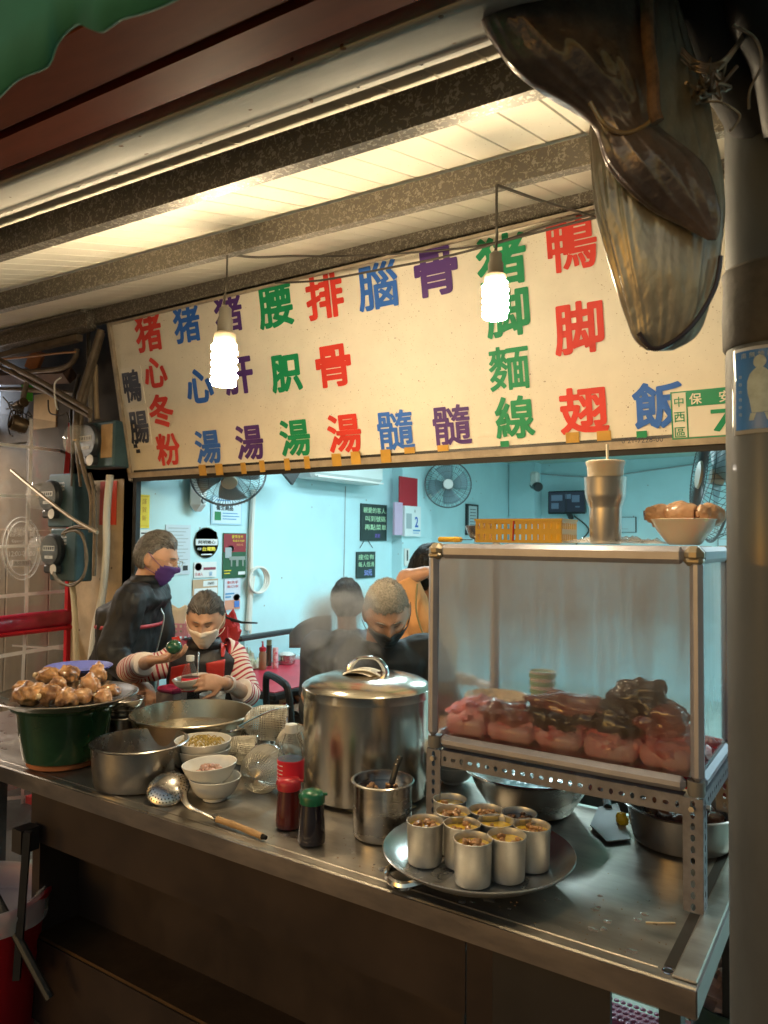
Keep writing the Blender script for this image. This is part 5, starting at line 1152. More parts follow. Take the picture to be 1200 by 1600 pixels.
# left end below the counter
bin_ = thing('red_bin', 'large red plastic bin lined with a clear bag at the lower left', 'bin', (-2.62, 1.18, 0)); 
p = AT(-38, 1500, 2.3); bin_.location = (p.x, p.y, 0); bh = P(20, 1370).z
MB().lathe([(.0001, .0), (.17, 0), (.2, .42), (.215, .43), (.215, .445), (.2, .445), (.195, .42), (.165, .01), (.0001, .01)], n=40).build('bin_body', mat('red_bin_plastic', (.42, .01, .015), .35, var=.25, vs=3), bin_)
MB().lathe([(.217, .38), (.222, .43), (.21, .456), (.19, .445), (.17, .36)], n=50, wob=.12).build('bag_liner', wrap, bin_)
lt_ = thing('prop_rods', 'dark folding support rods leaning at the left end of the counter', 'rod'); 
a = PY(43, 1300, 1.29); b = PY(26, 1530, 1.27); m = MB(); m.tube([a, b], .014, 4); m.build('flat_bar', cab2, lt_, smooth=0)
a = PY(-10, 1395, 1.25); b = PY(78, 1560, 1.3); m = MB(); m.tube([a, b], .013, 8); m.build('round_rod', black_m, lt_)
a = PY(40, 1310, 1.33); m = MB().box(tuple(a), (.05, .06, .07)); m.build('bracket', cab2, lt_, smooth=0); settle(lt_)
cst = MB().grid(lambda u, v: (-2.66 + .02 * math.sin(v * 9 + u * 3), 1.4 + u * .9, .1 + .62 * v), 12, 12)
tag(cst.build('clear_curtain_piece', cur), 'cloudy clear plastic sheet hanging below the left end of the counter', 'sheet')
mt_ = MB(); a = PY(100, 1560, 1.2)
struct(MB().box((-3.3, 2.2, .006), (1.0, 1.5, .012)), 'pavement_slab', mat('wet_concrete', (.16, .14, .12), .3, var=.4, vs=4))
struct(MB().box((-.2, 1.2, .004), (1.6, .9, .008)), 'paving', mat('grey_paving', (.3, .31, .3), .4, var=.3, vs=4))
# side table behind the crock on the left (clear plastic covered shelf)
sh_ = thing('side_shelf', 'low table top covered in clear plastic left of the green crock', 'table', (-3.0, 1.9, 0)); 
MB().box((0, 0, .76), (.5, .7, .03)).build('table_top', steel_d, sh_, smooth=0)
for (x, y) in ((-.22, -.32), (.22, -.32), (-.22, .32), (.22, .32)): MB().box((x, y, .372), (.03, .03, .744)).build('leg', black_m, sh_, smooth=0)
p = PX(16, 1050, -3.3)
gl2 = thing('glass_jar', 'empty clear glass jar standing left of the pork platter', 'jar', (-3.12, 1.98, .7765)); MB().lathe([(.0001, 0), (.04, 0), (.043, .02), (.04, .15), (.042, .16), (.038, .16), (.036, .02), (.0001, .01)], n=28).build('jar_body', clear_p, gl2)

# ============================================================ INTERIOR
lampm = mat('fluorescent_tube', (.72, .95, 1), .3, emit=16 * ROOM_POWER)
for i, (x, y) in enumerate(((-2.3, 3.7), (-1.85, 4.7), (.6, 3.9), (-.2, 5.9), (1.0, 5.6))):
    t = thing('ceiling_lamp', ('lit tube lamp on the shop ceiling nearest the side wall and the street', 'lit tube lamp in the middle of the shop ceiling', 'lit tube lamp on the shop ceiling behind the glass case', 'lit tube lamp at the back of the shop', 'lit tube lamp at the back right of the shop')[i], 'lamp', (x, y, SCZ - .08), group='tube lamps on the shop ceiling')
    MB().box((0, 0, .06), (.16, 1.2, .04)).build('fitting', white_p, t, smooth=0); MB().tube([(-.04, -.58, .03), (-.04, .58, .03)], .014, 8).build('tube', lampm, t); MB().tube([(.04, -.58, .03), (.04, .58, .03)], .014, 8).build('tube', lampm, t)
    la = bpy.data.lights.new('tube_light', 'AREA'); la.shape = 'RECTANGLE'; la.size = .14; la.size_y = 1.15; la.energy = 16 * ROOM_POWER; la.color = (.68, .93, 1)
    lo = bpy.data.objects.new('tube_light', la); COL.objects.link(lo); lo.parent = t; lo.location = (0, 0, .012)
# posters etc.
def poster(name, label, cat, plane, x0, y0, x1, y1, base, prints=(), th=.004, grp=None, rot=0, rad=0):
    f = (lambda a, b: PX(a, b, LW + (.003 if plane == 'L' else .103))) if plane in 'LC' else (lambda a, b: PY(a, b, BW - .003))
    xm, ym = (x0 + x1) / 2, (y0 + y1) / 2; c = f(xm, ym); W_ = (f(x1, ym) - f(x0, ym)).length; H_ = (f(xm, y0) - f(xm, y1)).length
    M = (face_X(c) if plane in 'LC' else face_Y(c)) @ Matrix.Rotation(R(rot), 4, 'Z')
    t = thing(name, label, cat, M=M, group=grp)
    if rad: MB().lathe([(.0001, 0), (.5, 0), (.5, 1), (.0001, 1)], n=32, M=Matrix.Diagonal((W_, H_, th, 1))).build('sheet', base, t, smooth=30)
    else: MB().box((0, 0, th / 2), (W_, H_, th)).build('sheet', base, t, smooth=0)
    by = {}
    lay = {}
    for k, q in enumerate(prints):
        m_ = q[1]; mb = by.setdefault(m_.name, (MB(), m_, q[0]))[0]; zz = th + .0012 + .0006 * list(by).index(m_.name)
        if q[0] == 'r': mb.box((((q[2] + q[4]) / 2 - .5) * W_, (.5 - (q[3] + q[5]) / 2) * H_, zz), ((q[4] - q[2]) * W_, (q[5] - q[3]) * H_, .0004))
        elif q[0] == 't': text(mb, q[2], T((q[3] - .5) * W_, (.5 - q[4]) * H_, zz + .0009), q[5] * H_, wd=(q[6] * W_ if len(q) > 6 and q[6] else None), bold=(q[7] if len(q) > 7 else 0))
        elif q[0] == 'e': mb.lathe([(.0001, 0), (1, 0)], n=28, M=T((q[2] - .5) * W_, (.5 - q[3]) * H_, zz) @ Matrix.Diagonal((q[4] * W_ / 2, q[5] * H_ / 2, 1, 1)))
    for nme, (mb, m_, ty) in by.items(): mb.build('printed_text' if ty == 't' else 'printed_area', m_, t, smooth=0)
    return t
def M_(n, c, r=.5): return mat(n, c, r)
pw = M_('paper_white', (.72, .76, .76)); pk_ = M_('print_black', (.03, .03, .03)); pr_ = M_('print_red', (.55, .04, .03)); pbl = M_('print_blue', (.1, .3, .55)); pye = M_('print_yellow', (.75, .6, .03)); pgr = M_('print_green', (.02, .2, .06)); pgy = M_('print_grey2', (.35, .4, .42)); ppk = M_('print_pink', (.7, .35, .4)); por = M_('print_orange', (.7, .3, .12)); pdk = M_('print_navy', (.02, .03, .05))
poster('yellow_note', 'small bright yellow notice at the left end of the shop side wall', 'notice', 'L', 216, 773, 233, 825, pye, [('t', M_('print_ochre', (.45, .25, .0)), '謹', .5, .2, .16), ('t', M_('print_ochre', 0), '賀', .5, .45, .16), ('t', M_('print_ochre', 0), '新', .5, .7, .16), ('r', M_('ochre_line', (.6, .4, .0)), .08, .04, .92, .06), ('r', M_('ochre_line', 0), .08, .93, .92, .95)])
poster('white_notice', 'white notice half hidden under the yellow one behind the standing man', 'notice', 'L', 216, 828, 250, 880, pw, [('r', pk_, .1, .08, .5, .12), ('r', pgy, .1, .2, .9, .22), ('r', pgy, .1, .3, .9, .32)])
poster('blue_certificate', 'light blue certificate notice directly under the left fan', 'notice', 'L', 330, 776, 378, 820, M_('pale_blue_paper', (.4, .62, .75)), [('r', M_('paper_blue_white', (.62, .75, .8)), .04, .05, .96, .95), ('t', pk_, '衛生商品', .42, .4, .2, .55, .03), ('r', pgr, .1, .55, .3, .85), ('r', pbl, .35, .58, .85, .61), ('r', pbl, .35, .68, .9, .71), ('r', pbl, .35, .78, .8, .81), ('r', pbl, .15, .12, .6, .16)])
poster('grey_notice', 'large pale notice sheet with fine print behind the standing man', 'notice', 'L', 258, 820, 297, 898, M_('pale_notice', (.55, .64, .7)), [('r', pgy, .1, .06 + .07 * i, .9 - .1 * (i % 3), .075 + .07 * i) for i in range(11)] + [('r', pk_, .7, .82, .9, .92)])
poster('oval_emblem', 'black and yellow oval shop emblem sticker left of the green poster', 'sticker', 'L', 303, 824, 341, 872, M_('emblem_black', (.02, .03, .02)), [('e', pye, .5, .5, .94, .95), ('e', M_('emblem_black2', (.015, .03, .02)), .5, .5, .84, .88), ('e', M_('emblem_yellow', (.7, .5, .02)), .5, .13, .34, .22), ('e', M_('emblem_yellow', 0), .18, .22, .2, .2), ('e', M_('emblem_yellow', 0), .82, .22, .2, .2), ('r', pw, .05, .38, .95, .58), ('t', pk_, '阿明豬心', .5, .48, .12, .7, .02), ('t', M_('emblem_text', (.75, .6, .05)), '台灣豬', .58, .7, .14, .55, .03), ('t', pw, '國產', .2, .7, .08), ('r', pw, .28, .86, .72, .9)], rad=1)
poster('temple_poster', 'tall dark green and red event poster on the side wall', 'poster', 'L', 348, 833, 384, 903, M_('poster_dark_green', (.02, .09, .04)), [('r', M_('poster_maroon', (.25, .02, .03)), .02, .02, .98, .42), ('t', pye, '臺灣夜市', .6, .08, .07, .5), ('t', pye, '美食文化節', .65, .17, .05, .5), ('t', por, '府城小吃', .7, .26, .05), ('r', pgy, .08, .32, .35, .55), ('r', M_('poster_stone', (.25, .28, .25)), .25, .52, .95, .6), ('r', M_('poster_stone', 0), .32, .6, .38, .74), ('r', M_('poster_stone', 0), .82, .6, .88, .74), ('r', M_('poster_stone', 0), .55, .6, .65, .74), ('e', pgy, .3, .35, .3, .14), ('r', pye, .05, .82, .35, .84), ('r', pye, .05, .88, .3, .9), ('r', pw, .65, .86, .95, .93)])
poster('small_label', 'small white and pink label under the oval emblem', 'label', 'L', 303, 878, 338, 902, pw, [('e', ppk, .18, .3, .3, .5), ('r', M_('label_maroon', (.25, .05, .08)), .4, .35, .95, .52), ('t', pr_, '負責人', .2, .78, .2), ('t', pbl, '葉', .72, .78, .28)], grp='small labels under the oval emblem')
poster('small_label', 'small brown and white label just above the woman', 'label', 'L', 301, 905, 340, 930, M_('label_tan', (.5, .35, .22)), [('r', pw, .4, .1, .97, .45), ('r', pw, .05, .55, .97, .95), ('t', pk_, '總廚師', .7, .27, .18), ('t', pk_, '李 煌', .6, .75, .22)], grp='small labels under the oval emblem')
poster('child_poster', 'small orange and white hygiene leaflet showing a child washing', 'poster', 'L', 350, 904, 375, 953, M_('leaflet_white', (.6, .66, .75)), [('r', M_('leaflet_orange', (.62, .3, .2)), .02, .68, .98, .98), ('t', pr_, '勤洗手', .5, .12, .1, .7), ('t', pr_, '戴口罩', .5, .25, .08, .7), ('r', pbl, .05, .45, .6, .5), ('r', pbl, .05, .55, .4, .6), ('e', pk_, .75, .6, .4, .2), ('e', M_('leaflet_skin', (.7, .45, .35)), .75, .64, .32, .14), ('r', M_('leaflet_blue', (.08, .2, .55)), .6, .72, .92, .92)])
bbm = mat('blackboard', (.03, .055, .05), .6, var=.3); chg = M_('green_chalk', (.4, .65, .4)); chv = M_('violet_chalk', (.2, .12, .5)); chb = M_('blue_chalk', (.25, .3, .7))
t = poster('menu_blackboard', 'upper blackboard with three lines of green chalk writing on the side wall', 'blackboard', 'L', 563, 788, 603, 845, bbm, [('t', chg, '親愛的客人:', .52, .17, .16, .9, .01), ('t', chg, '叫到號碼', .55, .4, .16, .8, .01), ('t', chg, '再點菜單', .55, .63, .16, .85, .01), ('t', chv, '謝謝', .62, .86, .12)], th=.012)
t = poster('menu_blackboard', 'lower smaller blackboard hung on a string, ending in 50 in blue chalk', 'blackboard', 'L', 556, 862, 585, 903, bbm, [('t', chg, '座位有', .5, .2, .2, .85, .01), ('t', chg, '每人低消', .5, .48, .2, .85, .01), ('t', chb, '50元', .6, .8, .24, None, .03)], th=.01)
MB().tube([(-.09, .135, .01), (0, .22, .006), (.09, .135, .01)], .003, 5).build('hanging_string', rope_dark, t)
redf = poster('red_envelope', 'large dark red paper above the wall calendar', 'paper', 'C', 623, 746, 651, 793, mat('dark_red_card', (.4, .02, .03), .5), th=.01)
cal = poster('wall_calendar', 'white wall calendar showing a large blue 2 below the red paper', 'calendar', 'C', 628, 791, 653, 838, pw, [('t', M_('calendar_blue', (.02, .1, .45)), '2', .72, .52, .36, None, .02), ('r', pgy, .08, .25, .42, .75), ('r', pbl, .5, .78, .95, .83), ('r', pbl, .5, .88, .85, .9), ('t', pk_, '8', .6, .16, .1)], th=.03)
poster('pink_calendar', 'narrow pale lilac calendar sheets left of the blue 2', 'calendar', 'C', 614, 785, 626, 836, M_('lilac_paper', (.55, .4, .55)), th=.02)
poster('framed_certificate', 'black framed narrow certificate right of the wall fan', 'picture frame', 'L', 727, 788, 745, 836, M_('frame_black', (.03, .03, .03)), [('r', M_('cert_paper', (.5, .58, .6)), .14, .06, .86, .94)] + [('r', pk_, .25, .16 + .1 * i, .75, .18 + .1 * i) for i in range(7)], th=.02)
poster('thermometer', 'slim white thermometer strip below the calendar', 'thermometer', 'C', 631, 857, 638, 884, white_p, [('r', pk_, .35, .1, .65, .7)], th=.012)
# wall fans
fanw = mat('fan_wire', (.12, .13, .14), .4, .6); fanb = mat('fan_blade_blue', (.3, .45, .5), .3, alpha=.75)
def fan(label, c, rad, M, cage=fanw, hubm=white_p, blade=fanb, cord=0, n=56):
    t = thing('wall_fan', label, 'fan', M=Matrix.Translation(c) @ M, group='fans on the shop walls')
    m = MB()
    for i in range(n):
        a = 2 * pi * i / n; m.tube([(.2 * rad * math.cos(a), .2 * rad * math.sin(a), .07), (.6 * rad * math.cos(a + .1), .6 * rad * math.sin(a + .1), .075), (.92 * rad * math.cos(a + .16), .92 * rad * math.sin(a + .16), .04), (rad * math.cos(a + .17), rad * math.sin(a + .17), 0)], .0014, 4, cap=False)
        if i % 2 == 0: m.tube([(rad * math.cos(a), rad * math.sin(a), 0), (.85 * rad * math.cos(a), .85 * rad * math.sin(a), -.06), (.2 * rad * math.cos(a), .2 * rad * math.sin(a), -.09)], .0014, 4, cap=False)
    for rr, z in ((.55, .075), (.8, .06)): m.tube([(rad * rr * math.cos(2 * pi * i / 32), rad * rr * math.sin(2 * pi * i / 32), z) for i in range(32)], .0016, 4, closed=True)
    m.build('wire_cage', cage, t)
    MB().tube([(rad * math.cos(2 * pi * i / 48), rad * math.sin(2 * pi * i / 48), 0) for i in range(48)], .006, 8, closed=True).build('cage_rim', cage, t)
    MB().lathe([(.0001, .082), (rad * .2, .08), (rad * .22, .072), (rad * .2, .068), (.0001, .068)], n=28).build('hub_badge', hubm, t)
    MB().lathe([(.0001, .03), (.03, .03), (.035, -.02), (.0001, -.02)], n=20).build('hub', hubm, t)
    for k in range(4):
        def bl(u, v, k=k):
            a = k * pi / 2 + (v - .5) * (1.15 - .2 * u) + .25 * u; r_ = .03 + (rad * .86 - .03) * u; return (r_ * math.cos(a), r_ * math.sin(a), (v - .5) * .045)
        MB().grid(bl, 8, 6).build('fan_blade', blade, t, solid=.0015, smooth=80)
    MB().ball((0, 0, -.13), (.06, .06, .08), 20, 14).build('motor_housing', hubm, t)
    return t
def aim(d, up=(0, 0, 1)):
    d = V(d).normalized(); x = V(up).cross(d).normalized(); y = d.cross(x); return Matrix(((x.x, y.x, d.x, 0), (x.y, y.y, d.y, 0), (x.z, y.z, d.z, 0), (0, 0, 0, 1)))
p = PX(700, 757, LW + .3); fan('round wall fan facing the street above the framed certificate', p, 36 / 1155 * ZD(p), aim(V((-.75, 0, 1.9)) - V((p.x, p.y, p.z)) + V((1.5, -1, 0))))
MB().box((0, 0, 0), (.01, .01, .01))
fb_ = thing('fan_bracket', 'white wall bracket and switch rod left of the round wall fan', 'bracket'); a = PX(662, 765, LW + .03); b = PX(665, 865, LW + .02)
MB().box((LW + .04, a.y, a.z), (.07, .08, .3), bev=.02).build('mount', white_p, fb_); MB().tube([p + V((-.1, 0, -.05)), V((LW + .05, a.y, a.z - .08))], .02, 8).build('arm', white_p, fb_)
MB().tube(spline([(LW + .03, a.y - .02, a.z - .13), (LW + .02, a.y - .02, a.z - .6), (LW + .02, a.y + .03, a.z - .63), (LW + .02, a.y + .06, a.z - .58), (LW + .03, a.y + .03, a.z - .13)], 6), .006, 6).build('pull_cord', white_cable, fb_); settle(fb_)
p = PX(357, 742, LW + .5); fan('wall fan tilted down over the notices, half hidden by the menu board', p, .2, aim((.62, -.5, -.62)), n=64, hubm=mat('cream_hub', (.6, .52, .38), .4), blade=mat('fan_blade_grey', (.3, .36, .36), .35, alpha=.8))
fb_ = thing('fan_switch_box', 'white rounded fan mount with a round switch left of the tilted fan', 'bracket'); a = PX(306, 772, LW + .03)
MB().box((LW + .05, a.y, a.z + .03), (.09, .12, .27), bev=.04).build('mount', white_p, fb_); MB().lathe([(.0001, 0), (.018, 0), (.016, .012), (.0001, .013)], n=18, M=face_X((LW + .095, a.y, a.z - .04))).build('knob', pgy, fb_)
MB().tube([p + V((-.06, .05, .06)), (LW + .08, a.y + .02, a.z + .12)], .022, 8).build('arm', white_p, fb_); settle(fb_)
p = PY(1122, 745, 3.3); fan('large dark fan seen edge-on at the right behind the pillar', p, .27, aim((-.93, -.38, .12)), hubm=mat('fan_hub_tan', (.5, .47, .38), .4), n=64)
tag(MB().tube([p + V((.1, 0.05, 0)), p + V((.2, .1, .55))], .018, 8).build('fan_hanger', black_metal), 'black rod holding the right-hand fan from the ceiling', 'rod')
# air conditioner
a = PX(470, 742, LW + .12); b = PX(585, 742, LW + .12); ac = thing('air_conditioner', 'white wall air conditioner just under the menu board edge', 'air conditioner', (LW + .01, (a.y + b.y) / 2, a.z))
W_ = b.y - a.y; zz = PX(580, 758, LW + .22).z - a.z
MB().box((.11, 0, .16 + zz), (.21, W_, .3), bev=.04).build('casing', mat('ac_white', (.62, .66, .64), .4), ac)
for k in range(3): MB().box((.222 - .03 * k, 0, zz + .02 + .008 * k), (.012, W_ * .9, .012)).build('louvre', white_p, ac, smooth=0)
p = PX(455, 745, LW + .3); tag(MB().add([(p.x, p.y - .15, p.z + .07), (p.x, p.y + .12, p.z + .07), (p.x, p.y + .02, p.z - .05), (p.x - .02, p.y - .15, p.z + .07), (p.x - .02, p.y + .12, p.z + .07), (p.x - .02, p.y + .02, p.z - .05)], [(0, 1, 2), (5, 4, 3), (0, 2, 5, 3), (1, 4, 5, 2), (0, 3, 4, 1)]).build('black_flap', black_m, smooth=0), 'small black triangular flap left of the air conditioner', 'flap')
# wall conduits
def wl_(label, pts, r=.012, m_=white_cable, name='wall_pipe', X=LW + .02): return tag(MB().tube(spline([PX(a, b, X) for a, b in pts], 6), r, 8).build(name, m_), label, 'pipe', 'white pipes and cables on the side wall')
wl_('white pipe down the side wall right of the temple poster', [(396, 765), (392, 850), (391, 920), (387, 985)], .018)
wl_('thin white cable beside the white wall pipe', [(397, 900), (393, 940), (391, 990)], .009)
m = MB()
for k in range(3):
    c = PX(402, 906, LW + .03); m.tube([(LW + .03 + .01 * k, c.y + (.075 + .01 * k) * math.cos(i * pi / 10), c.z + .085 * math.sin(i * pi / 10)) for i in range(20)], .008, 6, closed=True)
tag(m.build('cable_coil', white_cable), 'coil of white cable hanging on the side wall', 'cable')
tag(MB().tube([PX(540, 760, LW + .004), PX(537, 915, LW + .004)], .004, 4).build('wall_seam', pgy), 'thin grey seam line running down the side wall left of the blackboards', 'seam')
# back wall things: TV, camera, frames
p = PY(886, 785, BW - .12); tv = thing('television', 'small black television showing a dark split camera view on the back wall', 'television', M=face_Y(p) @ Matrix.Rotation(R(0), 4, 'Z')); sc_ = ZD(p) / 1155
W_ = 58 * sc_ * 1.04; H_ = 36 * sc_
MB().box((0, 0, 0), (W_, H_, .05), bev=.01).build('casing', mat('tv_black', (.012, .012, .015), .3), tv)
MB().box((0, .005, .026), (W_ * .93, H_ * .86, .003)).build('screen', mat('dark_screen', (.015, .02, .03), .15, emit=.5), tv, smooth=0)
m = MB()
for (x, y, w_, h_) in ((-.25, .2, .3, .25), (.05, .25, .15, .2), (-.3, -.15, .2, .25), (.25, .15, .2, .3), (.3, -.2, .12, .05)): m.box((x * W_, y * H_, .0285), (w_ * W_, h_ * H_, .001))
m.build('screen_picture', mat('screen_blue', (.05, .09, .13), .3, emit=.5), tv, smooth=0)
MB().box((0, 0, .029), (.008, H_ * .84, .001)).build('screen_divider', black_m, tv, smooth=0); MB().tube([(0, -H_ * .4, -.03), (.02, -H_ * .7, -.08)], .03, 8).build('mount', black_m, tv)
p = PX(839, 760, LW + .42); cc = thing('security_camera', 'white security camera on the wall left of the television', 'camera', p)
MB().box((-.03, .02, .08), (.09, .09, .16), bev=.02).build('mount', white_p, cc); F = aim((.6, -.75, -.2)); MB().lathe([(.0001, -.12), (.045, -.12), (.05, .05), (.042, .06), (.0001, .058)], n=22, M=F).build('camera_body', black_m, cc)
for k, (x0, y0, x1, y1, lab) in enumerate(((1122, 806, 1143, 836, 'white framed sheet on the back wall beside the pillar'), (1122, 842, 1150, 858, 'small framed panel on the back wall below the white sheet'), (930, 808, 995, 832, 'long pale panel low on the back wall behind the tumbler'))):
    poster('wall_panel', lab, 'panel', 'B', x0, y0, x1, y1, M_('panel_pale', (.5, .7, .75)), [('r', pk_, .0, .0, 1, .03), ('r', pk_, 0, .97, 1, 1), ('r', pk_, 0, .03, .03, .97), ('r', pk_, .97, .03, 1, .97), ('r', pgy, .2, .75, .8, .78)], th=.02)
tag(MB().tube(spline([PY(840, 740, BW - .02), PY(930, 745, BW - .02), PY(1030, 733, BW - .02), PY(1110, 722, BW - .02)], 6), .008, 6).build('sagging_cable', pgy), 'thin sagging cable across the top of the back wall', 'cable')
tag(MB().tube(spline([PY(897, 806, BW - .02), PY(920, 828, BW - .02), PY(900, 850, BW - .02)], 6), .008, 6).build('television_cable', rope_dark), 'dark cable dropping from the television', 'cable')
# dining table at the side wall
p = AT(435, 1048, 4.5); TZ_ = .74
tb_ = thing('dining_table', 'black-edged table with a red top loaded with condiments by the side wall', 'table', (-2.98, 3.5, 0))
MB().box((0, 0, TZ_ - .02), (.7, 1.1, .04), bev=.01).build('table_top', black_m, tb_); MB().box((0, 0, TZ_ + .002), (.66, 1.06, .004)).build('red_cover', mat('red_tablecloth', (.55, .03, .06), .4, var=.15), tb_, smooth=0)
for (x, y) in ((-.3, -.5), (.3, -.5), (-.3, .5), (.3, .5)): MB().box((x, y, (TZ_ - .04) / 2), (.04, .04, TZ_ - .04)).build('leg', black_metal, tb_, smooth=0)
def chair(label, x, y, rz):
    t = thing('black_chair', label, 'chair', (x, y, 0), rz, 'black metal chairs in the shop')
    MB().box((0, 0, .44), (.4, .4, .05), bev=.02).build('seat', black_m, t)
    for (a, b) in ((-.17, -.17), (.17, -.17), (-.17, .17), (.17, .17)): MB().tube([(a, b, 0), (a, b, .42)], .013, 8).build('leg', black_metal, t)
    MB().tube(spline([(-.19, .18, .42), (-.19, .2, .7), (-.17, .21, .84), (-.1, .215, .87), (.1, .215, .87), (.17, .21, .84), (.19, .2, .7), (.19, .18, .42)], 6), .018, 10).build('back_frame', black_metal, t); return t
chair('black chair with a curved tube back right behind the seated woman', -2.35, 2.95, R(150)); chair('black chair beyond the red table against the wall', -3.0, 4.35, R(0))
def ontab(px, py): d = ray(px, py); return CO + d * ((TZ_ + .006 - CAMZ) / d.z)
def jar(name, label, px, py, hpx, wpx, m_, lid=None, lidh=.25, squeeze=0):
    q = ontab(px, py); s_ = ZD(q) / 1155; h = hpx * s_; r = wpx * s_ / 2; t = thing(name, label, 'jar' if 'jar' in name else 'bottle', q, group='condiments on the red table')
    hb_ = h * (1 - (lidh if lid else 0)); MB().lathe([(.0001, 0), (r * .92, 0), (r, h * .03), (r, hb_ * .85), (r * (.75 if squeeze else .95), hb_), (.0001, hb_)], n=24).build('body', m_, t)
    if lid: MB().lathe([(r * .9, hb_), (r * .9, hb_ + h * lidh * (.35 if squeeze else .95)), (r * (.3 if squeeze else .8), hb_ + h * lidh * (.45 if squeeze else 1)), (r * .15, h), (.0001, h)], n=24).build('lid', lid, t)
    return t
jar('condiment_jar', 'round jar with a dome white lid and red band on the red table', 384, 1028, 36, 15, mat('jar_pale', (.6, .5, .4), .3), white_p, .4)
jar('squeeze_bottle', 'brown squeeze bottle with a pointed red cap on the red table', 410, 1046, 44, 12, mat('brown_sauce', (.25, .13, .07), .3), mat('red_lid'), .35, 1)
jar('chopstick_box', 'tall red and white packet standing on the red table', 430, 1044, 32, 9, mat('red_white_packet', (.6, .06, .12), .4, col2=(.75, .7, .7), vs=60))
jar('dark_bottle', 'dark bottle behind the red and white packet', 420, 1040, 40, 9, mat('dark_brown_bottle', (.05, .03, .02), .2), mat('olive_cap', (.2, .22, .12), .4), .2)
jar('pepper_jar', 'brown jar with a cream lid near the wall', 416, 1000, 28, 17, mat('brown_jar', (.12, .07, .04), .25), mat('cream_cap', (.55, .52, .45), .4), .3)
q = ontab(448, 1037); t = thing('small_pan', 'small lidded steel pan on the red table', 'pot', q, group='condiments on the red table'); MB().lathe(pot_prof(.055, .06, .055), n=30).build('shell', steel, t); MB().ball((0, 0, .055), (.05, .05, .022), 20, 10, amp=.2).build('food', white_p, t)
q = ontab(372, 1042); t = crumple('produce_bag', 'bulging clear bag of pale vegetables on the red table', (q.x + .02, q.y, q.z), .12, .12, .11, 11, mat('pale_vegetables', (.55, .55, .32), .25, col2=(.75, .75, .65), vs=40, coat=.6))
q = ontab(480, 1020); crumple('wrapping_bag', 'flat clear bag at the far end of the red table', (LW + .25, 3.95, TZ_ + .006), .13, .1, .05, 17)
tag(MB().box((LW + .2, 3.6, TZ_ + .21), (.06, .7, .03), bev=.01).build('shelf_bar', black_m), 'black rail shelf running above the condiments', 'rail')
for y_ in (3.27, 3.93): tag(MB().box((LW + .2, y_, TZ_ + .1), (.04, .04, .19)).build('shelf_post', chrome), 'chrome post carrying the black rail shelf above the table, ' + ('nearer the woman' if y_ < 3.5 else 'nearer the customer'), 'post', 'chrome posts of the rail shelf')
q = AT(487, 1080, 4.2); crumple('newspaper', 'crumpled red and white printed paper behind the stockpot at the left', (q.x, q.y, .62), .2, .2, .05, 21, mat('printed_paper', (.6, .62, .68), .5, col2=(.5, .04, .12), vs=12, thr=(.42, .5)))
tag(MB().box((q.x, q.y, .31), (.42, .42, .6), bev=.01).build('low_stool', black_m), 'dark low stool carrying the crumpled printed paper', 'stool')
# red fly swatter-like thing & green bottle & basket behind the woman
q = AT(352, 985, 3.9); m = MB(); 
rs_ = thing('red_bag', 'folded red cloth with a black rod hanging behind the seated woman', 'cloth', q + V((0, 0, -.15))); MB().ball((0, 0, .12), (.09, .05, .13), 20, 14, amp=.4, fr=2).build('red_cloth', mat('red_cloth', (.5, .03, .03), .7, var=.2), rs_); MB().tube([(-.02, -.04, .23), (.12, 0, .2), (.2, .03, .2)], [.014, .006, .004], 8).build('black_rod', black_m, rs_)
tag(MB().lathe([(.0001, 0), (.03, 0), (.03, .16), (.012, .2), (.012, .26), (.0001, .26)], tuple(ontab(366, 1015)), 24).build('green_bottle', mat('green_glass', (.02, .25, .1), .08, trans=.5)), 'green glass bottle behind the seated woman', 'bottle')
q = AT(270, 978, 3.75); bk = thing('pink_basket', 'pink plastic basket with papers held behind the woman beside the man', 'basket', q + V((0, 0, -.06)), rz=R(30)); pkp = mat('pink_plastic', (.65, .3, .4), .4)
H_ = .08
for (nm, o_, u_, L_, n) in (('side_wall', (-.1, -.06, 0), (1, 0, 0), .2, 8), ('side_wall', (-.1, .06, 0), (1, 0, 0), .2, 8), ('end_wall', (-.1, -.06, 0), (0, 1, 0), .12, 5), ('end_wall', (.1, -.06, 0), (0, 1, 0), .12, 5)):
    m = MB(); holes(m, o_, u_, L_, n, 3); m.build(nm, pkp, bk, smooth=0, solid=.003)
m = MB(); m.grid(lambda u, v: ((u - .5) * .1 + .03 * v, (.5 - v) * .02, .02 + v * .14 + .01 * math.sin(u * 9)), 6, 6); m.build('paper_sheets', mat('cream_paper'), bk, solid=.002)
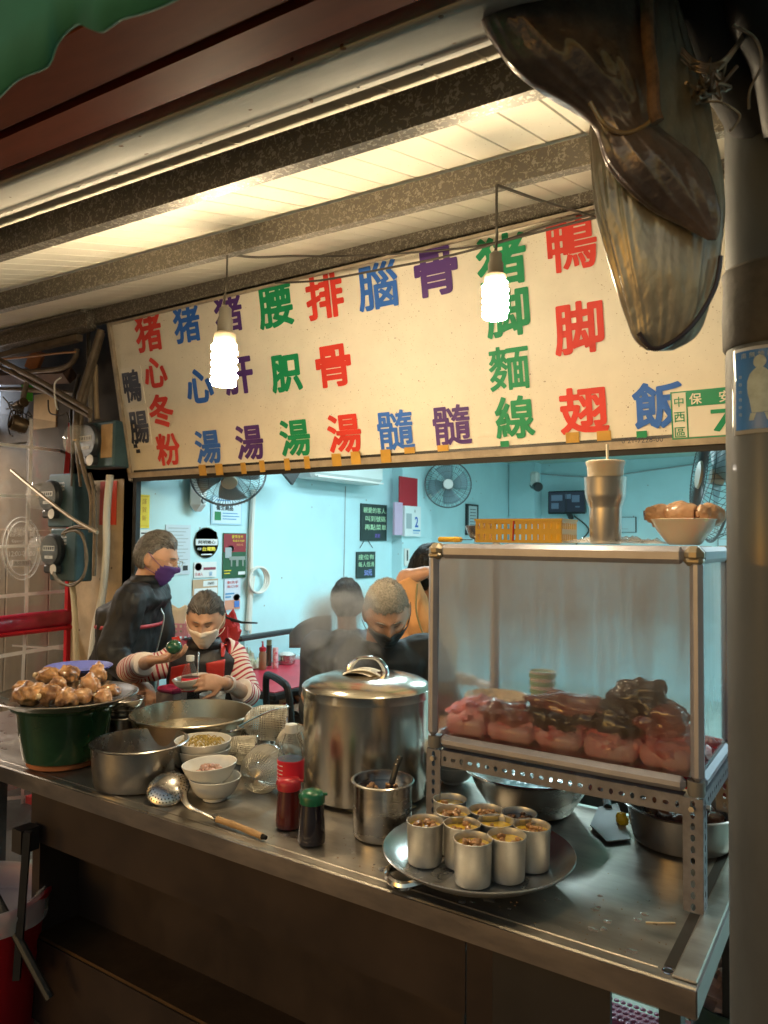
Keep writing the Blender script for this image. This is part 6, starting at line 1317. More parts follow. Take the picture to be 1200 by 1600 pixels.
# things in front of the woman
q = AT(332, 1092, 2.86); t = thing('white_tub', 'white plastic tub with a grey handle stuck in it in front of the woman', 'tub', (q.x, q.y, q.z - .03)); MB().lathe([(.0001, 0), (.045, 0), (.05, .05), (.047, .05), (.043, .004), (.0001, .004)], n=28).build('tub_body', white_p, t); MB().ball((-.01, 0, .05), (.012, .012, .03), 12, 8).build('grey_handle', pgy, t)
tz = q.z - .03
tag(MB().lathe(pot_prof(.05, tz - CT - .001, .05, corner=.006), (q.x, q.y, CT), 30).build('upturned_tin', steel_d), 'steel tin carrying the white tub behind the broth pan', 'tin')
q = AT(268, 1085, 2.95); t = thing('pink_lidded_box', 'clear box with a pink lid left of the small drink bottle', 'box', (q.x, q.y, CT)); hh = q.z - CT + .01; MB().box((0, 0, hh / 2), (.1, .07, hh)).build('box_body', mat('clear_box', (.4, .3, .25), .2), t, smooth=0); MB().box((0, 0, hh + .012), (.1, .075, .022), bev=.008).build('lid', mat('pink_lid', (.55, .05, .15), .4), t)
# ============================================================ PEOPLE
skin = mat('skin', (.56, .31, .2), .45, var=.18, vs=14, sss=.18, bump=.0005, bs=160); skin2 = mat('skin_older', (.5, .28, .18), .45, var=.22, vs=18, sss=.18, bump=.0008, bs=120)
def head_pt(d, grow=0):
    x, y, z = d; f = max(0, y)
    px, py, pz = x * .076, y * .094, z * .117
    if z < 0: px *= 1 - .34 * (-z) ** 1.6; py = py * (1 - .10 * (-z) ** 2) + .012 * (-z)
    if y < 0: py *= 1.04; px *= 1 + .05 * (-y) * max(0, z + .3)
    g = lambda cx, cz, sx, sz: math.exp(-((x - cx) / sx) ** 2 - ((z - cz) / sz) ** 2) if y > 0 else 0
    o = 0
    o += .0055 * (g(.3, .2, .28, .09) + g(-.3, .2, .28, .09)) - .0105 * (g(.36, .03, .2, .11) + g(-.36, .03, .2, .11))
    nz_ = max(0, min(1, (.16 - z) / .42)) if -.36 < z < .2 else 0
    o += (.006 + .013 * nz_) * math.exp(-(x / (.1 + .06 * nz_)) ** 2) * (1 if -.3 < z < .18 else max(0, 1 - abs(z + .3) / .07) if z <= -.3 else max(0, 1 - (z - .18) / .08)) * (y > 0)
    o += .006 * (g(.52, -.16, .2, .16) + g(-.52, -.16, .2, .16)) - .003 * (g(.3, -.42, .15, .1) + g(-.3, -.42, .15, .1))
    o += .005 * g(0, -.5, .22, .06) - .004 * g(0, -.56, .2, .03) + .005 * g(0, -.62, .2, .05) + .008 * g(0, -.85, .3, .16)
    o += .004 * (g(.34, .03, .11, .06) + g(-.34, .03, .11, .06))
    k = 1 + (o + grow) / .1
    return V((px * k, py * k + o * .35, pz * (1 + grow / .1)))
def head_mb(mb, M, nu=56, nv=44):
    vs = []
    for j in range(nv + 1):
        b = pi * j / nv
        for i in range(nu): a = 2 * pi * i / nu; vs.append(head_pt((math.cos(a) * math.sin(b), math.sin(a) * math.sin(b), math.cos(b))))
    mb.add(vs, [(j * nu + i, (j + 1) * nu + i, (j + 1) * nu + (i + 1) % nu, j * nu + (i + 1) % nu) for j in range(nv) for i in range(nu)], M)
    for s_ in (1, -1):
        mb.ball((s_ * .079, -.008, -.002), (.009, .02, .033), 14, 10, M); mb.ball((s_ * .076, .0, -.028), (.007, .012, .012), 10, 8, M)
def head_shell(cond, grow, M, nu=72, nv=56, nzs=0, fr=30):
    """a skin over part of the head: the faces whose direction passes cond, grown outwards"""
    mb = MB(); vs = []; ok = []
    for j in range(nv + 1):
        b = pi * j / nv
        for i in range(nu):
            a = 2 * pi * i / nu; d = (math.cos(a) * math.sin(b), math.sin(a) * math.sin(b), math.cos(b)); g_ = grow(d) if callable(grow) else grow
            g_ += nzs * noise.noise(V(d) * fr); vs.append(head_pt(d, g_)); ok.append(cond(*d))
    fs = [(j * nu + i, (j + 1) * nu + i, (j + 1) * nu + (i + 1) % nu, j * nu + (i + 1) % nu) for j in range(nv) for i in range(nu)]
    fs = [f for f in fs if all(ok[k] for k in f)]; used = sorted({k for f in fs for k in f}); ix = {k: n for n, k in enumerate(used)}
    return mb.add([vs[k] for k in used], [tuple(ix[k] for k in f) for f in fs], M)
def head_frame(c, f, tilt=0, roll=0, s=1):
    f = V(f).normalized(); z = V((0, 0, 1)); x = f.cross(z).normalized(); z = x.cross(f).normalized()
    M = Matrix(((x.x, f.x, z.x, c[0]), (x.y, f.y, z.y, c[1]), (x.z, f.z, z.z, c[2]), (0, 0, 0, 1)))
    return M @ Matrix.Rotation(R(-tilt), 4, 'X') @ Matrix.Rotation(R(roll), 4, 'Y') @ Matrix.Diagonal((s, s, s, 1))
def limb(mb, pts, rs, n=14): mb.tube(spline(pts, 5), [rs[min(i // 5, len(rs) - 1)] * (1 - (i % 5) / 5) + rs[min(i // 5 + 1, len(rs) - 1)] * (i % 5) / 5 for i in range(5 * (len(pts) - 1) + 1)], n)
def hand(mb, wr, d, pn, thumb, curl=.5, s=1, spread=.12):
    """wrist, direction of the fingers, palm normal (side the fingers curl to), thumb side +1/-1"""
    wr = V(wr); d = V(d).normalized(); pn = V(pn); pn = (pn - d * pn.dot(d)).normalized(); sd = d.cross(pn) * thumb
    mb.ring([(wr + d * (t * .085 * s) , sd * (w_ * s), pn * (h_ * s)) for t, w_, h_ in ((-.12, .022, .019), (.1, .026, .017), (.4, .036, .016), (.75, .041, .014), (1, .04, .011), (1.08, .034, .006))], 14)
    L_ = (.072, .08, .075, .058)
    for i in range(4):
        base = wr + d * (.082 * s - .004 * abs(i - 1.4)) + sd * ((.03 - .02 * i) * s); dd = (d + sd * (spread * (1.3 - i) * .5)).normalized(); p = base - d * .015; pts = [p, base]; rs = [.0095 * s, .0095 * s]; ang = 0; q = base
        for k, fr_ in enumerate((.45, .3, .25)):
            ang += curl * (.75 if k == 0 else .9) * (1 + .08 * i); v = dd * math.cos(ang) + pn * math.sin(ang); q = q + v * L_[i] * fr_ * s; pts.append(q); rs.append((.0085 - .0012 * k) * s * (1 if i < 3 else .88))
        mb.tube(pts, rs, 10); mb.ball(tuple(pts[-1]), rs[-1] * .98, 10, 8)
    b = wr + d * .02 * s + sd * .022 * s; v1 = (d * .55 + sd * .75 + pn * .35).normalized(); v2 = (d * .85 + sd * .3 + pn * .5).normalized(); p1 = b + v1 * .04 * s; p2 = p1 + v2 * .032 * s; p3 = p2 + (v2 + pn * curl * .5).normalized() * .026 * s
    mb.tube([b, p1, p2, p3], [.014 * s, .0125 * s, .0105 * s, .0085 * s], 10); mb.ball(tuple(p3), .0085 * s, 10, 8)
def cloth_noise(seed, a=.006, fr=9):
    def f(p):
        q = V((p.x * fr, p.y * fr, p.z * fr * .55)) + V((seed, 0, 0)); w_ = noise.noise(q); return a * 1.3 * w_ + a * .7 * (.5 - abs(noise.noise(q * 1.8 + V((0, 7, 0)))) ** .8) + a * .25 * noise.noise(q * 4)
    return f
def legs(mb, hip, side, f, seat=False):
    hip = V(hip); s_ = V(side)
    for k in (1, -1):
        a = hip + s_ * .09 * k
        if seat: kn = a + V(f) * .38 + V((0, 0, -.03)); an = V((kn.x, kn.y, .07))
        else: kn = V((a.x, a.y, .46)) + V(f) * .02; an = V((a.x, a.y, .07))
        limb(mb, [a, a.lerp(kn, .5), kn, kn.lerp(an, .5), an], [.08, .072, .055, .05, .036]); mb.ring([(an + V(f) * t + V((0, 0, -.03 - .01 * (t > .1))), s_ * .04, V((0, 0, .035))) for t in (-.06, 0, .08, .16)], 12)
def eyes(parent, M, ink, brow, closed=True):
    m = MB()
    for s_ in (1, -1):
        pts = [head_pt(V((s_ * (.34 + u), math.sqrt(max(.01, 1 - (.34 + u) ** 2 - (.02) ** 2)), .02 - .03 * (1 - (u / .13) ** 2))).normalized()) + V((0, .0008, 0)) for u in (-.13, -.07, 0, .07, .13)]
        m.tube([M @ p for p in pts], [.0008, .0016, .0019, .0016, .0008], 6)
    m.build('eyelids', ink, parent); m = MB()
    for s_ in (1, -1):
        pts = [head_pt(V((s_ * (.36 + u), math.sqrt(max(.01, 1 - (.36 + u) ** 2 - .03)), .17 + .03 * (1 - (u / .2) ** 2))).normalized()) + V((0, .001, 0)) for u in (-.2, -.1, 0, .1, .2)]
        m.tube([M @ p for p in pts], [.0012, .0028, .003, .0026, .001], 6)
    m.build('eyebrows', brow, parent)
def mask(parent, M, col, name='face_mask'):
    cond = lambda x, y, z: y > .25 and -.93 < z < -.07 and abs(x) < .88 * (1 - .25 * max(0, -z - .45)) and z < -.02 - .1 * abs(x) * 1.2
    m = head_shell(cond, lambda d: .008 + .002 * math.exp(-(d[0] / .28) ** 2) + .004 * math.exp(-((abs(d[0]) - .3) / .2) ** 2) + .0009 * math.sin(d[2] * 26), M); o = m.build(name, col, parent, solid=.0012, smooth=80)
    m = MB()
    for s_ in (1, -1):
        for (z0, z1) in ((-.16, .03), (-.62, -.04)):
            a = head_pt(V((s_ * .8, .5, z0)).normalized(), .006); b = V((s_ * .086, -.012, z1)); m.tube([M @ q for q in spline([a, a.lerp(b, .5) + V((s_ * .007, 0, 0)), b], 5)], .0013, 5)
    m.build('ear_loop', col, parent)
def hline(front, side, back):
    """how far above the hairline a direction on the head lies"""
    def f(x, y, z):
        if y > .5: l = front
        elif y > .05: l = side + (front - side) * ((y - .05) / .45) ** .7
        elif y > -.3: l = back + (side - back) * (y + .3) / .35
        else: l = back
        return z - l + .05 * noise.noise(V((x * 6, y * 6, z * 3)))
    return f
HS = {}
def hair_obj(parent, M, m_, line, vol=.01, name='hair'):
    def grow(d):
        k = max(0, min(1, line(*d) / .22)); return .0008 + vol * k * (1 + .35 * noise.noise(V((d[0] * 7, d[1] * 3, d[2] * 7)))) + vol * .3 * k * noise.noise(V((d[0] * 24, d[1] * 5, d[2] * 9)))
    o = head_shell(lambda x, y, z: line(x, y, z) > 0, grow, M, nu=120, nv=90).build(name, m_, parent, smooth=80)
    rnd = random.Random(len(m_.name)); mb = MB(); n = 0; short = vol < .008
    while n < (2200 if short else 1500):
        d = V((rnd.gauss(0, 1), rnd.gauss(0, 1), rnd.gauss(0, 1))).normalized()
        if line(*d) < 0: continue
        n += 1; g_ = grow(d)
        if short: pts = [head_pt(d, g_ - .001), head_pt((d + V((0, .02, -.05))).normalized(), g_ + .005)]; mb.tube(pts, [.0009, .0003], 3, cap=False, M=M); continue
        c = V((d.x * .2, -1, -.3)) if d.y > 0 else V((0, -.35, -1)); c = (c - d * c.dot(d)).normalized(); L_ = .14 + .25 * rnd.random(); lift = .001 + .005 * rnd.random(); pts = []
        for k in range(5):
            if k and line(*(d + c * L_ * k).normalized()) < -.03: break
            e = (d + c * L_ * k + V((0, .03 * math.sin(k), 0)) * (rnd.random() - .5)).normalized(); pts.append(head_pt(e, max(.001, grow(e)) + lift * math.sin(k * .8)))
        if len(pts) < 2: continue
        mb.tube(pts, [.0008, .0009, .0008, .0006, .0003][:len(pts)], 3, cap=False, M=M)
    mb.build('hair_strands', HS.get(m_.name, m_), parent, smooth=80)['kind'] = 'stuff'
    return o
greyh = mat('grey_hair', (.17, .155, .145), .6, var=.75, vs=60, stretch=(1, 1, .25), bump=.003, bs=150); darkh = mat('dark_grey_hair', (.11, .1, .095), .5, var=.8, vs=50, stretch=(1, 1, .3), bump=.003, bs=120); buzz = mat('cropped_grey_hair', (.4, .36, .3), .75, var=.55, vs=150, bump=.002, bs=350); blackh = mat('black_hair', (.012, .011, .011), .45, bump=.002, bs=100)
inkm = mat('eye_line', (.03, .018, .012), .5)

# ---- standing man, in profile
f = V((.834, .552, 0)).normalized(); sd = V((f.y, -f.x, 0))  # sd: his right side, towards the camera
D = 3.38
hc_ = AT(245, 872, D); HM = head_frame(hc_, f + sd * .12, tilt=14, s=.98)
neck = AT(228, 908, D); chest = AT(205, 958, D); wai = AT(190, 1030, D); hip = AT(182, 1110, D)
m = MB(); head_mb(m, HM); limb(m, [AT(240, 880, D), neck, chest], [.052, .056, .09]); m.ring([(neck + V((0, 0, -.03)), sd * .1, f * .07), (chest, sd * .15, f * .11), (wai, sd * .13, f * .11), (hip, sd * .14, f * .11)], 20); legs(m, hip, sd, f)
shR = neck + sd * .17 + V((0, 0, -.075)) - f * .01; shL = neck - sd * .17 + V((0, 0, -.075)) - f * .01
elR = AT(178, 1020, D - .22); wrR = AT(212, 1062, D - .3); elL = shL + V((0, 0, -.27)) + f * .06; wrL = elL + f * .22 + V((0, 0, .03)) + sd * .05
for a, b, c in ((shR, elR, wrR), (shL, elL, wrL)): limb(m, [a, a.lerp(b, .5), b, b.lerp(c, .5), c], [.052, .046, .04, .034, .026])
hand(m, wrR, (wrR - elR), V((0, 0, -1)), 1, .5); hand(m, wrL, (wrL - elL), V((0, 0, -1)), -1, .6)
man = remesh(m, .0062, 'person', skin, smooth_it=1); tag(man, 'standing grey-haired man in a black jacket and purple face mask', 'person'); mi = man.matrix_local.inverted() if False else None
def off(o): return o.location.copy()
def rel(mb, o): L_ = o.location; mb.v = [(x - L_.x, y - L_.y, z - L_.z) for x, y, z in mb.v]; return mb
class PB(MB):
    """builder for clothing in world coordinates, hung under a person"""
    def __init__(s, person): super().__init__(); s.p = person
    def build(s, name, m_, parent=None, smooth=60, solid=0, base=True): rel(s, s.p); return super().build(name, m_, s.p, smooth, solid)
def child_remesh(mb, person, voxel, name, m_, disp=None, it=2): rel(mb, person); return remesh(mb, voxel, name, m_, person, (lambda p, L_=person.location.copy(): disp(p + L_)) if disp else None, it)
def wrapHM(person, M): return Matrix.Translation(-person.location) @ M
jk = mat('black_nylon_jacket', (.008, .008, .010), .6, var=.4, vs=7, bump=.002, bs=30)
m = MB()
m.ring([(neck + V((0, 0, .002)) - f * .004, sd * .07, f * .062), (neck + V((0, 0, -.035)) - f * .012, sd * .13, f * .088), (neck + V((0, 0, -.08)) - f * .012, sd * .19, f * .115), (chest + V((0, 0, .02)) - f * .0, sd * .2, f * .13), (chest.lerp(wai, .5) + f * .005, sd * .19, f * .13), (wai + f * .0, sd * .18, f * .14), (wai.lerp(hip, .5) - f * .01, sd * .18, f * .15), (hip - f * .01, sd * .18, f * .15)], 30)
limb(m, [neck + sd * .1 + V((0, 0, -.07)), shR, shR.lerp(elR, .5), elR, elR.lerp(wrR, .5), wrR], [.075, .074, .068, .064, .056, .046]); limb(m, [neck - sd * .1 + V((0, 0, -.07)), shL, shL.lerp(elL, .5), elL, elL.lerp(wrL, .5), wrL], [.075, .072, .064, .06, .052, .042])
child_remesh(m, man, .007, 'jacket', jk, cloth_noise(1, .013, 10))
m = PB(man); m.ring([(neck + V((0, 0, .03)) + f * .006, sd * .073, f * .066), (neck + V((0, 0, -.012)) - f * .002, sd * .082, f * .076)], 24, cap=False); m.build('collar', jk, solid=.004)
m = PB(man); cz_ = neck + f * .07
m.tube(spline([neck + f * .072 + V((0, 0, .02)), chest + f * .135 + V((0, 0, .03)), chest + f * .15 + V((0, 0, -.03)), wai + f * .15], 5), .0035, 6); m.build('zip', alum)
# red piping band across the chest and sleeve, following the jacket
m = PB(man); 
bc = AT(218, 968, D); m.ring([(chest.lerp(wai, .18) + V((0, 0, .0)) + f * .004, sd * .205, f * .139), (chest.lerp(wai, .26) + V((0, 0, .0)) + f * .004, sd * .205, f * .141)], 40, cap=False); m.build('red_piping', mat('red_piping', (.38, .03, .04), .5), solid=.003)
hm = wrapHM(man, HM)
HS['grey_hair'] = mat('grey_strands', (.3, .28, .26), .5, var=.6, vs=40); HS['dark_grey_hair'] = mat('dark_strands', (.2, .18, .17), .5, var=.6, vs=40)
hair_obj(man, hm, greyh, hline(.5, .05, -.5), .01)
eyes(man, hm, inkm, mat('grey_brow', (.2, .17, .14), .6)); mask(man, hm, mat('purple_mask', (.1, .045, .22), .6, var=.15))
m = MB()
for s_ in (1, -1):
    m.tube([hm @ (V((s_ * .033, .108, .0)) + V((.021 * math.cos(a), 0, .014 * math.sin(a)))) for a in [i * pi / 8 for i in range(16)]], .001, 5, closed=True); m.tube([hm @ V(p) for p in ((s_ * .054, .106, .005), (s_ * .075, .07, .006), (s_ * .083, -.01, .01))], .0011, 5)
m.tube([hm @ V(p) for p in ((-.012, .11, .003), (0, .114, .006), (.012, .11, .003))], .001, 5); m.build('glasses', mat('gold_frame', (.5, .38, .2), .3, .9), man)
child = PB(man); legs(child, hip, sd, f); 

# ---- seated woman
D = 3.02; cf = V((.552, -.834, 0)).normalized(); f = (cf + V((.08, 0, 0))).normalized(); sd = V((f.y, -f.x, 0))  # sd: her right = left in picture
if (RM.inverted() @ sd).x > 0: sd = -sd
hc_ = AT(321, 968, D); HM = head_frame(hc_, f, tilt=16, roll=-2, s=.9)
neck = AT(320, 1005, D + .05); chest = AT(321, 1050, D + .07); wai = AT(321, 1120, D + .1); hip = AT(321, 1170, D + .12); hip.z = max(hip.z, .52)
shR = AT(284, 1026, D + .08); shL = AT(362, 1024, D + .08); elR = AT(206, 1046, D + .0); wrR = AT(236, 1032, D - .22); elL = AT(386, 1084, D + .02); wrL = AT(350, 1066, D - .2)
m = MB(); head_mb(m, HM); limb(m, [hc_ + V((0, 0, -.04)), neck, chest], [.045, .045, .07]); m.ring([(neck + V((0, 0, -.03)), sd * .08, f * .055), (chest, sd * .13, f * .09), (wai, sd * .12, f * .1), (hip, sd * .15, f * .12)], 20); legs(m, hip, sd, f * .0 + f, True)
for a, b, c in ((shR, elR, wrR), (shL, elL, wrL)): limb(m, [a, a.lerp(b, .5), b, b.lerp(c, .5), c], [.045, .04, .034, .03, .022])
cr = RM @ V((1, 0, 0)); cu = V((0, 0, 1)); toward = -(RM @ V((0, 0, -1)))
hand(m, wrR, cr * 1 + cu * .12 + toward * .2, cu * 1 + toward * -.1, 1 if False else -1, .42, .98, .3)
hand(m, wrL, -cr * .9 + cu * .12 + toward * .45, -cu * .25 - toward * .9 + V((0, 0, -.2)), 1, .55, .84, .12)
wo = remesh(m, .0045, 'person', skin2, smooth_it=1); tag(wo, 'seated older woman in a red and black vest, holding a green fruit and a bowl', 'person')
hm = wrapHM(wo, HM)
hair_obj(wo, hm, darkh, hline(.46, .1, -.5), .012)
m = MB().ball((0, -.075, .05), (.035, .032, .032), 18, 12, hm, amp=.15); m.build('hair_bun', darkh, wo)
eyes(wo, hm, inkm, mat('thin_brow', (.12, .08, .06), .6)); mask(wo, hm, mat('cream_mask', (.78, .66, .55), .6, var=.08))
vest = mat('black_vest', (.02, .018, .02), .55, var=.3, bump=.001, bs=40); redc = mat('red_vest_panel', (.5, .03, .02), .55, var=.2)
m = MB(); m.ring([(neck + V((0, 0, .0)), sd * .06, f * .055), (neck + V((0, 0, -.03)), sd * .11, f * .08), (neck + V((0, 0, -.065)), sd * .145, f * .1), (chest, sd * .155, f * .125), (wai, sd * .165, f * .145), (hip, sd * .18, f * .16)], 28)
child_remesh(m, wo, .007, 'vest', vest, cloth_noise(4, .0045, 10))
# collar and red panels
m = PB(wo); m.ring([(neck + V((0, 0, .022)) + f * .004, sd * .062, f * .058), (neck + V((0, 0, -.02)) - f * .0, sd * .078, f * .072)], 24, cap=False); m.build('collar', vest, solid=.004)
def patch(name, pts, m_, dpt, person, th=.004):
    q = [AT(a, b, dpt) for a, b in pts]; n = len(q); tw = toward * th; mb = PB(person); mb.add([p + tw for p in q] + q, [tuple(range(n)), tuple(range(2 * n - 1, n - 1, -1))] + [(i, i + n, (i + 1) % n + n, (i + 1) % n) for i in range(n)]); return mb.build(name, m_, smooth=0)
def vest_pt(px, py, g=.004): # on the vest's front: distance from the torso axis at that height
    d = ray(px, py); best = None
    for k in range(200):
        t = D - .25 + k * .003; p = CO + d * t; u = (neck.z - p.z); c = neck.lerp(chest, min(1, max(0, u / (neck.z - chest.z)))) if p.z > chest.z else chest.lerp(wai, min(1, max(0, (chest.z - p.z) / (chest.z - wai.z))))
        w_ = max(0, min(1, u / .065)); ra = .07 + .085 * w_ + .01 * (p.z < chest.z); rb_ = .062 + .058 * w_ + .02 * max(0, min(1, (chest.z - p.z) / .15)); r_ = p - c; e = (r_.dot(sd) / ra) ** 2 + (r_.dot(f) / rb_) ** 2
        if e <= 1.1: return p + f * g
    return CO + d * (D - .03)
def vpatch(name, quad, m_, n=10):
    (a, b, c, d_) = quad
    def fn(u, v): x = (a[0] * (1 - u) + b[0] * u) * (1 - v) + (d_[0] * (1 - u) + c[0] * u) * v; y = (a[1] * (1 - u) + b[1] * u) * (1 - v) + (d_[1] * (1 - u) + c[1] * u) * v; return vest_pt(x, y)
    PB.build(PB(wo).grid(fn, n, n), name, m_, solid=.003)
vpatch('red_panel', ((268, 1042), (296, 1036), (302, 1068), (264, 1076)), redc); vpatch('red_panel', ((322, 1036), (352, 1030), (350, 1062), (324, 1062)), redc); vpatch('red_shoulder_stripe', ((345, 1004), (355, 1008), (350, 1026), (346, 1026)), redc); vpatch('red_shoulder_stripe', ((268, 996), (280, 994), (284, 1006), (276, 1016)), redc)
m = PB(wo); m.tube([vest_pt(311, 1018, .008), vest_pt(310, 1045, .008), vest_pt(309, 1075, .008)], .003, 6); m.build('zip', chrome)
# striped sleeves: stripes follow the length of the arm
def stripe_mat(name, a, b, per, ratio=.4):
    m = bpy.data.materials.new(name); m.use_nodes = True; nt = m.node_tree; N = nt.nodes; L = nt.links; bs_ = N['Principled BSDF']; bs_.inputs['Roughness'].default_value = .8
    at = N.new('ShaderNodeAttribute'); at.attribute_name = 'along'; mu = N.new('ShaderNodeMath'); mu.operation = 'DIVIDE'; mu.inputs[1].default_value = per; fr_ = N.new('ShaderNodeMath'); fr_.operation = 'FRACT'; lt = N.new('ShaderNodeMath'); lt.operation = 'LESS_THAN'; lt.inputs[1].default_value = ratio
    mx = N.new('ShaderNodeMix'); mx.data_type = 'RGBA'; mx.inputs['A'].default_value = (*a, 1); mx.inputs['B'].default_value = (*b, 1)
    L.new(at.outputs['Fac'], mu.inputs[0]); L.new(mu.outputs[0], fr_.inputs[0]); L.new(fr_.outputs[0], lt.inputs[0]); L.new(lt.outputs[0], mx.inputs['Factor']); L.new(mx.outputs['Result'], bs_.inputs['Base Color']); return m
stripe = stripe_mat('red_white_stripe', (.72, .62, .56), (.4, .03, .05), .017, .38)
def sleeve(person, name, pts, rs, m_, seed, wr_=.05, n=26):
    sp = spline(pts, 12); k = len(sp); rr = []
    for i in range(k): t = i / (k - 1) * (len(rs) - 1); j = min(int(t), len(rs) - 2); rr.append((rs[j] + (rs[j + 1] - rs[j]) * (t - j)) * (1 + wr_ * math.sin(i * 1.7 + seed) * .6))
    mb = PB(person); mb.tube(sp, rr, n); 
    mb.v = [tuple(V(q) + V((noise.noise(V(q) * 14 + V((seed, 0, 0))), noise.noise(V(q) * 14 + V((0, seed, 0))), noise.noise(V(q) * 14 + V((0, 0, seed))))) * .009) for q in mb.v]
    return mb.build(name, m_, smooth=80)
sleeve(wo, 'striped_sleeve', [shR + (neck - shR) * .25, shR, shR.lerp(elR, .5) + V((0, 0, -.012)), elR, elR.lerp(wrR, .45), elR.lerp(wrR, .7)], [.058, .06, .058, .056, .05, .047], stripe, 2)
sleeve(wo, 'striped_sleeve', [shL + (neck - shL) * .25, shL, shL.lerp(elL, .5) + V((0, 0, .006)), elL, elL.lerp(wrL, .3)], [.058, .06, .058, .056, .048], stripe, 5)
m = PB(wo)
for k in (0, 1): c_ = wrL.lerp(elL, .12 + .06 * k); A_, B_, _ = frame_z(elL - wrL); m.tube([c_ + (A_ * math.cos(i * pi / 10) + B_ * math.sin(i * pi / 10)) * .029 for i in range(20)], .004, 6, closed=True)
m.build('bracelet', mat('bead_bracelet', (.5, .42, .38), .3))
ph_ = wrR + cr * .105 + cu * .03
fruit = tag(MB().ball(tuple(AT(272, 1011, D - .3)), (.03, .03, .027), 24, 18).build('green_fruit', mat('dark_green_fruit', (.02, .1, .05), .15, var=.5, vs=20, coat=.5)), 'shiny dark green round fruit in the raised hand of the seated woman', 'fruit')
q = AT(300, 1064, D - .17); hb_ = bowl_thing('white bowl held in front of the seated woman with the vest', (q.x, q.y, q.z - .03), .07, .045, mela_w, name='held_bowl'); hb_.rotation_euler = (R(6), R(-5), 0)
stool = thing('stool', 'dark round stool under the seated woman', 'stool', (hip.x, hip.y, 0)); zs = hip.z - .1
MB().lathe([(.0001, zs - .03), (.17, zs - .03), (.17, zs), (.0001, zs)], n=28).build('seat', black_m, stool)
for k in range(4): a = k * pi / 2 + .4; MB().tube([(.13 * math.cos(a), .13 * math.sin(a), zs - .03), (.17 * math.cos(a), .17 * math.sin(a), 0)], .012, 8).build('leg', black_metal, stool)

# ---- cook bending over the stockpot
D = 2.62; f = (cf + cr * .12).normalized(); sd = V((f.y, -f.x, 0)); sd = -sd if (RM.inverted() @ sd).x > 0 else sd
hc_ = AT(604, 956, D); HM = head_frame(hc_, f, tilt=33, roll=3, s=1.0)
neck = AT(596, 1000, D + .13); chest = AT(600, 1050, D + .16); wai = AT(600, 1150, D + .26); hip = AT(600, 1240, D + .36)
shR = AT(527, 1018, D + .16); shL = AT(668, 1024, D + .16); elR = AT(498, 1110, D + .1); wrR = AT(482, 1085, D - .12); elL = AT(700, 1120, D + .1); wrL = AT(690, 1150, D - .08)
m = MB(); head_mb(m, HM); limb(m, [hc_ + V((0, 0, -.03)) - f * .03, neck, chest], [.055, .058, .09]); m.ring([(neck + V((0, 0, -.03)), sd * .12, f * .075), (chest, sd * .17, f * .11), (wai, sd * .15, f * .12), (hip, sd * .16, f * .12)], 20); legs(m, hip, sd, f)
for a, b, c in ((shR, elR, wrR), (shL, elL, wrL)): limb(m, [a, a.lerp(b, .5), b, b.lerp(c, .5), c], [.055, .048, .042, .036, .027])
hand(m, wrR, cr * .3 + toward * .3 - cu, toward * -.3 + cr, -1, .6); hand(m, wrL, toward - cu * .4, -cu, 1, .6)
ck = remesh(m, .006, 'person', skin, smooth_it=1); tag(ck, 'cook with cropped grey hair and black mask bending over the steaming stockpot', 'person')
hm = wrapHM(ck, HM)
hair_obj(ck, hm, buzz, hline(.44, .02, -.45), .0055)
eyes(ck, hm, inkm, mat('grey_brow')); mask(ck, hm, mat('black_mask', (.012, .013, .014), .6))
bshirt = mat('black_shirt', (.015, .017, .018), .7, var=.4, bump=.001, bs=50)
m = MB(); m.ring([(neck + V((0, 0, .0)), sd * .08, f * .07), (neck + V((0, 0, -.03)), sd * .14, f * .1), (neck + V((0, 0, -.07)), sd * .19, f * .12), (chest, sd * .2, f * .14), (wai, sd * .19, f * .15), (hip, sd * .19, f * .15)], 28)
for a, b, c in ((shR, elR, wrR), (shL, elL, wrL)): limb(m, [neck.lerp(a, .6) + V((0, 0, -.03)), a, a.lerp(b, .5), b, b.lerp(c, .4)], [.075, .082, .074, .066, .06])
child_remesh(m, ck, .008, 'shirt', bshirt, cloth_noise(7, .006, 9))

